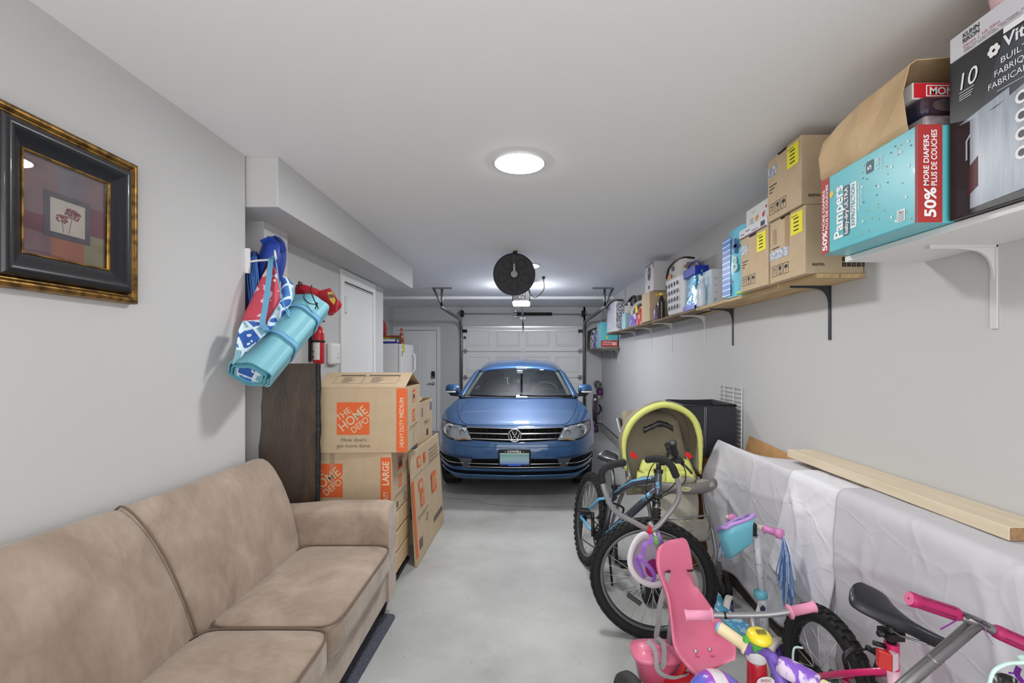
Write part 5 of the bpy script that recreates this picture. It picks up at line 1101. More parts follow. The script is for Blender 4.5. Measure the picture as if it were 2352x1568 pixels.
m = MB(); m.bb((-.125,-.10,.040),(.17,.10,.103)); m.build('packet', mat('packet_blue_black', (30,40,66), .35, var=1, vs=9, col2=(70,44,48)), ck, bevel=.02, seg=3); m = MB()
m.disc(.06,.070,.040,(-.115,-.1005,0),X_,Z_,.0012,22,.018); m.k = 1; m.disc(.15,.075,.03,(-.115,-.1005,0),X_,Z_,.0012,18,.016); m.build('print', [mat('biscuit_brown', (98,82,80), .6, var=.6, vs=60), mat('biscuit_red', (96,40,44), .6)], ck)
m = MB(); m.bb((-.125,-.11,.002),(.17,.10,.039)); m.build('clear_wrap', mat('crinkled_wrap', (170,160,166), .2, var=1, vs=16, col2=(110,92,96), bump=.9, bs=24, coat=.4), ck, bevel=.01, seg=2)

# file cartons
def marks(m, o, U, V, x, y, s):
    for k in range(3):
        a = x+k*s*1.18
        for (p, q, r, t) in ((0,0,s,.05*s),(0,1.15*s,s,1.2*s),(0,0,.05*s,1.2*s),(.95*s,0,s,1.2*s)): m.rect(a+p,y+q,a+r,y+t,o,U,V)
        if k == 0:
            for d in (.32,.62): m.rect(a+d*s,y+.25*s,a+(d+.06)*s,y+.85*s,o,U,V); m.plate([(a+(d-.08)*s,y+.8*s),(a+(d+.14)*s,y+.8*s),(a+(d+.03)*s,y+1.0*s)],o,U,V)
        elif k == 1: m.plate([(a+.25*s,y+1.0*s),(a+.3*s,y+.6*s),(a+.5*s,y+.5*s),(a+.7*s,y+.6*s),(a+.75*s,y+1.0*s)],o,U,V); m.rect(a+.47*s,y+.2*s,a+.53*s,y+.55*s,o,U,V); m.rect(a+.3*s,y+.15*s,a+.7*s,y+.22*s,o,U,V)
        else: m.plate([(a+.5*s+.35*s*math.cos(t),y+.6*s+.38*s*math.sin(t)) for t in [math.pi*i/8 for i in range(9)]],o,U,V); m.rect(a+.48*s,y+.2*s,a+.53*s,y+.62*s,o,U,V)
yel = mat('yellow_sticker', (232,222,36), .5); bsil = mat('shipping_label', (140,148,168), .45, var=1, vs=80, col2=(196,200,210), contrast=(.5,.52))
def file_box(x0, y0, z0, y1, h, label, big=True, tapef=False):
    t = thing('file_carton', label, 'box', ((x0+1.522)/2,(y0+y1)/2,z0), 0, 'cardboard file cartons on the plank shelf'); w = 1.522-x0; d = y1-y0
    m = MB(); m.bb((-w/2,-d/2,0),(w/2,d/2,h)); m.build('body', kraft, t, bevel=.003)
    o = Vector((-w/2,d/2,0)); n0 = Vector((-w/2,-d/2,0)); m = MB(); m.k = 0; marks(m,o,FU,Z_,.02,.03,.045)
    if big:
        m.text('862970G', .03, .035, .012, n0, X_, Z_, .0015, .055, bold=.02)
        if tapef:
            for k in range(10): m.rect(.165+.022*(k%5),.055-.024*(k//5),.183+.022*(k%5),.074-.024*(k//5),n0,X_,Z_,.0012)
            m.k = 3
            for k in range(10): m.text(str(k+1), .174+.022*(k%5), .059-.024*(k//5), .011, n0, X_, Z_, .002, None, 'c')
    m.k = 0
    for k in range(3): m.rect(.02,h*.56-.016*k,.02+.07-.02*k,h*.56-.013-.016*k+.008,o,FU,Z_)
    m.k = 1; m.rect(d-.115,h-.115,d-.02,h-.015,o,FU,Z_,.0012); m.k = 0
    for k in range(4): m.rect(d-.09,h-.045-.018*k,d-.05,h-.039-.018*k,o,FU,Z_,.0018)
    m.rect(d-.11,h-.03,d-.06,h-.027,o,FU,Z_,.0018)
    m.k = 2; m.rect(.0,h*.70 if not tapef else h*.37,.085 if not tapef else .17,h*.70+.05 if not tapef else h*.37+.045,o,FU,Z_,.0011)
    m.build('print', [ink, yel, bsil, mat('number_kraft', (176,150,116), .8)], t)
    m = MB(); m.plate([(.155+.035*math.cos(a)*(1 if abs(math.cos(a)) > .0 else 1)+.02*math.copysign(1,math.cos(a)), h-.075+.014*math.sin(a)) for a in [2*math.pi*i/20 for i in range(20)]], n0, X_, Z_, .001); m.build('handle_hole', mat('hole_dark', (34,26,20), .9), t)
    if tapef:
        m = MB(); m.rect(.03,h*.62,.06,h*.86,o,FU,Z_,.0014); m.rect(.14,h*.52,.175,h*.98,o,FU,Z_,.0014); m.build('tape', mat('brown_tape', (168,136,100), .25), t)
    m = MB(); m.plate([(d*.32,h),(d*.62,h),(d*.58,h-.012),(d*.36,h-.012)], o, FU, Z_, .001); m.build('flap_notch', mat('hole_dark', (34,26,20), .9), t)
    return t
file_box(1.26, 2.10, ZT+.001, 2.405, .312, 'lower of two stacked file cartons at the near end of the plank shelf', True, True)
file_box(1.245, 2.105, ZT+.315, 2.40, .315, 'upper of two stacked file cartons, nearly touching the ceiling')
file_box(1.255, 2.415, ZT+.001, 2.72, .305, 'single file carton under the flat white carton', False)
fw = thing('flat_white_carton', 'flat white carton with barcode lying on the single file carton', 'box', (1.39,2.575,ZT+.307), 0)
m = MB(); m.bb((-.14,-.16,0),(.13,.155,.052)); m.build('body', mat('carton_white', (206,206,212), .45), fw, bevel=.002); o = Vector((-.14,.155,0)); m = MB()
for k in range(9): m.rect(.25+.005*k,.012,.2525+.005*k+.001*(k%2),.038,o,FU,Z_)
m.rect(.02,.02,.06,.024,o,FU,Z_); m.rect(.08,.028,.13,.032,o,FU,Z_); m.rect(.15,.015,.22,.018,o,FU,Z_); m.k = 1; m.rect(.005,.0,.31,.006,o,FU,Z_); m.build('print', [ink, mat('print_maroon', (110,60,66), .6)], fw)
wc = thing('white_card_box', 'white paper box with small red and orange drawings, on the flat white carton', 'box', (1.42,2.60,ZT+.3605), 0); m = MB(); m.bb((-.13,-.15,0),(.09,.13,.115)); m.build('body', mat('paper_white', (208,208,208), .7), wc, bevel=.003); o = Vector((-.13,.13,0)); m = MB()
m.k = 0; m.disc(.20,.04,.012,o,FU,Z_); m.disc(.23,.075,.008,o,FU,Z_); m.disc(.21,.05,.006,o,FU,Z_,.002); m.k = 1; m.plate([(.12,.02),(.15,.045),(.14,.06),(.11,.05)],o,FU,Z_); m.k = 2
for k in range(3): m.rect(.05,.05-.012*k,.09,.053-.012*k,o,FU,Z_)
m.rect(.07,.085,.11,.087,o,FU,Z_); m.build('drawing', [mat('print_red2', (196,60,50), .6), mat('print_orange2', (216,140,80), .6), grey_ink], wc)
gp = thing('green_packet', 'pale green packet peeping out under the single file carton', 'packet', (1.315,2.775,ZT+.001), 0); m = MB(); m.bb((-.05,-.05,0),(.08,.04,.018)); m.build('body', mat('packet_green', (150,206,124), .5), gp, bevel=.004)

# bags and goods along the plank shelf
def pillow(name, label, cat, lo, hi, mt, n=14, top=.35, amp=.012, sd=1., tw=1., group=None):
    """soft filled bag: box-like, bulging, pinched towards the top"""
    lo, hi = Vector(lo), Vector(hi); c = Vector(((lo.x+hi.x)/2,(lo.y+hi.y)/2,lo.z)); t = thing(name, label, cat, c, 0, group); w, d, h = (hi-lo); R = []
    for k in range(9):
        v = k/8; z = h*v; pin = 1-(1-top)*max(0,(v-.55)/.45)**1.6 if v > .55 else (.93+.07*math.sin(v/.55*math.pi/2)); g = []
        for i in range(24):
            a = 2*math.pi*i/24; x = math.copysign(abs(math.cos(a))**.45,math.cos(a)); y = math.copysign(abs(math.sin(a))**.45,math.sin(a))
            e = amp*nz(x*1.5+sd, y*1.5+sd*3, v*4+sd)
            g.append(Vector((x*(w/2*pin+e), y*(d/2*(1-(1-pin)*(1-tw))+e), z)))
        R.append(g)
    m = MB(); m.loft(R, True, True, True); m.build('body', mt, t); return t
def stripes(N, L, c):
    w = N.new('ShaderNodeTexWave'); w.wave_type = 'BANDS'; w.bands_direction = 'Z'; w.inputs['Scale'].default_value = 9; w.inputs['Distortion'].default_value = 1.2; L.new(c, w.inputs['Vector']); return w.outputs['Fac']
dp = pillow('diaper_pack', 'tall light blue plastic pack with navy lettering beside the single file carton', 'packet', (1.29,2.80,ZT+.001), (1.50,3.05,ZT+.43), mat('pack_cyan', (110,196,220), .3, bump=.25, bs=9, coat=.3), top=.8)
m = MB(); o = Vector((-.108,.125,0)); m.rect(.0,.012,.12,.38,o,FU,Z_); m.build('striped_side', ramp_mat('pack_stripes', [(0,(70,116,196)),(.8,(70,116,196)),(.88,(190,214,240))], .35, stripes), dp)
m = MB(); o = Vector((-.1095,.125,0)); m.text('B', .155, .155, .085, o, FU, Z_, .003, .07, bold=.04); m.k = 2; m.text('B', .160, .160, .075, o, FU, Z_, .0045, .06); m.k = 1; m.rect(.18,.26,.215,.35,o,FU,Z_,.003); m.rect(.16,.295,.24,.315,o,FU,Z_,.003); m.k = 3; m.disc(.14,.10,.007,o,FU,Z_,.003); m.disc(.14,.27,.007,o,FU,Z_,.003); m.build('print', [mat('print_sand', (226,214,180), .5), mat('print_navy', (40,56,130), .5), mat('pack_cyan2', (120,204,226), .4), mat('print_dark_red2', (130,40,60), .5)], dp)
th = thing('flask_box', 'slim white and pale blue carton with vertical lettering', 'box', (1.425,3.48,ZT+.001), 0); m = MB(); m.bb((-.065,-.07,0),(.065,.10,.27)); m.build('body', mat('carton_pale_grey', (200,200,206), .5), th, bevel=.002); o = Vector((-.065,.10,0)); n0 = Vector((-.065,-.07,0)); m = MB(); m.rect(0,0,.17,.27,o,FU,Z_,.0008); m.k = 1; m.text('Thermoflask', .09, .17, .018, o, FU, Z_, .002, .12, rot=-R90); m.k = 2
for k in range(4): m.disc(.03,.20-.05*k,.010,n0,X_,Z_)
m.rect(.02,.02,.026,.05,n0,X_,Z_)
m.build('print', [mat('print_sky', (188,212,226), .5), mat('print_slate', (96,126,146), .5), mat('print_pale_grey2', (176,176,184), .5)], th)
fb = pillow('foil_pouch', 'shiny blue foil pouch with dark blue top leaning on the white basket', 'packet', (1.32,3.60,ZT+.001), (1.40,3.86,ZT+.33), mat('foil_blue', (110,176,214), .16, .75, var=.6, vs=6, col2=(200,226,240), bump=.8, bs=9), top=.95, amp=.02)
m = MB(); m.bb((-.055,-.135,.265),(.055,.135,.335)); m.plate([(.0,0),(.265,0),(.265,.05),(.0,.03)], Vector((-.052,.132,0)), FU, Z_, .006); m.build('blue_band', mat('foil_navy', (28,52,160), .3, .3), fb, bevel=.006); m = MB(); m.tube(bez([(-.03,.06,.33),(-.04,.04,.37),(-.03,-.10,.372),(.0,-.12,.33)],6),.006,6); m.build('loop_handle', mat('loop_navy', (40,50,140), .5), fb)
bt2 = thing('clear_bottle', 'clear plastic bottle standing between the foil pouch and the slim carton', 'bottle', (1.325,3.52,ZT+.001), 0); m = MB(); m.lathe([(0,0),(.034,0),(.036,.02),(.036,.13),(.025,.17),(.013,.19),(.013,.215)],n=18); m.build('bottle', mat('frosted_plastic', (196,204,214), .25), bt2); m = MB(); m.cyl((0,0,.213),(0,0,.235),.016,n=14); m.build('cap', white, bt2)
# white laundry basket with slots
lb = thing('laundry_basket', 'white plastic basket with oval slots, half way along the plank shelf', 'basket', (1.40,4.08,ZT+.001), 0); bx0, bx1, by0, by1, bh_ = -.13, .115, -.21, .21, .31
m = MB(); R = []
for z, e in ((0,-.02),(.02,-.012),(bh_-.03,.0),(bh_,.006),(bh_,-.004),(.012,-.024)):
    R.append([Vector((x*(.122+e),y*(.205+e),z)) for x, y in [(math.copysign(abs(math.cos(a))**.25,math.cos(a)),math.copysign(abs(math.sin(a))**.25,math.sin(a))) for a in [2*math.pi*i/48 for i in range(48)]]])
m.loft(R, True, True, True); m.build('body', mat('basket_white', (222,222,226), .4), lb)
slot = mat('slot_dark', (40,42,46), .8)
for c in range(5):
    for r in range(4):
        m = MB(); y = .15-.075*c; z = .055+.066*r; m.plate([(.015*math.cos(a),.022*math.sin(a)) for a in [2*math.pi*i/14 for i in range(14)]], (-.1235+.004*(1-z/.3)*-1-.001+.010*(1-z/.3), y, z), FU, Z_, .003); m.build('slot', slot, lb)
for r in range(4):
    m = MB(); z = .055+.066*r; m.plate([(.013*math.cos(a),.022*math.sin(a)) for a in [2*math.pi*i/14 for i in range(14)]], (.04, -.2075+.010*(1-z/.3), z), X_, Z_, .004); m.build('slot', slot, lb)
tb = pillow('tote_bag', 'white printed shopping bag with black rim and handle standing in the basket', 'bag', (1.315,3.93,ZT+.03), (1.49,4.38,ZT+.46), mat('tote_white', (196,192,188), .6, var=1, vs=11, col2=(120,104,96), contrast=(.6,.64), bump=.3, bs=8), top=1.0, amp=.02)
m = MB(); m.tube(bez([(-.085,.21,.33),(-.092,.12,.405),(-.09,-.05,.435),(-.06,-.21,.437),(.02,-.222,.43)],6),.010,6); m.build('rim', black, tb); m = MB(); m.rect(.10,.36,.16,.40,(-.088,.12,0),FU,Z_,.012); m.k = 1; m.plate([(.0,.28),(.10,.30),(.08,.35),(-.01,.33)],(-.088,.12,0),FU,Z_,.012); m.build('print', [mat('tote_navy', (62,60,90), .6), mat('tote_orange', (216,140,100), .6)], tb)
ab = thing('appliance_box', 'white appliance carton with printed grey kettle picture on the plain carton', 'box', (1.42,4.95,ZT+.3105), 0); m = MB(); m.bb((-.11,-.17,0),(.10,.17,.30)); m.build('body', mat('carton_white2', (196,194,196), .5), ab, bevel=.002); o = Vector((-.11,.17,0)); m = MB()
m.plate([(.17+.06*math.cos(a),.20+.075*math.sin(a)) for a in [2*math.pi*i/20 for i in range(20)]],o,FU,Z_); m.disc(.16,.055,.035,o,FU,Z_,.0012,16,.02); m.k = 1; m.rect(.12,.19,.22,.23,o,FU,Z_,.002); m.k = 0
for k in range(4): m.rect(.03,.10+.02*k,.07,.105+.02*k,o,FU,Z_)
m.k = 2; m.plate([(.31,.26),(.34,.30),(.34,.22)],o,FU,Z_); m.k = 0; m.rect(0,.285,.34,.295,o,FU,Z_); m.build('print', [mat('print_charcoal', (56,56,62), .5), mat('print_mid_grey', (120,122,128), .5), mat('print_red3', (190,40,40), .5)], ab)
pc_ = thing('plain_carton', 'plain tall brown carton beneath the white appliance carton', 'box', (1.41,4.98,ZT+.001), 0); m = MB(); m.bb((-.13,-.16,0),(.11,.17,.307)); m.build('body', kraft, pc_, bevel=.003); m = MB(); m.rect(.11,.0,.13,.307,(-.13,-.16,0),X_,Z_,.0008); m.build('tape', tape, pc_)
# bottles in front of the plain carton
for (y, x, h, r, mt, capm, nm, lab) in ((4.62,1.345,.26,.038,mat('bottle_dark_oil', (44,34,30), .15, coat=.5),mat('cap_yellow', (224,196,40), .4),'oil_bottle','dark oil bottle with yellow cap beside the white basket'),(4.74,1.33,.15,.03,mat('bottle_purple', (120,96,140), .3),black,'small_bottle','small purple labelled bottle beside the dark oil bottle'),(4.47,1.43,.20,.03,mat('bottle_lime', (170,186,60), .35),mat('cap_yellow', (224,196,40), .4),'lime_bottle','lime green bottle squeezed beside the white basket')):
    t = thing(nm, lab, 'bottle', (x-.02*(nm=='lime_bottle'),y,ZT+.001), 0); m = MB(); pr = [(0,0),(r,0),(r,.01)]
    if nm == 'oil_bottle': 
        for k in range(8): pr += [(r*.94,.03+k*.018),(r,.038+k*.018)]
    m.lathe(pr+[(r,h*.66),(r*.6,h*.8),(r*.36,h*.86),(r*.36,h*.9)], n=18); m.build('bottle', mt, t); m = MB(); m.cyl((0,0,h*.9),(0,0,h),r*.42,n=12)
    if nm == 'oil_bottle': m.tube(bez([(0,0,h*.93),(-.03,.02,h*.95),(-.05,.03,h*.92)],4),.008,6)
    m.build('cap', capm, t)
# cleaning goods
cl = pillow('detergent_pouch', 'red and white detergent pouch with yellow corner beside the plain carton', 'packet', (1.32,5.28,ZT+.001), (1.40,5.60,ZT+.21), mat('pouch_red', (196,50,50), .35, var=1, vs=9, col2=(232,206,198), contrast=(.5,.54), coat=.2), top=.8)
m = MB(); m.plate([(.02,.14),(.15,.15),(.12,.23),(.04,.24)], (-.045,.16,0), FU, Z_, .008); m.k = 1; m.disc(.20,.16,.022,(-.045,.16,0),FU,Z_,.008); m.k = 2; m.disc(.20,.16,.014,(-.045,.16,0),FU,Z_,.009); m.build('print', [mat('pouch_yellow', (230,206,50), .4), label_w, mat('pouch_blue', (40,56,160), .4)], cl)
pp = pillow('purple_pouch', 'purple and white pouch standing in front of the grey round fan', 'packet', (1.30,5.60,ZT+.001), (1.345,5.86,ZT+.15), mat('pouch_purple', (120,90,176), .4, var=1, vs=14, col2=(196,180,220), contrast=(.5,.55)), top=.5)
fn_ = thing('round_fan', 'light grey round device with dark mesh front behind the purple pouch', 'fan', (1.45,5.74,ZT+.001), math.radians(48)); m = MB(); c = Vector((-.02,0,.165)); m.torus(c, X_, .135, .028, 40, 10); m.lathe([(0,.02),(.13,.02)], c+Vector((.01,0,0)), -X_, 30); m.bb((-.06,-.09,0),(.05,.09,.04)); m.build('housing', mat('device_grey', (176,178,176), .45), fn_); m = MB(); m.lathe([(0,.026),(.08,.02),(.115,.0)], c+Vector((-.012,0,0)), -X_, 30); m.build('mesh_front', mat('mesh_dark', (64,62,58), .7, var=.6, vs=120), fn_)
st = pillow('striped_bag', 'dark striped bag with black open rim behind the grey round device', 'bag', (1.415,5.98,ZT+.001), (1.52,6.55,ZT+.42), ramp_mat('bag_stripes', [(0,(60,56,54)),(.5,(126,118,112)),(.8,(78,74,72))], .7, lambda N, L, c: (lambda w: (setattr(w, 'bands_direction', 'Y'), setattr(w.inputs['Scale'], 'default_value', 5), L.new(c, w.inputs['Vector']), w.outputs['Fac'])[3])(N.new('ShaderNodeTexWave')), interp='LINEAR'), top=.75)
m = MB(); m.tube(bez([(-.07,.24,.26),(-.06,.16,.36),(-.05,0,.42),(-.04,-.18,.41),(-.05,-.26,.28)],6),.016,6); m.build('rim', black, st); m = MB(); m.bb((-.085,-.03,.24),(-.07,.06,.36)); m.build('white_tag', label_w, st)
sl = thing('sky_carton', 'pale blue carton with blank white card on top', 'box', (1.36,6.25,ZT+.001), 0); m = MB(); m.bb((-.05,-.11,0),(.03,.11,.21)); m.build('body', mat('carton_sky', (160,196,206), .5), sl, bevel=.002); m = MB(); m.bb((-.06,-.118,.205),(.035,-.113,.30)); m.build('white_card', label_w, sl)
def monop(N, L, c):
    v = N.new('ShaderNodeTexVoronoi'); v.inputs['Scale'].default_value = 55; L.new(c, v.inputs['Vector']); return v.outputs['Distance']
wp = pillow('white_pattern_bag', 'white plastic bag with black patterned panel at the far end of the plank shelf', 'bag', (1.27,6.72,ZT+.001), (1.44,7.40,ZT+.44), mat('film_white', (200,200,206), .35, var=.5, vs=9, col2=(164,164,174), bump=.5, bs=9), top=.95, amp=.025)
m = MB(); m.rect(.03,.05,.15,.40,(-.085,-.34,0),X_,Z_,.014); m.build('patterned_panel', ramp_mat('bw_pattern', [(0,(40,42,52)),(.40,(204,206,214))], .5, monop), wp); m = MB(); m.tube(bez([(-.08,.32,.39),(-.085,.1,.42),(-.07,-.3,.445),(.05,-.34,.445)],5),.012,6); m.build('dark_rim', black, wp)
# goods on the back shelf
bx = thing('diaper_box', 'second turquoise diaper carton standing upside down on the back shelf', 'box', (1.36,7.85,1.646), 0); m = MB(); m.bb((-.13,-.22,0),(.15,.22,.42)); m.build('body', tq, bx, bevel=.003); m = MB(); n0 = Vector((-.13,-.22,0)); m.rect(.0,.01,.28,.12,n0,X_,Z_); m.k = 1; m.text('50%', .255, .09, .05, n0, X_, Z_, .003, .08, bold=.03, rot=math.pi); m.text('MORE DIAPERS', .165, .10, .018, n0, X_, Z_, .003, .13, bold=.02, rot=math.pi); m.text('PLUS DE COUCHES', .165, .065, .018, n0, X_, Z_, .003, .14, bold=.02, rot=math.pi); o = Vector((-.13,.22,0)); m.text('Pampers', .30, .36, .09, o, FU, Z_, .003, .24, bold=.03, rot=-R90); m.k = 2; m.disc(.10,.17,.02,n0,X_,Z_,.0015); m.build('print', [rd, mat('print_pale_pink', (240,226,220), .5), mat('print_yellow', (222,192,70), .5)], bx)
for (y0, y1, x0, h, mt, lab) in ((8.12,8.36,1.26,.36,mat('pack_floral', (206,196,180), .5, var=1, vs=12, col2=(140,160,110), contrast=(.55,.6)),'cream floral packet beside the upside-down diaper carton'),(8.42,8.62,1.24,.33,mat('pack_indigo', (58,50,140), .4, var=1, vs=8, col2=(150,140,200)),'indigo packet in the middle of the back shelf'),(8.68,8.95,1.22,.36,mat('pack_bw', (60,60,62), .5, var=1, vs=16, col2=(196,190,176), contrast=(.47,.53)),'black and white patterned packet on the back shelf')):
    pillow('packet', lab, 'packet', (x0,y0,1.646), (1.48,y1,1.646+h), mt, top=.7, amp=.02)
pf2 = pillow('black_bag', 'black bag with raised rim at the far end of the back shelf', 'bag', (1.21,9.0,1.646), (1.48,9.28,1.646+.36), mat('bag_black', (34,34,36), .6), top=.9); m = MB(); m.tube(bez([(-.13,.0,.33),(-.10,-.12,.36),(0,-.14,.40),(.12,-.14,.42)],5),.014,6); m.build('rim', black, pf2)
# ---------------------------------------------------------------- right side of the floor
# long piece of furniture under white sheets
Xf, Zt = 1.285, .932
def cloth(name, a, b):
    m = bpy.data.materials.new(name); m.use_nodes = True; N = m.node_tree.nodes; L = m.node_tree.links; bs_ = N['Principled BSDF']; tc = N.new('ShaderNodeTexCoord')
    n = N.new('ShaderNodeTexNoise'); n.inputs['Scale'].default_value = 3; L.new(tc.outputs['Object'], n.inputs['Vector'])
    x = N.new('ShaderNodeMix'); x.data_type = 'RGBA'; x.inputs['A'].default_value = rgb(a); x.inputs['B'].default_value = rgb(b); L.new(n.outputs['Fac'], x.inputs['Factor']); L.new(x.outputs['Result'], bs_.inputs['Base Color'])
    bs_.inputs['Roughness'].default_value = .85; bs_.inputs['Specular IOR Level'].default_value = .2
    w = N.new('ShaderNodeTexNoise'); w.inputs['Scale'].default_value = 2.5; w.inputs['Detail'].default_value = 2; L.new(tc.outputs['Object'], w.inputs['Vector'])
    ad = N.new('ShaderNodeMix'); ad.data_type = 'VECTOR'; ad.inputs['Factor'].default_value = .16; L.new(tc.outputs['Object'], ad.inputs['A']); L.new(w.outputs['Color'], ad.inputs['B'])
    tot = None
    for sc, lim, k in ((3.2,.05,.7), (7.5,.07,.35)):
        v = N.new('ShaderNodeTexVoronoi'); v.feature = 'DISTANCE_TO_EDGE'; v.inputs['Scale'].default_value = sc; L.new(ad.outputs['Result'], v.inputs['Vector'])
        r = N.new('ShaderNodeMapRange'); r.inputs['From Max'].default_value = lim; r.inputs['To Min'].default_value = k; r.inputs['To Max'].default_value = 0; L.new(v.outputs['Distance'], r.inputs['Value'])
        if tot is None: tot = r.outputs[0]
        else:
            q = N.new('ShaderNodeMath'); L.new(tot, q.inputs[0]); L.new(r.outputs[0], q.inputs[1]); tot = q.outputs[0]
    g = N.new('ShaderNodeTexNoise'); g.inputs['Scale'].default_value = 9; g.inputs['Detail'].default_value = 3; L.new(tc.outputs['Object'], g.inputs['Vector'])
    q = N.new('ShaderNodeMath'); q.operation = 'MULTIPLY_ADD'; L.new(g.outputs['Fac'], q.inputs[0]); q.inputs[1].default_value = 1.2; L.new(tot, q.inputs[2])
    bp = N.new('ShaderNodeBump'); bp.inputs['Strength'].default_value = .42; bp.inputs['Distance'].default_value = .006; L.new(q.outputs[0], bp.inputs['Height']); L.new(bp.outputs[0], bs_.inputs['Normal'])
    return m
sheet_m = cloth('white_sheet', (214,213,218), (202,201,208)); sheet_w = cloth('white_sheet_bright', (234,234,240), (224,224,232)); sheet_g = cloth('white_sheet_grey', (206,205,209), (194,193,200))
def wr(y, t, k, a=1.):
    return a*(.014+.020*nz(y*1.6, t*.9, k)+.005*nz(y*5+t*2, t*3.1, k+4)+.008*max(0, 1-abs(nz(y*1.3+t*1.0, t*1.6-y*.6, k+8))*12)+.006*max(0, 1-abs(nz(y*2.1-t*1.9, t*1.1+y, k+15))*14)+.005*max(0, 1-abs(nz(y*.5,t*2.6,k+3))*20))
lf = thing('covered_furniture', 'long low furniture piece hidden under white sheets, its dark wooden base rail showing', 'furniture', (1.44,1.9,0), 0, None, True)
m = MB(); m.bb((1.372,.70,.10),(1.515,2.5,.92)); m.bb((1.372,2.5,.10),(1.515,3.08,.835)); m.build('carcass', woodd, lf); m = MB(); m.bb((1.345,.68,.0),(1.38,3.10,.065)); m.build('base_rail', mat('dark_base_wood', (62,48,36), .6, var=.6, vs=8, col2=(36,29,24), stretch=(8,1,8)), lf); m = MB(); m.bb((1.36,.70,.065),(1.50,3.08,.10)); m.build('plinth', black, lf)
def drape(name, label, mt, yt0, yt1, bottom, yb0, yb1, off, k, top=True, flare=0., n=110, amp=1.):
    """sheet over the long edge: flat strip on top, rounded edge, hanging front; yt = span along the top edge, yb = span at the hem, bottom = hem height"""
    m = MB(); nv = 64
    def fn(u, v):
        if v < .18:
            w = v/.18; y = yt0+(yt1-yt0)*u; return Vector((1.512-(1.512-Xf-.012)*w, y, Zt+off+.003+.003*nz(y*4, w*3, k)-.085*(1-w)**.8*max(0,min(1,(y-2.52)/.35))))
        if v < .28:
            a = (v-.18)/.10*math.pi/2; y = yt0+(yt1-yt0)*u; r = .014+off; return Vector((Xf+.012-r*math.sin(a), y, Zt-.011+r*math.cos(a)))
        t = (v-.28)/.72; hb = bottom(u) if callable(bottom) else bottom; e = t**1.15
        ya, yb = yt0+(yb0-yt0)*e, yt1+(yb1-yt1)*e; y = ya+(yb-ya)*u; z = Zt-.012-(Zt-.012-hb)*t
        fl = -flare*max(0, (y-2.75)/.4)**2*min(1, t*3)
        return Vector((Xf-.004-off+.064*(Zt-z)/.93+fl-wr(y, Zt-z, 1, 1.25)*min(1, (Zt-z)*6), y, z))
    m.grid(fn, n, nv); return tag(m.build(name, mt, None, solid=.0025), label, 'sheet', 'white sheets over the furniture')
drape('dust_sheet', 'far white sheet hanging at the stroller end of the furniture', sheet_m, 3.13, 1.80, lambda u: .10+.06*nz(u*4, 1), 3.10, 1.80, .0, 1, flare=.13)
drape('dust_sheet', 'middle, brightest white sheet laid over the far one', sheet_w, 2.24, 1.83, lambda u: .40-.06*u, 2.46, 1.99, .012, 21, n=50, amp=.45)
drape('dust_sheet', 'near greyish white sheet hanging behind the pink bicycle', sheet_g, 1.885, .66, .012, 1.93, .66, .024, 41, n=130, amp=1.1)
# lumber
for x0, x1, lab in ((1.385,1.452,'front pine lumber length lying on the sheet-covered furniture'),(1.455,1.522,'back pine lumber length lying against the wall on the sheets')):
    t = thing('lumber', lab, 'lumber', ((x0+x1)/2,1.85,Zt+.031), 0); m = MB(); y0 = -.515 if x0 < 1.4 else -.62; m.bb((-(x1-x0)/2,y0,0),((x1-x0)/2,.62,.040)); m.build('board', mat('lumber_pine', (220,206,182), .65, var=.5, vs=3, col2=(204,186,156), stretch=(9,1,14), bump=.06, bs=40), t, bevel=.003)
    m = MB(); m.bb((-(x1-x0)/2+.002,y0-.001,.002),((x1-x0)/2-.002,y0+.001,.038)); m.build('end_grain', mat('end_grain', (168,136,100), .8, var=.8, vs=60, col2=(130,98,66)), t)
m = MB(); m.add([Vector((1.519,3.22,.60)),Vector((1.519,2.60,.60)),Vector((1.519,2.60,.925)),Vector((1.519,3.16,.955)),Vector((1.519,3.22,.86))],[(0,1,2,3,4)]); cb = m.build('cardboard_sheet', mat('cardboard_orange', (196,152,100), .8, var=.3, vs=8), None, solid=.006); tag(cb, 'orange-brown cardboard sheet standing between the covered furniture and the wall', 'cardboard')
# black storage bin on a brown cabinet, wire shelf behind
ct = thing('brown_cabinet', 'orange-brown wooden cabinet behind the stroller under the black bin', 'cabinet', (1.32,3.52,0), 0); m = MB(); m.bb((-.17,-.20,0),(.16,.20,.785)); m.build('carcass', mat('cabinet_brown', (150,98,52), .5, var=.5, vs=4, col2=(120,74,38), stretch=(6,6,1)), ct, bevel=.006); m = MB(); m.bb((-.16,-.212,.06),(.15,-.201,.77)); d = m.build('door', mat('cabinet_brown', (150,98,52), .5), ct, bevel=.004); m = MB(); m.ball((-.12,-.222,.5),.012,10,8); m.build('knob', black, d)
bn = thing('storage_bin', 'open black fabric storage bin with white seams on the brown cabinet', 'storage bin', (1.30,3.50,.786), 0); bf = mat('bin_black', (44,46,52), .8, bump=.2, bs=160); w, d, h = .185, .205, .362; m = MB()
R = [[Vector((x*a,y*b,z)) for x, y in ((-1,-1),(1,-1),(1,1),(-1,1))] for a, b, z in ((w,d,0),(w,d,h),(w-.014,d-.014,h),(w-.014,d-.014,.01))]
m.loft(R, True, True, False); m.build('body', bf, bn, bevel=.002); m = MB(); m.tube([(-w,-d,h),(w,-d,h),(w,d,h),(-w,d,h)],.008,6,True); m.build('rim', mat('bin_rim', (26,27,30), .5), bn)
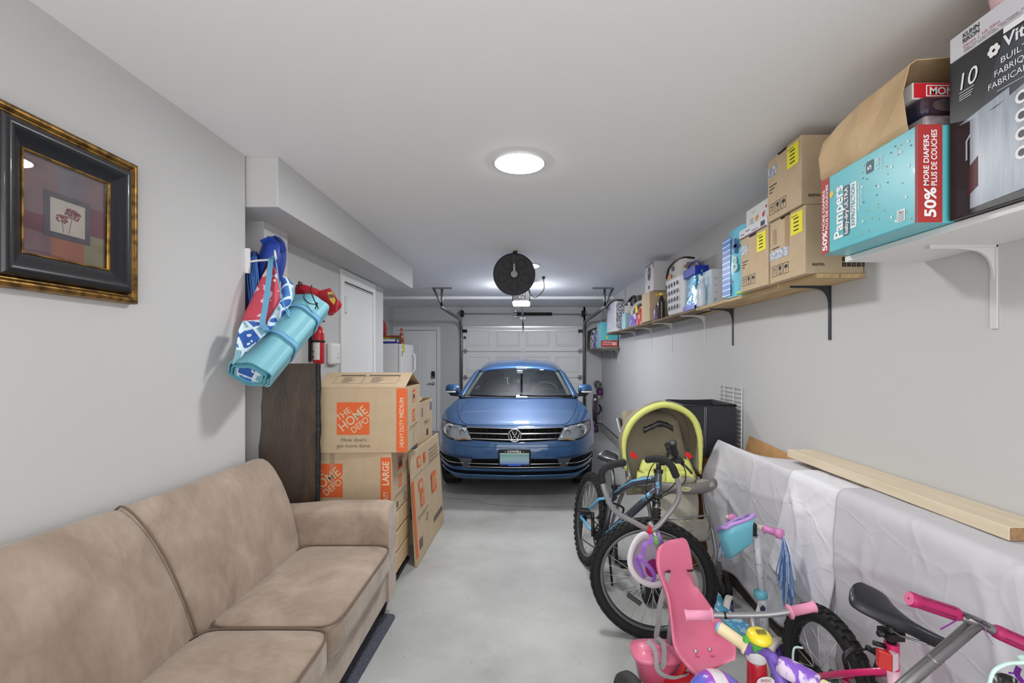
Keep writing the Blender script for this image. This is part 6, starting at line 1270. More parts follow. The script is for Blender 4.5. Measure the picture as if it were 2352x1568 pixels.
for x in (-.005,.006):
    m = MB(); m.tube([(x-.04,-d-.001,.0),(x-.03,-d-.001,h-.012)],.0014,4); m.build('seam', mat('seam_white', (168,168,172), .6), bn)
wr_ = thing('wire_shelf', 'white wire shelf panel leaning on the right wall behind the black bin', 'wire shelf', (1.51,3.45,0), 0, None, True); wm = mat('white_wire', (206,206,206), .35)
for y in (3.27,3.40,3.555,3.64):
    m = MB(); m.cyl((1.505,y,.0),(1.516,y,1.285),.0045,n=8); m.build('upright_wire', wm, wr_)
for k in range(42):
    z = .02+.0305*k; m = MB(); x = 1.505+.0086*z-.006; m.cyl((x,3.265,z),(x,3.645,z),.0025,n=6); m.build('cross_wire', wm, wr_)

# ---- wheels and cycles
def basis(ax, up=Z_):
    ax = Vector(ax).normalized(); u = (Vector(up)-ax*ax.dot(Vector(up))).normalized(); return ax.cross(u).normalized(), ax, u   # forward, axle, up
spk = mat('spoke_steel', (206,208,210), .3, .3); rimm = mat('rim_alloy', (120,124,128), .3, .9); tyre_m = mat('tyre_rubber', (26,26,27), .8)
def wheel(t, c, ax, R, r, nsp=28, knobs=44, rim_in=.052, rim_mat=None, hubr=.022, name='wheel', across=(-.75,-.28,.28,.75)):
    f, a, u = basis(ax); c = Vector(c); m = MB(); Rr = R-rim_in
    m.lathe([(Rr-.012,-.012),(Rr,-.014),(Rr+.006,-.012),(Rr+.002,0),(Rr+.006,.012),(Rr,.014),(Rr-.012,.012),(Rr-.014,0),(Rr-.012,-.012)], c, a, 56); w = m.build(name, rim_mat or rimm, t)
    m = MB(); m.torus(c, a, R-r, r, 64, 12); k = MB()
    for q in range(knobs):
        th = 2*math.pi*q/knobs
        for j, e in enumerate(across):
            th2 = th+(math.pi/knobs if j in (1,2) else 0); d = f*math.cos(th2)+u*math.sin(th2); tg = -f*math.sin(th2)+u*math.cos(th2)
            ph = e*1.05; n = d*math.cos(ph)+a*math.sin(ph); s2 = tg.cross(n)
            M = Matrix((tg, s2, n)).transposed(); p = c+d*(R-r)+n*r
            L_ = 2*math.pi*R/knobs*.56; k.box(p+n*.001, (L_, r*.46, .0135), M)
    ty = m.build('tyre', tyre_m, w); k.build('tread_knobs', tyre_m, w, kind='stuff')
    m = MB()
    for q in range(nsp):
        th = 2*math.pi*q/nsp; th0 = th+(.55 if q % 4 < 2 else -.55); s = .026 if q % 2 else -.026
        p0 = c+(f*math.cos(th0)+u*math.sin(th0))*hubr+a*s; p1 = c+(f*math.cos(th)+u*math.sin(th))*(Rr-.012); m.tube([p0,p1],.0013,4)
    m.build('spokes', spk, w, kind='stuff')
    m = MB(); m.cyl(c-a*.035,c+a*.035,.013,n=14); m.cyl(c-a*.03,c-a*.024,hubr+.003,n=18); m.cyl(c+a*.024,c+a*.03,hubr+.003,n=18); m.cyl(c-a*.055,c+a*.055,.005,n=8); m.build('hub', rimm, w)
    return w, (f, a, u)
gun = mat('frame_gunmetal', (70,74,86), .3, .35, coat=.5); skyb = mat('frame_sky_blue', (104,178,220), .4); grip_m = mat('grip_black', (28,28,30), .7, bump=.3, bs=220)
bk = thing('mountain_bicycle', 'dark grey and light blue mountain bicycle, front wheel turned towards the camera', 'bicycle', (.58,2.9,0), 0, None, True)
FC = at(1497,1336,2.45); RC = Vector((.462,3.41,.318)); fax = Vector((.25,1,.03)).normalized(); rax = Vector((.98,.15,-.13)).normalized()
FC.z = .322
fw_, (ff, fa, fu_) = wheel(bk, FC, fax, .318, .025, name='front_wheel'); rw_, (rf, ra, ru) = wheel(bk, RC, rax, .318, .025, name='rear_wheel')
m = MB()
for th in (-2.35,):
    d = ff*math.cos(th)+fu_*math.sin(th); m.box(FC+Vector((-.092,0,-.105)), (.085,.012,.022), (0,.62,0))
m.build('spoke_reflector', glass_mat('clear_reflector', (214,216,220), .3, .05), fw_)
HT = Vector((.739,2.60,.846)); HB = Vector((.724,2.568,.730)); ST = at(1411,1128,3.08); SA = Vector((.574,3.12,.784)); BB = at(1388,1234,2.98); sd = (HT-HB).normalized()
m = MB(); m.cyl(HB, HT, .021, n=18); hd = m.build('head_tube', gun, bk); m = MB(); m.text('S', -.012, -.022, .036, (HT+HB)/2+Vector((-.27,-.95,.1))*.0262, Vector((.962,-.272,0)), Z_, .0, .022, bold=.04); m.build('head_badge', skyb, hd)
m = MB(); m.cyl(HT-sd*.004, HT+sd*.018, .026, n=18); m.cyl(HB-sd*.018, HB+sd*.006, .026, n=18); m.build('headset', black, bk)
m = MB(); m.tube([HT-sd*.03, HT.lerp(ST,.5)+Vector((0,0,.0)), ST+Vector((0,0,-.02))], [.020,.019,.016], 12); tt_ = m.build('top_tube', gun, bk)
m = MB(); U_ = (ST-HT).normalized(); sdv = Vector((-.62,-.42,.66))*.0195; m.tube([HT-sd*.03+sdv+U_*.05, HT.lerp(ST,.5)+sdv*.95, ST+Z_*-.02+sdv*.85-U_*.03], 1, 4, ab=(.011,.006), up=Vector((0,0,1))); m.build('blue_stripe', skyb, tt_)
m = MB(); m.tube([HB+sd*.03, BB], .023, 14); dt = m.build('down_tube', gun, bk)
m = MB(); U_ = (BB-HB).normalized(); p0 = HB+sd*.03; side = Vector((-.85,-.5,.15)).normalized(); vv = U_.cross(side).normalized(); 
for a0, a1 in ((.05,.13),): m.tube([p0+U_*a0+side*.0195, p0+U_*a1+side*.0195],1,4,ab=(.013,.006),up=vv)
m.text('SUPERCYCLE', 0, -.011, .024, BB-U_*.06+side*.024, -U_, vv if vv.z > 0 else -vv, .0, .27, bold=.03); m.build('frame_lettering', skyb, dt)
m = MB(); m.tube([ST+Vector((-.002,.01,.03)), BB], .016, 12); m.build('seat_tube', gun, bk); m = MB(); m.tube([SA-Z_*.02, ST+Vector((0,0,.0))], .0135, 10); sp_ = m.build('seat_post', steel, bk); m = MB(); m.cyl(ST+Z_*.018, ST+Z_*.042, .020, n=12); m.tube([ST+Z_*.03, ST+Vector((.03,-.04,.05))],.005,6); m.build('seat_clamp', black, sp_)
for s in (-1, 1):
    e = RC+rax*.062*s; m = MB(); m.tube([ST-Z_*.04+rax*.012*s, ST.lerp(e,.3)+rax*.03*s, e], .010, 8); m.build('seat_stay', skyb if s < 0 else gun, bk); m = MB(); m.tube([BB+rax*.02*s, BB.lerp(e,.4)+rax*.035*s, e], .011, 8); m.build('chain_stay', skyb if s < 0 else gun, bk)
def saddle(t, c, fwd, L, Wd, mt, h=.05):
    f = Vector(fwd).normalized(); s = Z_.cross(f).normalized(); u = f.cross(s).normalized(); R = []
    for k in range(15):
        q = k/14; x = -L*.45+L*q; w = Wd*(.5*(1-.0*q)) if q < .18 else Wd*.5*(1-.80*min(1,(q-.18)/.5)**.85); w *= min(1, .45+q*5) if q < .1 else 1
        if q > .93: w *= 1-.45*(q-.93)/.07
        zt = .012*(1-2*q)**2+(.012 if q < .3 else 0)*(1-q/.3); g = []
        for i in range(16):
            a = 2*math.pi*i/16; hh = h*(.55 if math.sin(a) > 0 else .62*(1-.35*q)); g.append(Vector(c)+f*x+s*(w*math.copysign(abs(math.cos(a))**.7,math.cos(a)))+u*(zt+hh*math.sin(a)*.6-(.012*abs(math.cos(a))**3)))
        R.append(g)
    m = MB(); m.loft(R, True, True, True); o = m.build('saddle', mt, t, sub=1)
    m = MB()
    for k in (-1,1): m.tube([Vector(c)+f*(-L*.3)+s*.02*k-u*h*.25, Vector(c)+f*(-L*.1)+s*.02*k-u*h*.55, Vector(c)+f*(L*.15)+s*.02*k-u*h*.55, Vector(c)+f*(L*.4)+s*.008*k-u*h*.2], .0035, 6)
    m.build('saddle_rails', steel, o); return o
sad_m = mat('saddle_black', (30,32,36), .38, coat=.15); saddle(bk, SA+Vector((0,.0,.02)), (.15,-.98,0), .27, .16, sad_m)
# fork
for s in (-1, 1):
    o_ = fa*.058*s; cr_ = HB-sd*.03; m = MB(); m.tube([cr_+o_*.95, FC+o_+sd*.12+Vector((0,0,0))], .013, 10); fk = m.build('fork_stanchion', steel, bk); m = MB(); m.tube([FC+o_+sd*.16, FC+o_], [.019,.014], 10); m.build('fork_lower', gun, fk)
    m = MB(); a0, a1 = cr_+o_*.95-sd*.02, FC+o_+sd*.16; pr = []
    for k in range(13): pr += [a0.lerp(a1,k/13), a0.lerp(a1,(k+.5)/13)]
    m.tube(pr, [.024 if i % 2 else .017 for i in range(26)], 12); m.build('fork_boot', rubber, fk)
m = MB(); m.tube([HB-sd*.03-fa*.062, HB-sd*.03+fa*.062], .016, 10); m.build('fork_crown', black, bk)
# bars
cl_ = HT+sd*.055+Vector((.03,-.008,0)); m = MB(); m.tube([HT+sd*.01, HT+sd*.06], .014, 10); m.tube([HT+sd*.055, cl_], .015, 10); m.build('stem', black, bk)
g0, g1 = at(1545,1016,2.28), at(1551,1050,2.40); h0, h1 = Vector((.87,2.86,.95)), Vector((.845,2.74,.95))
m = MB(); m.tube(bez([g0.lerp(g1,.1), g1, cl_+(g1-cl_)*.35, cl_, cl_+(h1-cl_)*.4, h1, h0],8), .011, 10); hb_ = m.build('handlebar', black, bk)
for p, q in ((g0,g1),(h0,h1)):
    m = MB(); d = (q-p).normalized(); m.tube([p, p+d*.004, p+d*.006, p+d*.10, p+d*.104, p+d*.12], [.015,.019,.017,.0165,.021,.019], 14); g = m.build('grip', grip_m, hb_)
    m = MB(); m.cyl(p-d*.001, p+d*.004, .010, n=14); m.build('grip_end', mat('grip_end_grey', (78,80,84), .5), g)
    m = MB(); b0 = q+d*.01; m.tube(bez([b0, b0+Vector((.03,.0,-.02)), b0+Vector((.05,-.05,-.045)), b0+Vector((.045,-.11,-.05))],5), .006, 6); m.box(b0+Vector((.01,0,-.012)),(.03,.035,.025)); m.build('brake_lever', black, hb_)
for pts in ([at(1552,1056,2.40),at(1572,1075,2.42),at(1573,1105,2.5),at(1550,1125,2.52),at(1512,1145,2.5)],[at(1540,1060,2.5),at(1505,1062,2.45),at(1488,1095,2.5),at(1484,1140,2.5),at(1500,1150,2.52)],[at(1530,1065,2.55),at(1553,1100,2.4),at(1535,1125,2.45),at(1510,1140,2.48)]):
    m = MB(); m.tube(bez(pts,8), .0028, 6); m.build('cable', black, bk)
# drivetrain
m = MB(); c = BB; ca = rax
for r, o_ in ((.075,.045),(.060,.052),(.045,.058)):
    for sg in (1,): m.lathe([(r-.012,o_-.0015),(r,o_-.0015),(r,o_+.0015),(r-.012,o_+.0015)], c, -ca, 40)
for q in range(5): a = 2*math.pi*q/5; m.tube([c-ca*.05, c-ca*.048+(rf*math.cos(a)+ru*math.sin(a))*.066], .006, 6)
m.cyl(c-ca*.07, c+ca*.07, .02, n=16); ch_ = m.build('chainring', black, bk)
for s in (-1, 1):
    d = (rf*.35*s-ru*.93*s); e = c+ca*.08*s+d*.15; m = MB(); m.tube([c+ca*.075*s, e], [.013,.010], 8); ck_ = m.build('crank_arm', black, bk); m = MB(); pc2 = e+ca*.055*s
    Mx = Matrix((rf, ca, ru)).transposed(); m.box(pc2, (.075,.07,.012), Mx)
    for o2 in (-.034,.034): m.box(pc2+rf*o2, (.010,.075,.022), Mx)
    for o2 in (-.033,.033): m.box(pc2+ca*o2, (.075,.008,.02), Mx)
    m.build('pedal', black, ck_)
m = MB()
for k in range(7): m.lathe([(.016,-.001),(.046-.004*k,-.001),(.046-.004*k,.001),(.016,.001)], RC-rax*(.030+.0045*k), rax, 28)
m.build('cassette', mat('cassette_steel', (74,76,80), .35, .8), rw_)
m = MB(); e = RC-rax*.055; m.tube([BB-rax*.045+ru*.075, e+ru*.035], .004, 5); m.tube(bez([BB-rax*.045-ru*.075, e-ru*.14+rf*.05, e-ru*.13],5), .004, 5); m.build('chain', mat('chain_steel', (70,66,60), .4, .7), bk); m = MB(); m.tube(bez([e, e-ru*.06+rf*.02, e-ru*.13+rf*.03],5), .008, 6); m.lathe([(.004,-.003),(.022,-.003),(.022,.003),(.004,.003)], e-ru*.06+rf*.02, rax, 16); m.lathe([(.004,-.003),(.022,-.003),(.022,.003),(.004,.003)], e-ru*.13+rf*.03, rax, 16); m.build('derailleur', black, bk)
m = MB()
for s in (-1,1): m.tube(bez([ST-Z_*.16+rax*.05*s, ST-Z_*.1+rax*.055*s+rf*.02, ST-Z_*.08],4), .007, 6)
m.build('rear_brake', black, bk)
m = MB(); m.tube([BB+rf*-.06+rax*.04, Vector((.56,3.02,.012))], .008, 6); m.build('kickstand', black, bk)

# ---- stroller
so = thing('stroller', 'khaki baby stroller with lime green hood rim behind the mountain bicycle', 'stroller', (.92,3.05,0), 0, None, True)
khaki = mat('stroller_khaki', (150,142,122), .85, var=.4, vs=6, col2=(126,118,98), bump=.3, bs=12); lime = mat('stroller_lime', (206,212,118), .7, var=.4, vs=7, col2=(188,196,104), bump=.5, bs=10); pale = mat('stroller_grey_fabric', (168,164,152), .85, var=.4, vs=8, col2=(146,140,126), bump=.4, bs=12); sgr2 = mat('stroller_grey', (116,112,108), .45); tub = mat('stroller_tube', (150,150,150), .35, .5)
arch = bez([at(x,y,3.0) for x, y in ((1438,1080),(1433,1028),(1438,996),(1454,966),(1484,942),(1526,929),(1568,941),(1594,964),(1606,996),(1609,1032),(1608,1088))],5)
cc = at(1521,1060,3.0)
def arch_at(dy, sx, sz, dz=0.): return [Vector((cc.x+(p.x-cc.x)*sx, p.y+dy, cc.z+(p.z-cc.z)*sz+dz)) for p in arch]
m = MB(); m.tube(arch, [.010+.0105*min(1,4.5*min(i,len(arch)-1-i)/len(arch))+.0008*math.sin(i*2.6) for i in range(len(arch))], 10); rim_ = m.build('hood_rim', lime, so)
m = MB(); m.loft([arch_at(.005,.99,.99), arch_at(.10,1.03,1.04), arch_at(.18,.98,.99), arch_at(.285,.88,.94,-.01), arch_at(.42,.80,.74,-.02)], False, False); m.build('hood', khaki, so, solid=.006)
m = MB(); m.loft([arch_at(.42,.80,.74,-.02), arch_at(.44,.5,.40,-.02), arch_at(.45,.05,.06,-.02)], False, False); m.build('hood_back', khaki, so, solid=.004)
m = MB(); m.tube(arch_at(.17,.96,.975), .006, 6); m.tube(arch_at(.28,.86,.92,-.01), .006, 6); m.build('hood_seam', mat('seam_khaki', (110,102,84), .8), so)
m = MB(); p = bez([at(x,y,3.05) for x, y in ((1478,988),(1497,980),(1512,973),(1530,976),(1545,984))],5); R = [[q+Vector((0,.014*math.cos(a),.020*math.sin(a)+.006*nz(q.x*40,a,2))) for a in [2*math.pi*i/10 for i in range(10)]] for q in p]; m.loft(R, True, True, True); m.build('hood_window_roll', mat('window_vinyl', (26,26,30), .15, coat=.6, bump=1., bs=30), so)
def quilt(name, pts, mt, th=.03, sub=2): 
    m = MB(); n = len(pts); c = sum(pts, Vector())/n; m.add([*pts, c+Vector((0,-.018,.004))], [(i,(i+1)%n,n) for i in range(n)], True); return m.build(name, mt, so, solid=th)
m = MB()
def sb(u, v):  # seat back shell
    x = cc.x+(-.5+u)*(.44-.06*v); return Vector((x, 3.02+.30*v-.05*math.sin(math.pi*u)*-1*.6, .60+.50*v))
m.grid(sb, 14, 10); m.build('seat_back', khaki, so, solid=.03)
for (x0,x1,y0,y1,Y0,Y1) in ((1468,1529,1054,1084,3.0,2.95),(1529,1590,1054,1084,3.0,2.95),(1464,1529,1083,1114,2.95,2.88),(1529,1594,1083,1114,2.95,2.88)):
    m = MB(); a = [at(x0+(8 if x0 < 1500 and y0 < 1070 else 0),y0+(4 if x0 < 1500 and y0 < 1070 else 0),Y0),at(x1-(8 if x1 > 1560 and y0 < 1070 else 0),y0+(4 if x1 > 1560 and y0 < 1070 else 0),Y0),at(x1,y1,Y1),at(x0,y1,Y1)]
    def gf(u, v): 
        p = a[0].lerp(a[1],u).lerp(a[3].lerp(a[2],u),v); return p+Vector((0,-.022,.010))*(math.sin(math.pi*u)*math.sin(math.pi*v))**.5
    m.grid(gf, 10, 8); m.build('seat_pad', lime, so, solid=.02)
for (px, py, w_, h_) in ((1482,1104,30,14),(1576,1106,30,16)):
    m = MB(); m.ball(at(px,py,2.86),(w_*2.86/F/1.6,.03,h_*2.86/F/1.2),14,8); m.build('harness_pad', pale, so)
m = MB(); 
for x in (1453,1579): m.strap([at(x-4,1041,2.93), at(x+4,1046,2.91), at(x+8,1052,2.9)], .03, .006, Z_)
m.build('harness_strap', mat('harness_red', (206,30,36), .6), so)
m = MB(); m.grid(lambda u, v: at(1492+106*u+6*math.sin(3*v), 1112+105*v, 2.95-.15*v)+Vector((0,-.04*math.sin(math.pi*u)+.012*nz(u*6,v*5,3),0)), 18, 14); m.build('leg_panel', pale, so, solid=.012)
m = MB(); m.grid(lambda u, v: at(1508+122*u, 1188+50*v, 2.83)+Vector((0,-.05*math.sin(math.pi*u)+.015*nz(u*7,v*4,6),.02*nz(u*5,1))), 16, 8); m.build('under_basket', pale, so, solid=.008)
m = MB(); m.tube([at(1508,1188,2.82),at(1560,1192,2.76),at(1628,1182,2.82),at(1634,1210,2.82),at(1626,1232,2.82),at(1560,1240,2.77),at(1508,1236,2.82)], .006, 6); m.build('basket_rim', tub, so)
m = MB(); p = bez([at(1462,1108,3.0),at(1500,1116,2.86),at(1570,1122,2.74),at(1620,1119,2.76),at(1640,1110,2.88)],7); m.tube(p, 1, 10, ab=(.032,.022), up=Z_); tr = m.build('tray_bar', sgr2, so); m = MB(); m.ball(at(1620,1110,2.82),(.050,.07,.022),20,10); m.build('tray_top', mat('tray_light', (150,148,144), .35), tr)
m = MB(); o = at(1576,1123,2.712); m.disc(0,0,.032,o,X_,Z_,.0,24,.013); m.k = 1; m.text('GRACO',0,-.005,.011,o,X_,Z_,.002,.044,'c'); m.build('badge', [mat('badge_cream', (206,200,150), .5), mat('badge_ink', (110,104,70), .5)], tr)
for s, pts in ((1, ((1612,1105,3.0),(1620,1160,2.92),(1636,1220,2.84),(1644,1270,2.80),(1636,1296,2.80))), (-1, ((1474,1105,3.02),(1490,1160,2.94),(1500,1220,2.86),(1503,1280,2.82),(1503,1310,2.82)))):
    m = MB(); m.tube(bez([at(*p) for p in pts],6), .013, 8); m.build('frame_tube', tub, so)
    wx = 1650 if s > 0 else 1497; m = MB(); m.hexa([at(wx-22,1300,2.79),at(wx-2,1300,2.79),at(wx-2,1300,2.87),at(wx-22,1300,2.87),at(wx-14,1272,2.79),at(wx-2,1272,2.79),at(wx-2,1272,2.87),at(wx-14,1272,2.87)]); m.build('wheel_housing', sgr2, so, bevel=.008)
    m = MB(); a0 = at(wx,1292,2.83); a1 = at(wx+2,1342,2.83); pp_ = []
    for i in range(10*10): a = 2*math.pi*i/10; pp_.append(a0.lerp(a1,i/100)+Vector((.017*math.cos(a),.017*math.sin(a),0)))
    m.tube(pp_, .0045, 5); m.cyl(a0, a1, .010, n=8); m.build('suspension_spring', sgr2, so)
    for dx in (-.035,.035):
        c = at(wx,1374,2.84); c.x += dx; c.z = .088; m = MB(); m.lathe([(.05,-.016),(.08,-.018),(.088,-.008),(.088,.008),(.08,.018),(.05,.016)], c, X_, 28); w = m.build('front_wheel', rubber, so); m = MB(); m.lathe([(0,-.014),(.052,-.014),(.052,.014),(0,.014)], c, X_, 20); m.build('wheel_hub', sgr2, w)
    m = MB(); m.tube([a1, Vector((a1.x,a1.y,.088))], .014, 8); m.build('wheel_fork', sgr2, so)
    x_ = cc.x+.25*s; m = MB(); m.tube(bez([at(1560 if s > 0 else 1490,1130,2.95)*0+Vector((cc.x+.22*s,2.97,.72)), Vector((x_,3.25,.42)), Vector((x_,3.55,.13))],6), .013, 8); m.build('rear_leg', tub, so)
    m = MB(); c = Vector((x_,3.55,.115)); m.lathe([(.07,-.02),(.105,-.022),(.115,-.01),(.115,.01),(.105,.022),(.07,.02)], c, X_, 32); w = m.build('rear_wheel', rubber, so); m = MB(); m.lathe([(0,-.016),(.075,-.016),(.075,.016),(0,.016)], c, X_, 24); m.build('wheel_hub', sgr2, w)
    m = MB(); m.tube([Vector((cc.x+.21*s,2.97,.70)), Vector((cc.x+.20*s,3.25,.9)), Vector((cc.x+.185*s,3.52,1.02))], .013, 8); m.build('push_tube', tub, so)
m = MB(); p = bez([Vector((cc.x-.185,3.52,1.02)), at(1446,985,3.55), at(1452,964,3.62), at(1500,958,3.66), at(1540,964,3.62), Vector((cc.x+.185,3.52,1.02))],7); m.tube(p, .022, 8); m.build('push_handle', mat('handle_dark_grey', (62,62,66), .4), so)
m = MB(); m.tube([Vector((cc.x-.25,3.1,.42)), Vector((cc.x+.25,3.1,.42))], .01, 8); m.build('cross_tube', tub, so)

# ---- pink tricycle with push handle
tk = thing('tricycle', 'pink and red kids tricycle with tall seat and silver push handle', 'tricycle', (.66,1.85,0), 0, None, True)
pink = mat('trike_pink', (220,116,146), .38, coat=.25); redt = mat('trike_red', (196,34,46), .35, coat=.3); silv = mat('silver_tube', (156,156,158), .35, .6); foam = mat('foam_black', (30,30,32), .85, bump=.2, bs=150); pinkg = mat('pink_grip', (226,146,176), .5)
# seat shell: profile from back top to front lip, (px,py,Y, half width px)
spf = [(1553,1234,2.03,16),(1551,1240,2.015,30),(1551,1256,2.0,40),(1552,1290,1.985,44),(1555,1318,1.975,41),(1560,1342,1.968,37),(1566,1362,1.96,38),(1576,1392,1.945,47),(1588,1424,1.925,55),(1600,1452,1.89,61),(1612,1476,1.84,66),(1624,1496,1.78,66),(1634,1512,1.72,62),(1638,1524,1.69,58),(1639,1534,1.68,48)]
Fd = Vector((.42,-.9,0)).normalized(); Sd = Vector((.9,.42,0)).normalized()
sc_ = [at(p[0],p[1],p[2]) for p in spf]; R = []
for k, (p, c) in enumerate(zip(spf, sc_)):
    a = sc_[max(0,k-1)]; b = sc_[min(len(sc_)-1,k+1)]; T = (b-a).normalized(); N_ = Sd.cross(T).normalized()
    if N_.dot(Vector((.3,-1,.5))) < 0: N_ = -N_
    w = p[3]*p[2]/F*(1.2 if k < 9 else 1.28); g = []
    for i in range(13):
        u = -1+2*i/12; dish = (.034*min(1,max(0,k-2)/5)+.004)*abs(u)**3-.010; g.append(c+Sd*w*u+N_*dish)
    for i in range(12,-1,-1):
        u = -1+2*i/12; dish = (.034*min(1,max(0,k-2)/5)+.004)*abs(u)**3-.010; g.append(c+Sd*w*u*1.0+N_*(dish-.022))
    R.append(g)
m = MB(); m.loft(R, True, True, True); seat = m.build('seat', pink, tk, sub=1)
m = MB()
for (x, y, Y, r) in ((1534,1313,1.955,.4),(1585,1310,1.955,.1)): m.box(at(x,y,Y), (.024,.012,.005), (0,-r,0))
m.build('strap_slot', mat('slot_maroon', (70,20,36), .7), seat); m = MB()
for (x, y) in ((1598,1496),(1630,1491)): m.ball(at(x,y,1.765),.009,10,6)
m.build('seat_bolt', chrome, seat)
belt = mat('belt_grey', (150,150,152), .7)
for pts, w in (([(1534,1315,1.95),(1528,1345,1.955),(1517,1385,1.97),(1512,1430,1.99),(1508,1462,2.0),(1512,1490,1.98)],.022),([(1510,1464,1.97),(1524,1480,1.93),(1525,1520,1.9),(1518,1535,1.88)],.020),([(1488,1470,1.95),(1505,1495,1.92),(1512,1540,1.85),(1545,1556,1.78),(1580,1548,1.72)],.018),([(1590,1313,1.95),(1597,1330,1.965),(1600,1345,1.985)],.02)):
    m = MB(); m.strap(bez([at(*p) for p in pts],6), w, .003, X_+Z_*.2); m.build('safety_belt', belt, tk)
# rear bucket and lid
def bucket(z0, z1, e): return [Vector((bc.x+x*(.088+e)+0, bc.y+y*(.062+e), z)) for z in (z0,) for x, y in [(math.copysign(abs(math.cos(a))**.6,math.cos(a)),math.copysign(abs(math.sin(a))**.6,math.sin(a))) for a in [2*math.pi*i/32 for i in range(32)]]]
bc = Vector((.555,1.985,0)); m = MB(); m.loft([bucket(.125,0,-.02),bucket(.13,0,-.012),bucket(.225,0,.005)], True, True, True); bu = m.build('rear_bucket', mat('trike_pink_dark', (208,98,128), .4, coat=.2), tk); m = MB(); m.loft([bucket(.222,0,.012),bucket(.232,0,.020),bucket(.244,0,.018),bucket(.262,0,-.03),bucket(.266,0,-.06)], True, True, True); m.build('lid', pink, bu)
m = MB(); m.text('RADIO FLYER',0,0,.018,Vector((bc.x-.055,bc.y-.045,.2645)),Vector((.95,.3,0)),Vector((-.3,.95,.05)),.001,.12); m.build('lettering', mat('emboss_pink', (236,150,176), .3), bu)
for s in (-1, 1):
    c = Vector((.585,1.95,.105))+Sd*(.175*s); m = MB(); m.lathe([(.062,-.022),(.095,-.024),(.104,-.014),(.105,.0),(.104,.014),(.095,.024),(.062,.022)], c, Sd, 32); w = m.build('rear_wheel', mat('trike_tyre', (52,52,52), .8), tk); m = MB(); m.lathe([(0,-.03),(.02,-.028),(.03,-.016),(.06,-.018),(.066,-.008),(.066,.008),(.06,.018),(.03,.016),(.02,.028),(0,.03)], c, Sd, 28); m.build('wheel_disc', mat('trike_disc', (190,190,192), .4), w)
m = MB(); m.tube([Vector((.585,1.95,.105))-Sd*.17, Vector((.585,1.95,.105))+Sd*.17], .008, 8); m.tube(bez([Vector((.585,1.95,.13)), Vector((.66,1.82,.235)), Vector((.74,1.68,.26)), Vector((.785,1.60,.33))],6), .022, 10); m.tube([Vector((.61,1.9,.16)), Vector((.64,1.83,.32))], .014, 8); m.bb((.50,1.90,.10),(.66,1.99,.122)); m.build('frame', redt, tk)
# steering column, fork, wheel, handlebar
col0, col1 = at(1740,1568,1.60), at(1736,1478,1.60); cd = (col1-col0).normalized()
m = MB(); m.tube([col0-cd*.05, col0, col0+cd*.06, col1-cd*.03], [.034,.034,.031,.030], 18); cm = m.build('steering_column', redt, tk); m = MB(); m.tube([col1-cd*.055, col1-cd*.05, col1-cd*.012, col1-cd*.002, col1], [.031,.033,.032,.024,.012], 18); m.build('column_cap', white, cm)
m = MB(); o = col0+cd*.028+Vector((.003,-.036,0)); m.disc(.008,0,.030,o,X_,Z_,.0,22,.018); m.k = 1; m.text('RADIO',.008,.001,.010,o,X_,Z_,.0015,.034,'c',shear=.2); m.text('FLYER',.008,-.011,.009,o,X_,Z_,.0015,.032,'c',shear=.2); m.build('badge', [ink_white, redt], cm)
hbL, hbR = at(1573,1412,1.66), at(1872,1393,1.60); m = MB(); hp_ = bez([at(1600,1411,1.655), at(1680,1413,1.63), at(1760,1411,1.61), at(1815,1404,1.60), at(1850,1397,1.60)],8); m.tube(hp_, .0105, 10); hbr = m.build('handlebar', silv, tk); m = MB(); m.tube([at(1725,1412,1.62), col1], .012, 8); m.build('handlebar_stem', silv, hbr)
for a, b in ((at(1573,1412,1.662), at(1638,1413,1.642)), (at(1872,1392,1.60), at(1812,1405,1.60))):
    m = MB(); d = (b-a).normalized(); L_ = (b-a).length; m.tube([a, a+d*.003, a+d*.010, a+d*(L_-.008), a+d*(L_-.006), a+d*L_], [.017,.019,.0165,.0165,.024,.024], 14); m.build('grip', pinkg, hbr)
m = MB(); q = at(1668,1413,1.635); m.cyl(q-X_*.010, q+X_*.010, .0118, n=12); m.build('black_band', black, hbr)
m = MB(); fwc = Vector((.80,1.50,.135)); m.lathe([(.085,-.022),(.125,-.024),(.135,-.012),(.135,.012),(.125,.024),(.085,.022)], fwc, Sd, 36); w = m.build('front_wheel', mat('trike_tyre', (52,52,52), .8), tk); m = MB(); m.lathe([(0,-.02),(.09,-.016),(.09,.016),(0,.02)], fwc, Sd, 28); m.build('wheel_disc', mat('trike_disc', (190,190,192), .4), w); m = MB()
for s in (-1,1): m.tube([col0-cd*.03, fwc+Sd*.045*s], .012, 8)
m.build('fork', redt, tk)
# push handle
m = MB(); m.tube([at(1493,1200,2.10), at(1509,1240,2.10), at(1530,1330,2.08), at(1545,1400,2.04), Vector((.60,1.98,.20))], .0125, 10); ph = m.build('push_pole', silv, tk)
m = MB(); q0, q1 = at(1504,1228,2.098), at(1509,1246,2.098); m.cyl(q0, q1, .0145, n=12); m.build('green_tape', mat('tape_green', (120,182,120), .5), ph); m = MB(); m.tube([at(1520,1290,2.085),at(1531,1335,2.075)], .0145, 10); m.build('pole_sleeve', mat('sleeve_dark', (70,70,72), .5), ph)
Lp = [(1488,1216,2.09),(1457,1199,2.08),(1422,1180,2.07),(1402,1158,2.06),(1388,1125,2.05),(1382,1100,2.05),(1382,1086,2.05),(1391,1073,2.05),(1410,1066,2.06),(1434,1062,2.08)]
Rp = [(1497,1218,2.09),(1513,1206,2.08),(1535,1180,2.07),(1551,1159,2.06),(1560,1136,2.05),(1557,1106,2.04),(1550,1086,2.03),(1541,1068,2.03),(1526,1056,2.04),(1508,1053,2.06),(1485,1055,2.09)]
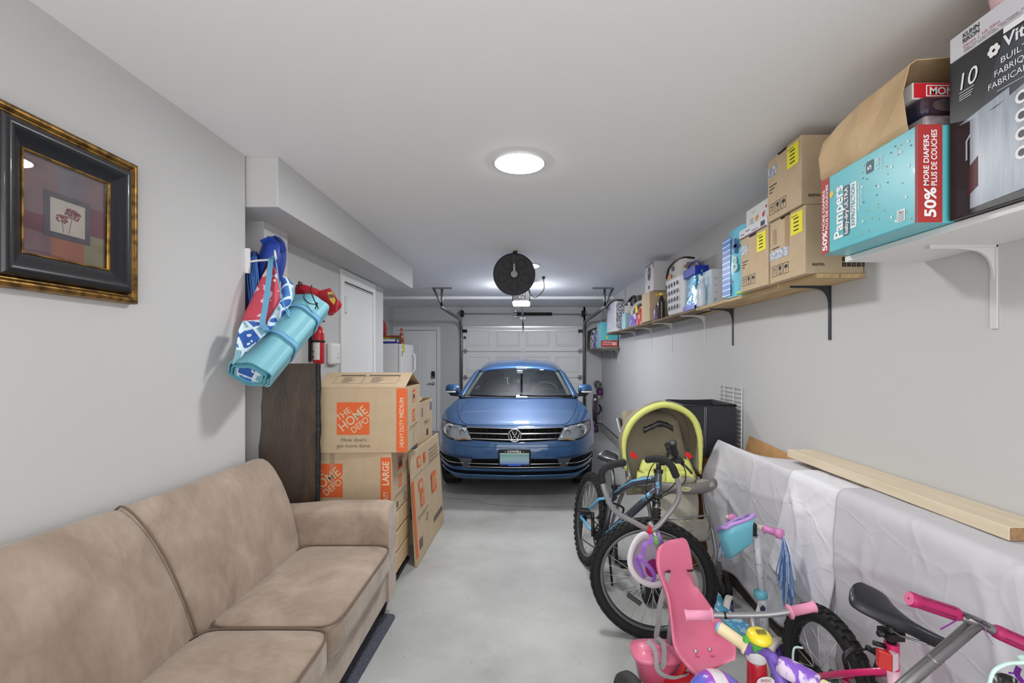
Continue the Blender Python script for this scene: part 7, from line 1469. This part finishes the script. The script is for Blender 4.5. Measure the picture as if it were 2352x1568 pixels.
for P_, nf in ((Lp,5),(Rp,6)):
    pts = bez([at(*p) for p in P_],5); cut_ = nf*5; m = MB(); m.tube(pts[:cut_+2], .0115, 10); hh = m.build('push_handle_tube', silv, ph); m = MB(); m.tube(pts[cut_-2:], .0165, 12); g = m.build('foam_grip', foam, hh); m = MB(); d = (pts[-1]-pts[-2]).normalized(); m.cyl(pts[-1], pts[-1]+d*.004, .013, n=14); m.build('end_cap', mat('cap_grey', (96,98,100), .4), g)
m = MB(); m.cyl(at(1486,1212,2.095), at(1496,1219,2.095), .018, n=12); m.build('red_clamp', redt, ph)

# helmets
def helmet(t, c, R3, view, up, mt, inner, th=.018, rimm_=None):
    """half-ellipsoid shell open along `view`"""
    v = Vector(view).normalized(); u = (Vector(up)-v*v.dot(Vector(up))).normalized(); s = u.cross(v); M = Matrix((s, u, v)).transposed(); R = []
    prof = []
    for k in range(9): a = math.pi/2*k/8; prof.append((math.sin(a), -math.cos(a)))
    def ring(r, z, sc): return [Vector(c)+M @ Vector((r*R3[0]*sc*math.cos(a)*(1+.06*math.cos(2*a)), r*R3[1]*sc*math.sin(a)*(1-.05*(math.sin(a) > 0)*math.cos(2*a)), z*R3[2]*sc+.012*math.cos(2*a)*(r > .9))) for a in [2*math.pi*i/36 for i in range(36)]]
    out = [ring(r, z, 1.) for r, z in prof]; m = MB(); m.loft(out, True, False, True); o = m.build('shell', mt, t); k_ = 1-th/R3[0]
    m = MB(); m.loft([ring(1.,.0,1.), ring(1.,.03,.99), ring(.99,.03,k_), ring(.98,-.02,k_)], True, False); m.build('rim', rimm_ or mt, t)
    m = MB(); m.loft([ring(r, z, k_) for r, z in prof[::-1]], True, False, True); m.build('liner', inner, t); return M
hw = mat('helmet_white', (226,220,224), .4, coat=.2); pl = mat('strap_purple', (150,104,196), .6)
he = thing('child_helmet', 'white child bike helmet with purple straps hanging under the push handle', 'helmet', at(1494,1360,2.16), 0, None, True); hc = at(1494,1291,2.20)
M_ = helmet(he, hc, (.101,.136,.085), (-.22,-1,-.1), (-.24,0,1), hw, mat('helmet_liner', (206,196,212), .6), .022)
m = MB(); m.disc(0,0,.040,hc+Vector((.025,.036,-.045)),X_,Z_,.0,22,.045); m.build('magenta_pad', mat('pad_magenta', (150,24,110), .6), he)
m = MB(); m.ball(hc+Vector((.045,.02,-.075)),(.018,.006,.012),12,8); m.build('fit_dial', white, he)
for pts in ([(1492,1222,2.10),(1497,1240,2.09),(1480,1252,2.08),(1476,1275,2.09),(1465,1280,2.1),(1472,1300,2.12),(1480,1322,2.13)],[(1510,1222,2.10),(1516,1238,2.09),(1523,1250,2.10)],[(1468,1282,2.11),(1490,1300,2.11),(1503,1320,2.12),(1500,1336,2.13)],[(1467,1278,2.12),(1462,1290,2.13),(1478,1322,2.15),(1484,1323,2.16)]):
    m = MB(); m.strap(bez([at(*p) for p in pts],6), .018, .003, X_+Z_*.3); m.build('strap', pl, he)
def razz(N, L, c):
    g = N.new('ShaderNodeSeparateXYZ'); L.new(c, g.inputs[0]); r = N.new('ShaderNodeMapRange'); r.inputs['From Min'].default_value = -.1; r.inputs['From Max'].default_value = .104; L.new(g.outputs[0], r.inputs['Value']); return r.outputs[0]
hz = thing('child_helmet', 'purple, blue and white child helmet at the bottom edge below the tricycle seat', 'helmet', Vector((.62,1.52,.27)), 0, None, True); hc = Vector((.622,1.50,.352)); helmet(hz, hc, (.098,.120,.112), (.0,-.15,-1), (0,1,0), ramp_mat('helmet_purple_pattern', [(0,(150,70,190)),(.12,(104,110,220)),(.26,(128,84,200)),(.36,(176,70,190)),(.40,(228,220,228)),(.60,(176,70,190)),(.64,(104,110,220)),(.76,(150,70,190)),(.86,(104,110,220))], .25, razz, coat=.5), mat('helmet_liner_dark', (60,50,70), .7), .02)
m = MB(); 
for k, ch in enumerate('RAZZLE'):
    a = math.radians(-32+13*k); o = hc+Vector((.102*math.sin(a)*1.02, -.122*math.cos(a)*.80-.012, .072)); U = Vector((math.cos(a), math.sin(a), 0)); m.text(ch, 0, 0, .021, o, U, Vector((-.5*math.sin(a)*-1*0, .55, .83)).normalized(), .004, None, 'c', bold=.03)
m.build('lettering', mat('razz_plum', (110,44,120), .4), hz)
m = MB(); m.tube(bez([hc+Vector((-.10,.02,-.01)), hc+Vector((-.09,0,-.07)), hc+Vector((-.02,-.02,-.09)), hc+Vector((.03,0,-.085))],6), .006, 6); m.build('strap', mat('strap_black', (30,28,34), .7), hz)

# ---- light blue toddler scooter with basket and streamers
ts = thing('toddler_scooter', 'light blue and purple toddler scooter with basket and silver-blue streamers', 'scooter', (1.19,2.4,0), 0, None, True)
aqua = mat('scooter_aqua', (112,190,208), .4, coat=.1); lil = mat('scooter_lilac', (178,140,208), .4, coat=.1); violet = mat('scooter_violet', (112,84,176), .45); cream = mat('scooter_cream', (222,216,206), .45); wsn = mat('scooter_white_stem', (206,206,212), .35, var=1, vs=40, col2=(90,96,150), contrast=(.64,.66))
s0, s1 = at(1752,1400,2.235), at(1734,1212,2.26); m = MB(); m.tube([at(1756,1450,2.23), s0, at(1751,1372,2.235)], .022, 12); m.tube([at(1751,1372,2.235), s1], .0165, 12); stm = m.build('stem', wsn, ts)
m = MB(); q0, q1 = at(1748,1374,2.235), at(1746,1354,2.238); m.tube([q0,q0.lerp(q1,.15),q0.lerp(q1,.85),q1],[.022,.030,.030,.022],14); m.build('collar', aqua, stm)
m = MB(); o = at(1752,1396,2.20); m.plate([(0,.016),(.014,.0),(.01,-.014),(-.01,-.014),(-.014,0)],o,X_,Z_); m.k = 1; m.plate([(-.04,-.03),(-.02,.03),(-.012,-.03)],o,X_,Z_,.001); m.build('sticker', [mat('sticker_dark', (50,54,80), .5), label_w], stm)
for (px, py, Y, rad) in ((1784,1490,2.20,.080),(1674,1384,2.64,.066)):
    c = at(px,py,Y); c.z = rad+.004; ax_ = Vector((-.8,.6,0)) if px < 1700 else Vector((-.55,.83,0)); m = MB(); m.lathe([(rad*.72,-.016),(rad*.96,-.018),(rad,-.010),(rad,.010),(rad*.96,.018),(rad*.72,.016)], c, ax_, 36); w = m.build('tyre', cream, ts); m = MB(); m.lathe([(0,-.020),(rad*.3,-.019),(rad*.34,-.010),(rad*.74,-.012),(rad*.74,.012),(rad*.34,.010),(rad*.3,.019),(0,.020)], c, ax_, 30); m.build('wheel_disc', violet, w)
    m = MB()
    for q in range(6): a = 2*math.pi*q/6; f_, a_, u_ = basis(ax_); m.cyl(c+(f_*math.cos(a)+u_*math.sin(a))*rad*.52-a_*.0135, c+(f_*math.cos(a)+u_*math.sin(a))*rad*.52+a_*.0135, .007, n=8)
    m.build('disc_holes', mat('disc_dark', (70,50,120), .5), w, kind='stuff')
D0, D1 = at(1641,1394,2.64), at(1756,1462,2.28); dd = (D1-D0).normalized(); dd.z = 0; ds = Vector((-dd.y,dd.x,0)).normalized(); zc = .075
def deckp(t_, w_, z): return Vector((D0.x+(D1.x-D0.x)*t_, D0.y+(D1.y-D0.y)*t_, z))+ds*w_
m = MB(); m.loft([[deckp(t_,w_,zc+.012), deckp(t_,-w_,zc+.012), deckp(t_,-w_,zc-.012), deckp(t_,w_,zc-.012)] for t_, w_ in ((-.02,.03),(.02,.048),(.5,.052),(.9,.045),(1.0,.03))], True, True, False); dk = m.build('deck', aqua, ts, bevel=.006)
m = MB(); m.add([deckp(.06,.042,zc+.0135), deckp(.06,-.042,zc+.0135), deckp(.86,-.042,zc+.0135), deckp(.86,.042,zc+.0135)], [(0,1,2,3)]); m.build('deck_print', mat('deck_print_blue', (84,160,206), .4, var=1, vs=26, col2=(180,220,234), contrast=(.5,.56)), dk)
m = MB(); m.loft([[deckp(t_,w_,z), deckp(t_,-w_,z)] for t_, w_, z in ((-.05,.030,.15),(.0,.042,.135),(.10,.040,.10),(.2,.035,.09))], False, False); m.build('rear_fender', mat('fender_blue', (96,176,214), .35, var=1, vs=20, col2=(200,226,238), contrast=(.56,.6)), ts, solid=.006)
m = MB(); m.tube([deckp(1.0,0,zc), at(1756,1450,2.23)], .024, 10); m.tube([at(1756,1450,2.23), Vector((at(1790,1492,2.23).x,2.23,.07))], .018, 8); m.build('front_fork', lil, ts)
m = MB(); bar_d = Vector((.55,-.83,0)).normalized(); hc2 = s1+Vector((0,0,.01)); ga, gb = hc2-bar_d*.0, hc2+bar_d*.12; m.tube([hc2-bar_d*.15, hc2+bar_d*.10], .012, 10); hb3 = m.build('handlebar', cream, ts)
for sg in (-1, 1):
    a_, b_ = hc2+bar_d*.045*sg, hc2+bar_d*.135*sg; d = (b_-a_).normalized(); m = MB(); m.tube([a_, a_+d*.004, a_+d*.012, b_-d*.03, b_-d*.026, b_-d*.006, b_], [.017,.022,.016,.016,.024,.024,.014], 14); g = m.build('grip', mat('grip_orchid', (206,130,184), .45), hb3)
    m = MB()
    for k in range(100):
        an = random.random()*6.28; sp = .006+.036*random.random(); L_ = (.13+.11*random.random())*(1.35 if sg > 0 else .9); e = b_+Vector((0,0,-.004)); q = [e]
        for j in range(1,6): v = j/5; q.append(e+Vector((sp*math.cos(an)*v**.8+.006*nz(k*.7,v*3)+d.x*.015*min(1,v*3), sp*math.sin(an)*v**.8+d.y*.015*min(1,v*3), -L_*v)))
        m.k = k % 4; m.strap(q, .0042, .0006, Vector((math.cos(an),math.sin(an),0)))
    m.build('streamers', [mat('foil_silver_blue', (166,204,232), .3, .2), mat('foil_mid_blue', (100,152,214), .3, .2), mat('foil_white', (222,228,240), .3, .1), mat('foil_deep', (84,116,180), .3, .2)], g, kind='stuff')
# basket
bo = at(1690,1208,2.24); Rk = []
for z, e in ((-.135,-.030),(-.13,-.022),(-.05,-.006),(0,.0),(.0,-.006),(-.12,-.028)):
    Rk.append([bo+Vector((x*(.075+e)-.02*(z < -.1)*0-.10*z*0, y*(.062+e), z+.018+.43*x*.075-.42*y*.062)) for x, y in [(math.copysign(abs(math.cos(a))**.5,math.cos(a)),math.copysign(abs(math.sin(a))**.5,math.sin(a))) for a in [2*math.pi*i/32 for i in range(32)]]])
for k in (0,1,2): Rk[k] = [v+Vector((.030*(2-k)/2,0,0)) for v in Rk[k]]
Rk[5] = [v+Vector((.028,0,0)) for v in Rk[5]]
m = MB(); m.loft(Rk, True, True, True); bsk = m.build('basket', aqua, ts); m = MB(); m.tube([v+Vector((0,0,.002+.004*math.sin(i*1.2))) for i, v in enumerate(Rk[3])], .009, 8, True); m.build('basket_rim', lil, bsk)
m = MB(); m.bb(bo+Vector((.055,-.03,-.04)), bo+Vector((.09,.03,.02))); m.build('basket_clip', black, bsk, bevel=.006)

# ---- small purple scooter with cream grips, yellow bell
ps = thing('small_purple_scooter', 'purple kids scooter with cream grips and padded bar in front of the tricycle', 'scooter', (.87,1.2,0), 0, None, True)
crg = mat('grip_cream', (226,208,168), .6); sj = at(1770,1506,1.36)
m = MB(); m.tube(bez([at(1715,1488,1.44), at(1745,1490,1.40), sj, at(1800,1532,1.33), at(1890,1580,1.26)],6), .0145, 10); hb4 = m.build('handlebar', violet, ps)
a, b = at(1646,1436,1.50), at(1716,1486,1.44); d = (b-a).normalized(); m = MB(); L_ = (b-a).length; m.tube([a+d*.008,a+d*.014,a+d*(L_-.012),a+d*(L_-.008),a+d*L_],[.017,.0185,.018,.024,.024],14); g = m.build('grip', crg, hb4); m = MB(); m.tube([a,a+d*.004,a+d*.010],[.012,.017,.017],12); m.build('grip_end', mat('grip_end_blue', (120,176,216), .5), g); m = MB(); m.cyl(a+d*(L_-.004), a+d*(L_+.012), .019, n=14); m.build('purple_ring', violet, g)
a, b = at(1946,1608,1.21), at(1886,1574,1.265); d = (b-a).normalized(); L_ = (b-a).length; m = MB(); m.tube([a,a+d*.006,a+d*(L_-.004),a+d*L_],[.014,.0185,.0185,.016],14); m.build('grip', crg, hb4)
m = MB(); p0, p1 = at(1788,1524,1.338), at(1880,1573,1.268); m.tube([p0.lerp(p1,k/6) for k in range(7)], [.022,.027,.028,.028,.028,.028,.024], 14); m.build('bar_pad', mat('pad_print', (214,196,220), .5, var=1, vs=24, col2=(128,84,190), stretch=(1.4,1,.5), contrast=(.47,.53)), hb4)
m = MB(); m.tube([sj, at(1800,1580,1.33), Vector((.87,1.26,.16))], .016, 10); m.build('stem', violet, ps); m = MB(); m.tube([Vector((.87,1.26,.16)), Vector((.87,1.26,.07))], .02, 8); m.bb((.84,.86,.045),(.90,1.25,.07)); m.build('deck', lil, ps, bevel=.006)
for y in (1.27,.86): m = MB(); m.lathe([(0,-.018),(.05,-.018),(.06,-.01),(.06,.01),(.05,.018),(0,.018)],(.87,y,.06),X_,28); m.build('wheel', cream, ps)
be = thing('bicycle_bell', 'yellow toy bell with green base clamped on the purple scooter handlebar', 'bell', at(1745,1490,1.41), 0, None, True)
c = at(1744,1462,1.40); m = MB(); ax2 = Vector((.06,-.12,.98)); m.lathe([(.0,.019),(.012,.018),(.026,.015),(.034,.008),(.036,.0),(.034,-.008),(.028,-.011),(0,-.012)], c, ax2, 32); m.build('dome', mat('bell_yellow', (228,208,44), .3, coat=.4), be); m = MB(); u2, w2, d2_ = frame(ax2); m.box(c+d2_*.0195-Y_*.006, (.026,.014,.006), Matrix((X_, d2_.cross(X_).normalized(), d2_)).transposed()); m.build('window', mat('bell_window', (120,116,60), .2), be)
m = MB(); m.cyl(c-d2_*.028, c-d2_*.013, .022, .028, n=20); m.tube([c-d2_*.02, c-d2_*.045], .016, 10); m.box(c+Vector((-.04,0,-.008)),(.014,.014,.014)); m.build('base', mat('bell_green', (76,170,60), .4), be)

# ---- pink kids bicycle at the right
kb = thing('kids_bicycle', 'pink kids bicycle with black saddle and red reflector beside the white sheets', 'bicycle', (1.22,1.5,0), 0, None, True)
magenta = mat('frame_magenta', (206,36,104), .35, coat=.4); ppink = mat('frame_pale_pink', (214,170,186), .35, coat=.3)
kR = Vector((1.166,1.808,.25)); hd_ = Vector((.05,-1,0)).normalized(); kax = Vector((1,.05,-.03)).normalized()
kw, (kf, ka, ku) = wheel(kb, kR, kax, .25, .026, nsp=20, knobs=38, rim_in=.05, rim_mat=black, name='rear_wheel')
kF = kR+hd_*.78; kw2, _ = wheel(kb, kF, kax, .25, .026, nsp=20, knobs=38, rim_in=.05, rim_mat=black, name='front_wheel')
sT = at(2048,1484,1.455); sS = at(2046,1440,1.45); kB = kR+hd_*.33+Vector((0,0,-.02))
m = MB(); m.tube([sT, sT.lerp(kB,.45)], .017, 12); stb = m.build('seat_tube', magenta, kb); m = MB(); m.tube([sT.lerp(kB,.2), kB], .0175, 12); m.build('seat_tube_lower', ppink, stb); m = MB(); m.tube([sS+Z_*.01, sT], .0135, 10); m.build('seat_post', black, kb)
m = MB(); m.cyl(sT-Z_*.02, sT+Z_*.012, .0205, n=14); cp = m.build('seat_clamp', magenta, kb); m = MB(); m.tube([sT+Vector((-.018,0,.0)), sT+Vector((-.05,.01,.006))], .007, 8); m.build('clamp_bolt', black, cp)
saddle(kb, at(2052,1416,1.455), (.30,-.94,-.12), .26, .165, sad_m, .058)
m = MB(); q = at(2046,1455,1.455); m.box(q,(.05,.05,.022)); m.tube([q-X_*.04,q+X_*.04],.009,8); m.build('saddle_clamp', black, kb)
m = MB(); o = at(2040,1516,1.425); m.hexa([o+Vector((-.026,.008,-.026)),o+Vector((.004,-.012,-.030)),o+Vector((.008,.01,-.030)),o+Vector((-.02,.025,-.026)),o+Vector((-.024,.008,.026)),o+Vector((.004,-.012,.024)),o+Vector((.008,.01,.024)),o+Vector((-.02,.025,.026))]); rf_ = m.build('reflector', mat('reflector_red', (196,30,22), .15, coat=.6), kb, bevel=.002); m = MB(); m.hexa([o+Vector((.005,-.012,-.030)),o+Vector((.032,.0,-.028)),o+Vector((.03,.02,-.028)),o+Vector((.009,.01,-.030)),o+Vector((.005,-.012,.024)),o+Vector((.032,.0,.020)),o+Vector((.03,.02,.020)),o+Vector((.009,.01,.024))]); m.build('reflector_white', mat('reflector_clear', (226,206,210), .2, coat=.5), rf_)
for s in (-1, 1):
    e = kR+ka*.058*s; m = MB(); m.tube(bez([sT.lerp(kB,.22), sT.lerp(kB,.22).lerp(e,.35)+ka*.045*s, e],6), .0105, 8); m.build('seat_stay', magenta, kb); m = MB(); m.tube(bez([kB, kB.lerp(e,.4)+ka*.05*s, e],6), .0105, 8); m.build('chain_stay', magenta, kb)
m = MB(); m.tube([kB, kF+Vector((0,.10,.16))], .018, 10); m.tube([sT.lerp(kB,.78), kF+Vector((0,.11,.20))], .017, 10); m.tube([kF+Vector((0,.085,.12)), kF+Vector((0,.12,.26))], .019, 12)
m.build('main_frame', magenta, kb); m = MB()
for s in (-1,1): m.tube([kF+Vector((.05*s,.085,.12)), kF+ka*.05*s], .012, 8)
m.tube([kF+Vector((-.05,.085,.12)), kF+Vector((.05,.085,.12))], .013, 8); m.build('fork', magenta, kb)
m = MB(); m.tube([kF+Vector((0,.12,.26)), kF+Vector((0,.125,.34))], .012, 8); m.tube(bez([kF+Vector((-.10,-.16,.40)), kF+Vector((-.04,-.02,.38)), kF+Vector((0,.125,.34)), kF+Vector((.02,.16,.38)), kF+Vector((.03,.20,.40))],5), .011, 8); m.build('handlebar', steel, kb)
m = MB()
for k in range(6): m.lathe([(.014,-.001),(.038-.003*k,-.001),(.038-.003*k,.001),(.014,.001)], kR-ka*(.03+.005*k), ka, 24)
m.build('cassette', mat('cassette_dark', (44,44,46), .4, .7), kw)
m = MB(); e = kR-ka*.06; m.tube(bez([e+Vector((-.02,.02,.10)), e+Vector((-.05,.03,.09)), e+Vector((-.055,.02,.02)), e+Vector((-.02,.01,-.05))],6), .0045, 6); m.build('shift_cable', mat('cable_mint', (190,214,206), .5), kb)
m = MB(); q = sT.lerp(kB,.22).lerp(kR,.42)+Vector((0,0,.06))
for s in (-1,1): m.tube(bez([q+ka*.05*s-Z_*.05, q+ka*.06*s, q+ka*.02*s+Z_*.03],4), .009, 6)
m.tube([q-ka*.05+Z_*.02, q+ka*.05+Z_*.025], .004, 6); m.build('rear_brake', black, kb)
m = MB(); m.lathe([(.05,.046),(.07,.046),(.07,.05),(.05,.05)], kB, -ka, 30); m.cyl(kB-ka*.06,kB+ka*.06,.016,n=12); m.tube([kB-ka*.06,kB-ka*.065+Vector((0,.06,-.10))],.010,8); m.box(kB-ka*.11+Vector((0,.06,-.10)),(.08,.06,.02)); m.tube([kB+ka*.06,kB+ka*.065+Vector((0,-.06,-.06))],.010,8); m.box(kB+ka*.068+Vector((0,-.06,-.06)),(.025,.06,.02)); m.build('crankset', black, kb)

# ---- T-bar scooter nearest the camera
tb_ = thing('kick_scooter', 'silver kick scooter leaning with magenta grips at the lower right corner', 'scooter', (.4,1.15,0), 0, None, True)
mg = mat('grip_magenta', (158,18,84), .5); t0 = at(2245,1428,1.12); tdn = (at(2078,1572,1.17)-t0).normalized(); Lq = (t0.z-.09)/-tdn.z; foot = t0+tdn*Lq
m = MB(); m.tube([t0, t0+tdn*Lq], .0150, 14); stq = m.build('stem', mat('silver_satin', (132,130,132), .3, .8), tb_); m = MB(); m.cyl(t0+tdn*.135, t0+tdn*.139, .0157, n=16); m.build('stem_joint', steel, stq); m = MB(); fr_ = Vector((.35,-.9,.1))
for k in (.13,.155): m.cyl(t0+tdn*k+Vector((.006,-.0128,0)), t0+tdn*k+Vector((.0065,-.0140,0)), .0035, n=10)
m.build('stem_hole', black, stq)
gL0, gL1 = at(2088,1374,1.13), at(2204,1412,1.12); gR0, gR1 = at(2392,1496,1.085), at(2280,1446,1.11)
m = MB(); m.tube([gL1, t0, gR1, gR0], .0115, 12); hbq = m.build('handlebar', mat('silver_satin', (132,130,132), .3, .8), tb_)
for a, b in ((gL0,gL1),(gR0,gR1)):
    d = (b-a).normalized(); L_ = (b-a).length; m = MB(); m.tube([a,a+d*.003,a+d*.014,a+d*.016,a+d*(L_-.014),a+d*(L_-.006),a+d*L_],[.015,.0172,.0172,.0160,.0165,.0155,.012],18); g = m.build('grip', mg, hbq); m = MB(); m.cyl(a-d*.0008,a+d*.001,.0148,n=20); m.build('grip_end', mat('grip_end_pink', (222,110,150), .5), g); m = MB(); m.cyl(a-d*.0012,a+d*.0002,.0022,n=8); m.build('end_hole', ink, g)
    m = MB(); u_, w_, _ = frame(d); vw = Vector((0,-1,.4)).normalized(); vw = (vw-d*vw.dot(d)).normalized(); sd2 = d.cross(vw)
    for o_ in (-.009,.009): m.tube([a+d*.022+vw*.0135+sd2*o_, a+d*(L_-.018)+vw*.0140+sd2*o_], .0014, 5)
    m.build('grip_groove', mat('groove_dark', (110,14,60), .6), g)
m = MB(); m.tube(bez([gL1, at(2222,1412,1.105), at(2240,1422,1.10), at(2264,1434,1.10), gR1],6), .0022, 5); m.ball(at(2222,1417,1.10),.005,8,6); m.ball(at(2260,1430,1.095),.005,8,6); m.build('elastic_cord', mat('cord_grey', (60,56,62), .5), tb_)
for pts in ([at(2204,1420,1.11), at(2180,1434,1.10), at(2160,1445,1.10)],[at(2263,1440,1.10), at(2266,1458,1.095), at(2280,1478,1.095)]):
    m = MB(); m.strap(bez(pts,5), .004, .0008, Z_); m.build('tassel', mat('foil_violet', (150,50,160), .25, .5), tb_)
m = MB(); dq = Vector((.25,-.95,0)).normalized(); m.box(foot+dq*.24+Vector((0,0,-.02)),(.10,.42,.02),(0,0,math.atan2(-dq.x,dq.y))); m.build('deck', mat('silver_satin', (132,130,132), .3, .8), tb_, bevel=.004)
for q in (foot+dq*.0, foot+dq*.50): m = MB(); c = Vector((q.x,q.y,.05)); m.lathe([(0,-.012),(.04,-.012),(.05,-.006),(.05,.006),(.04,.012),(0,.012)], c, Vector((.95,.3,0)), 28); m.build('wheel', mg, tb_)
mh = thing('mint_basket_hoop', 'mint hoop handle and dark cup of a toy at the lower right edge', 'toy', at(2330,1568,.95), 0, None, True)
m = MB(); m.tube(bez([at(2268,1590,.95), at(2280,1545,.95), at(2305,1527,.95), at(2335,1522,.95), at(2372,1524,.95), at(2392,1560,.95)],6), .0036, 8); m.build('hoop', mat('mint', (190,220,210), .5), mh); m = MB(); m.ball(at(2350,1512,.97),(.011,.008,.007),14,8); m.build('hoop_knob', mat('mint', (190,220,210), .5), mh)
m = MB(); m.lathe([(.0,-.16),(.013,-.16),(.0155,.0),(.0135,.0),(.012,-.12)], at(2314,1556,.96), Z_, 20); m.build('cup', mat('cup_black', (26,24,28), .3), mh); m = MB(); m.strap(bez([at(2340,1532,.94), at(2336,1548,.93), at(2350,1568,.92)],5), .009, .002, X_); m.tube([at(2318,1545,.93), at(2340,1546,.93)], .002, 5); m.build('foil_bow', mat('foil_purple', (96,30,130), .25, .5), mh)
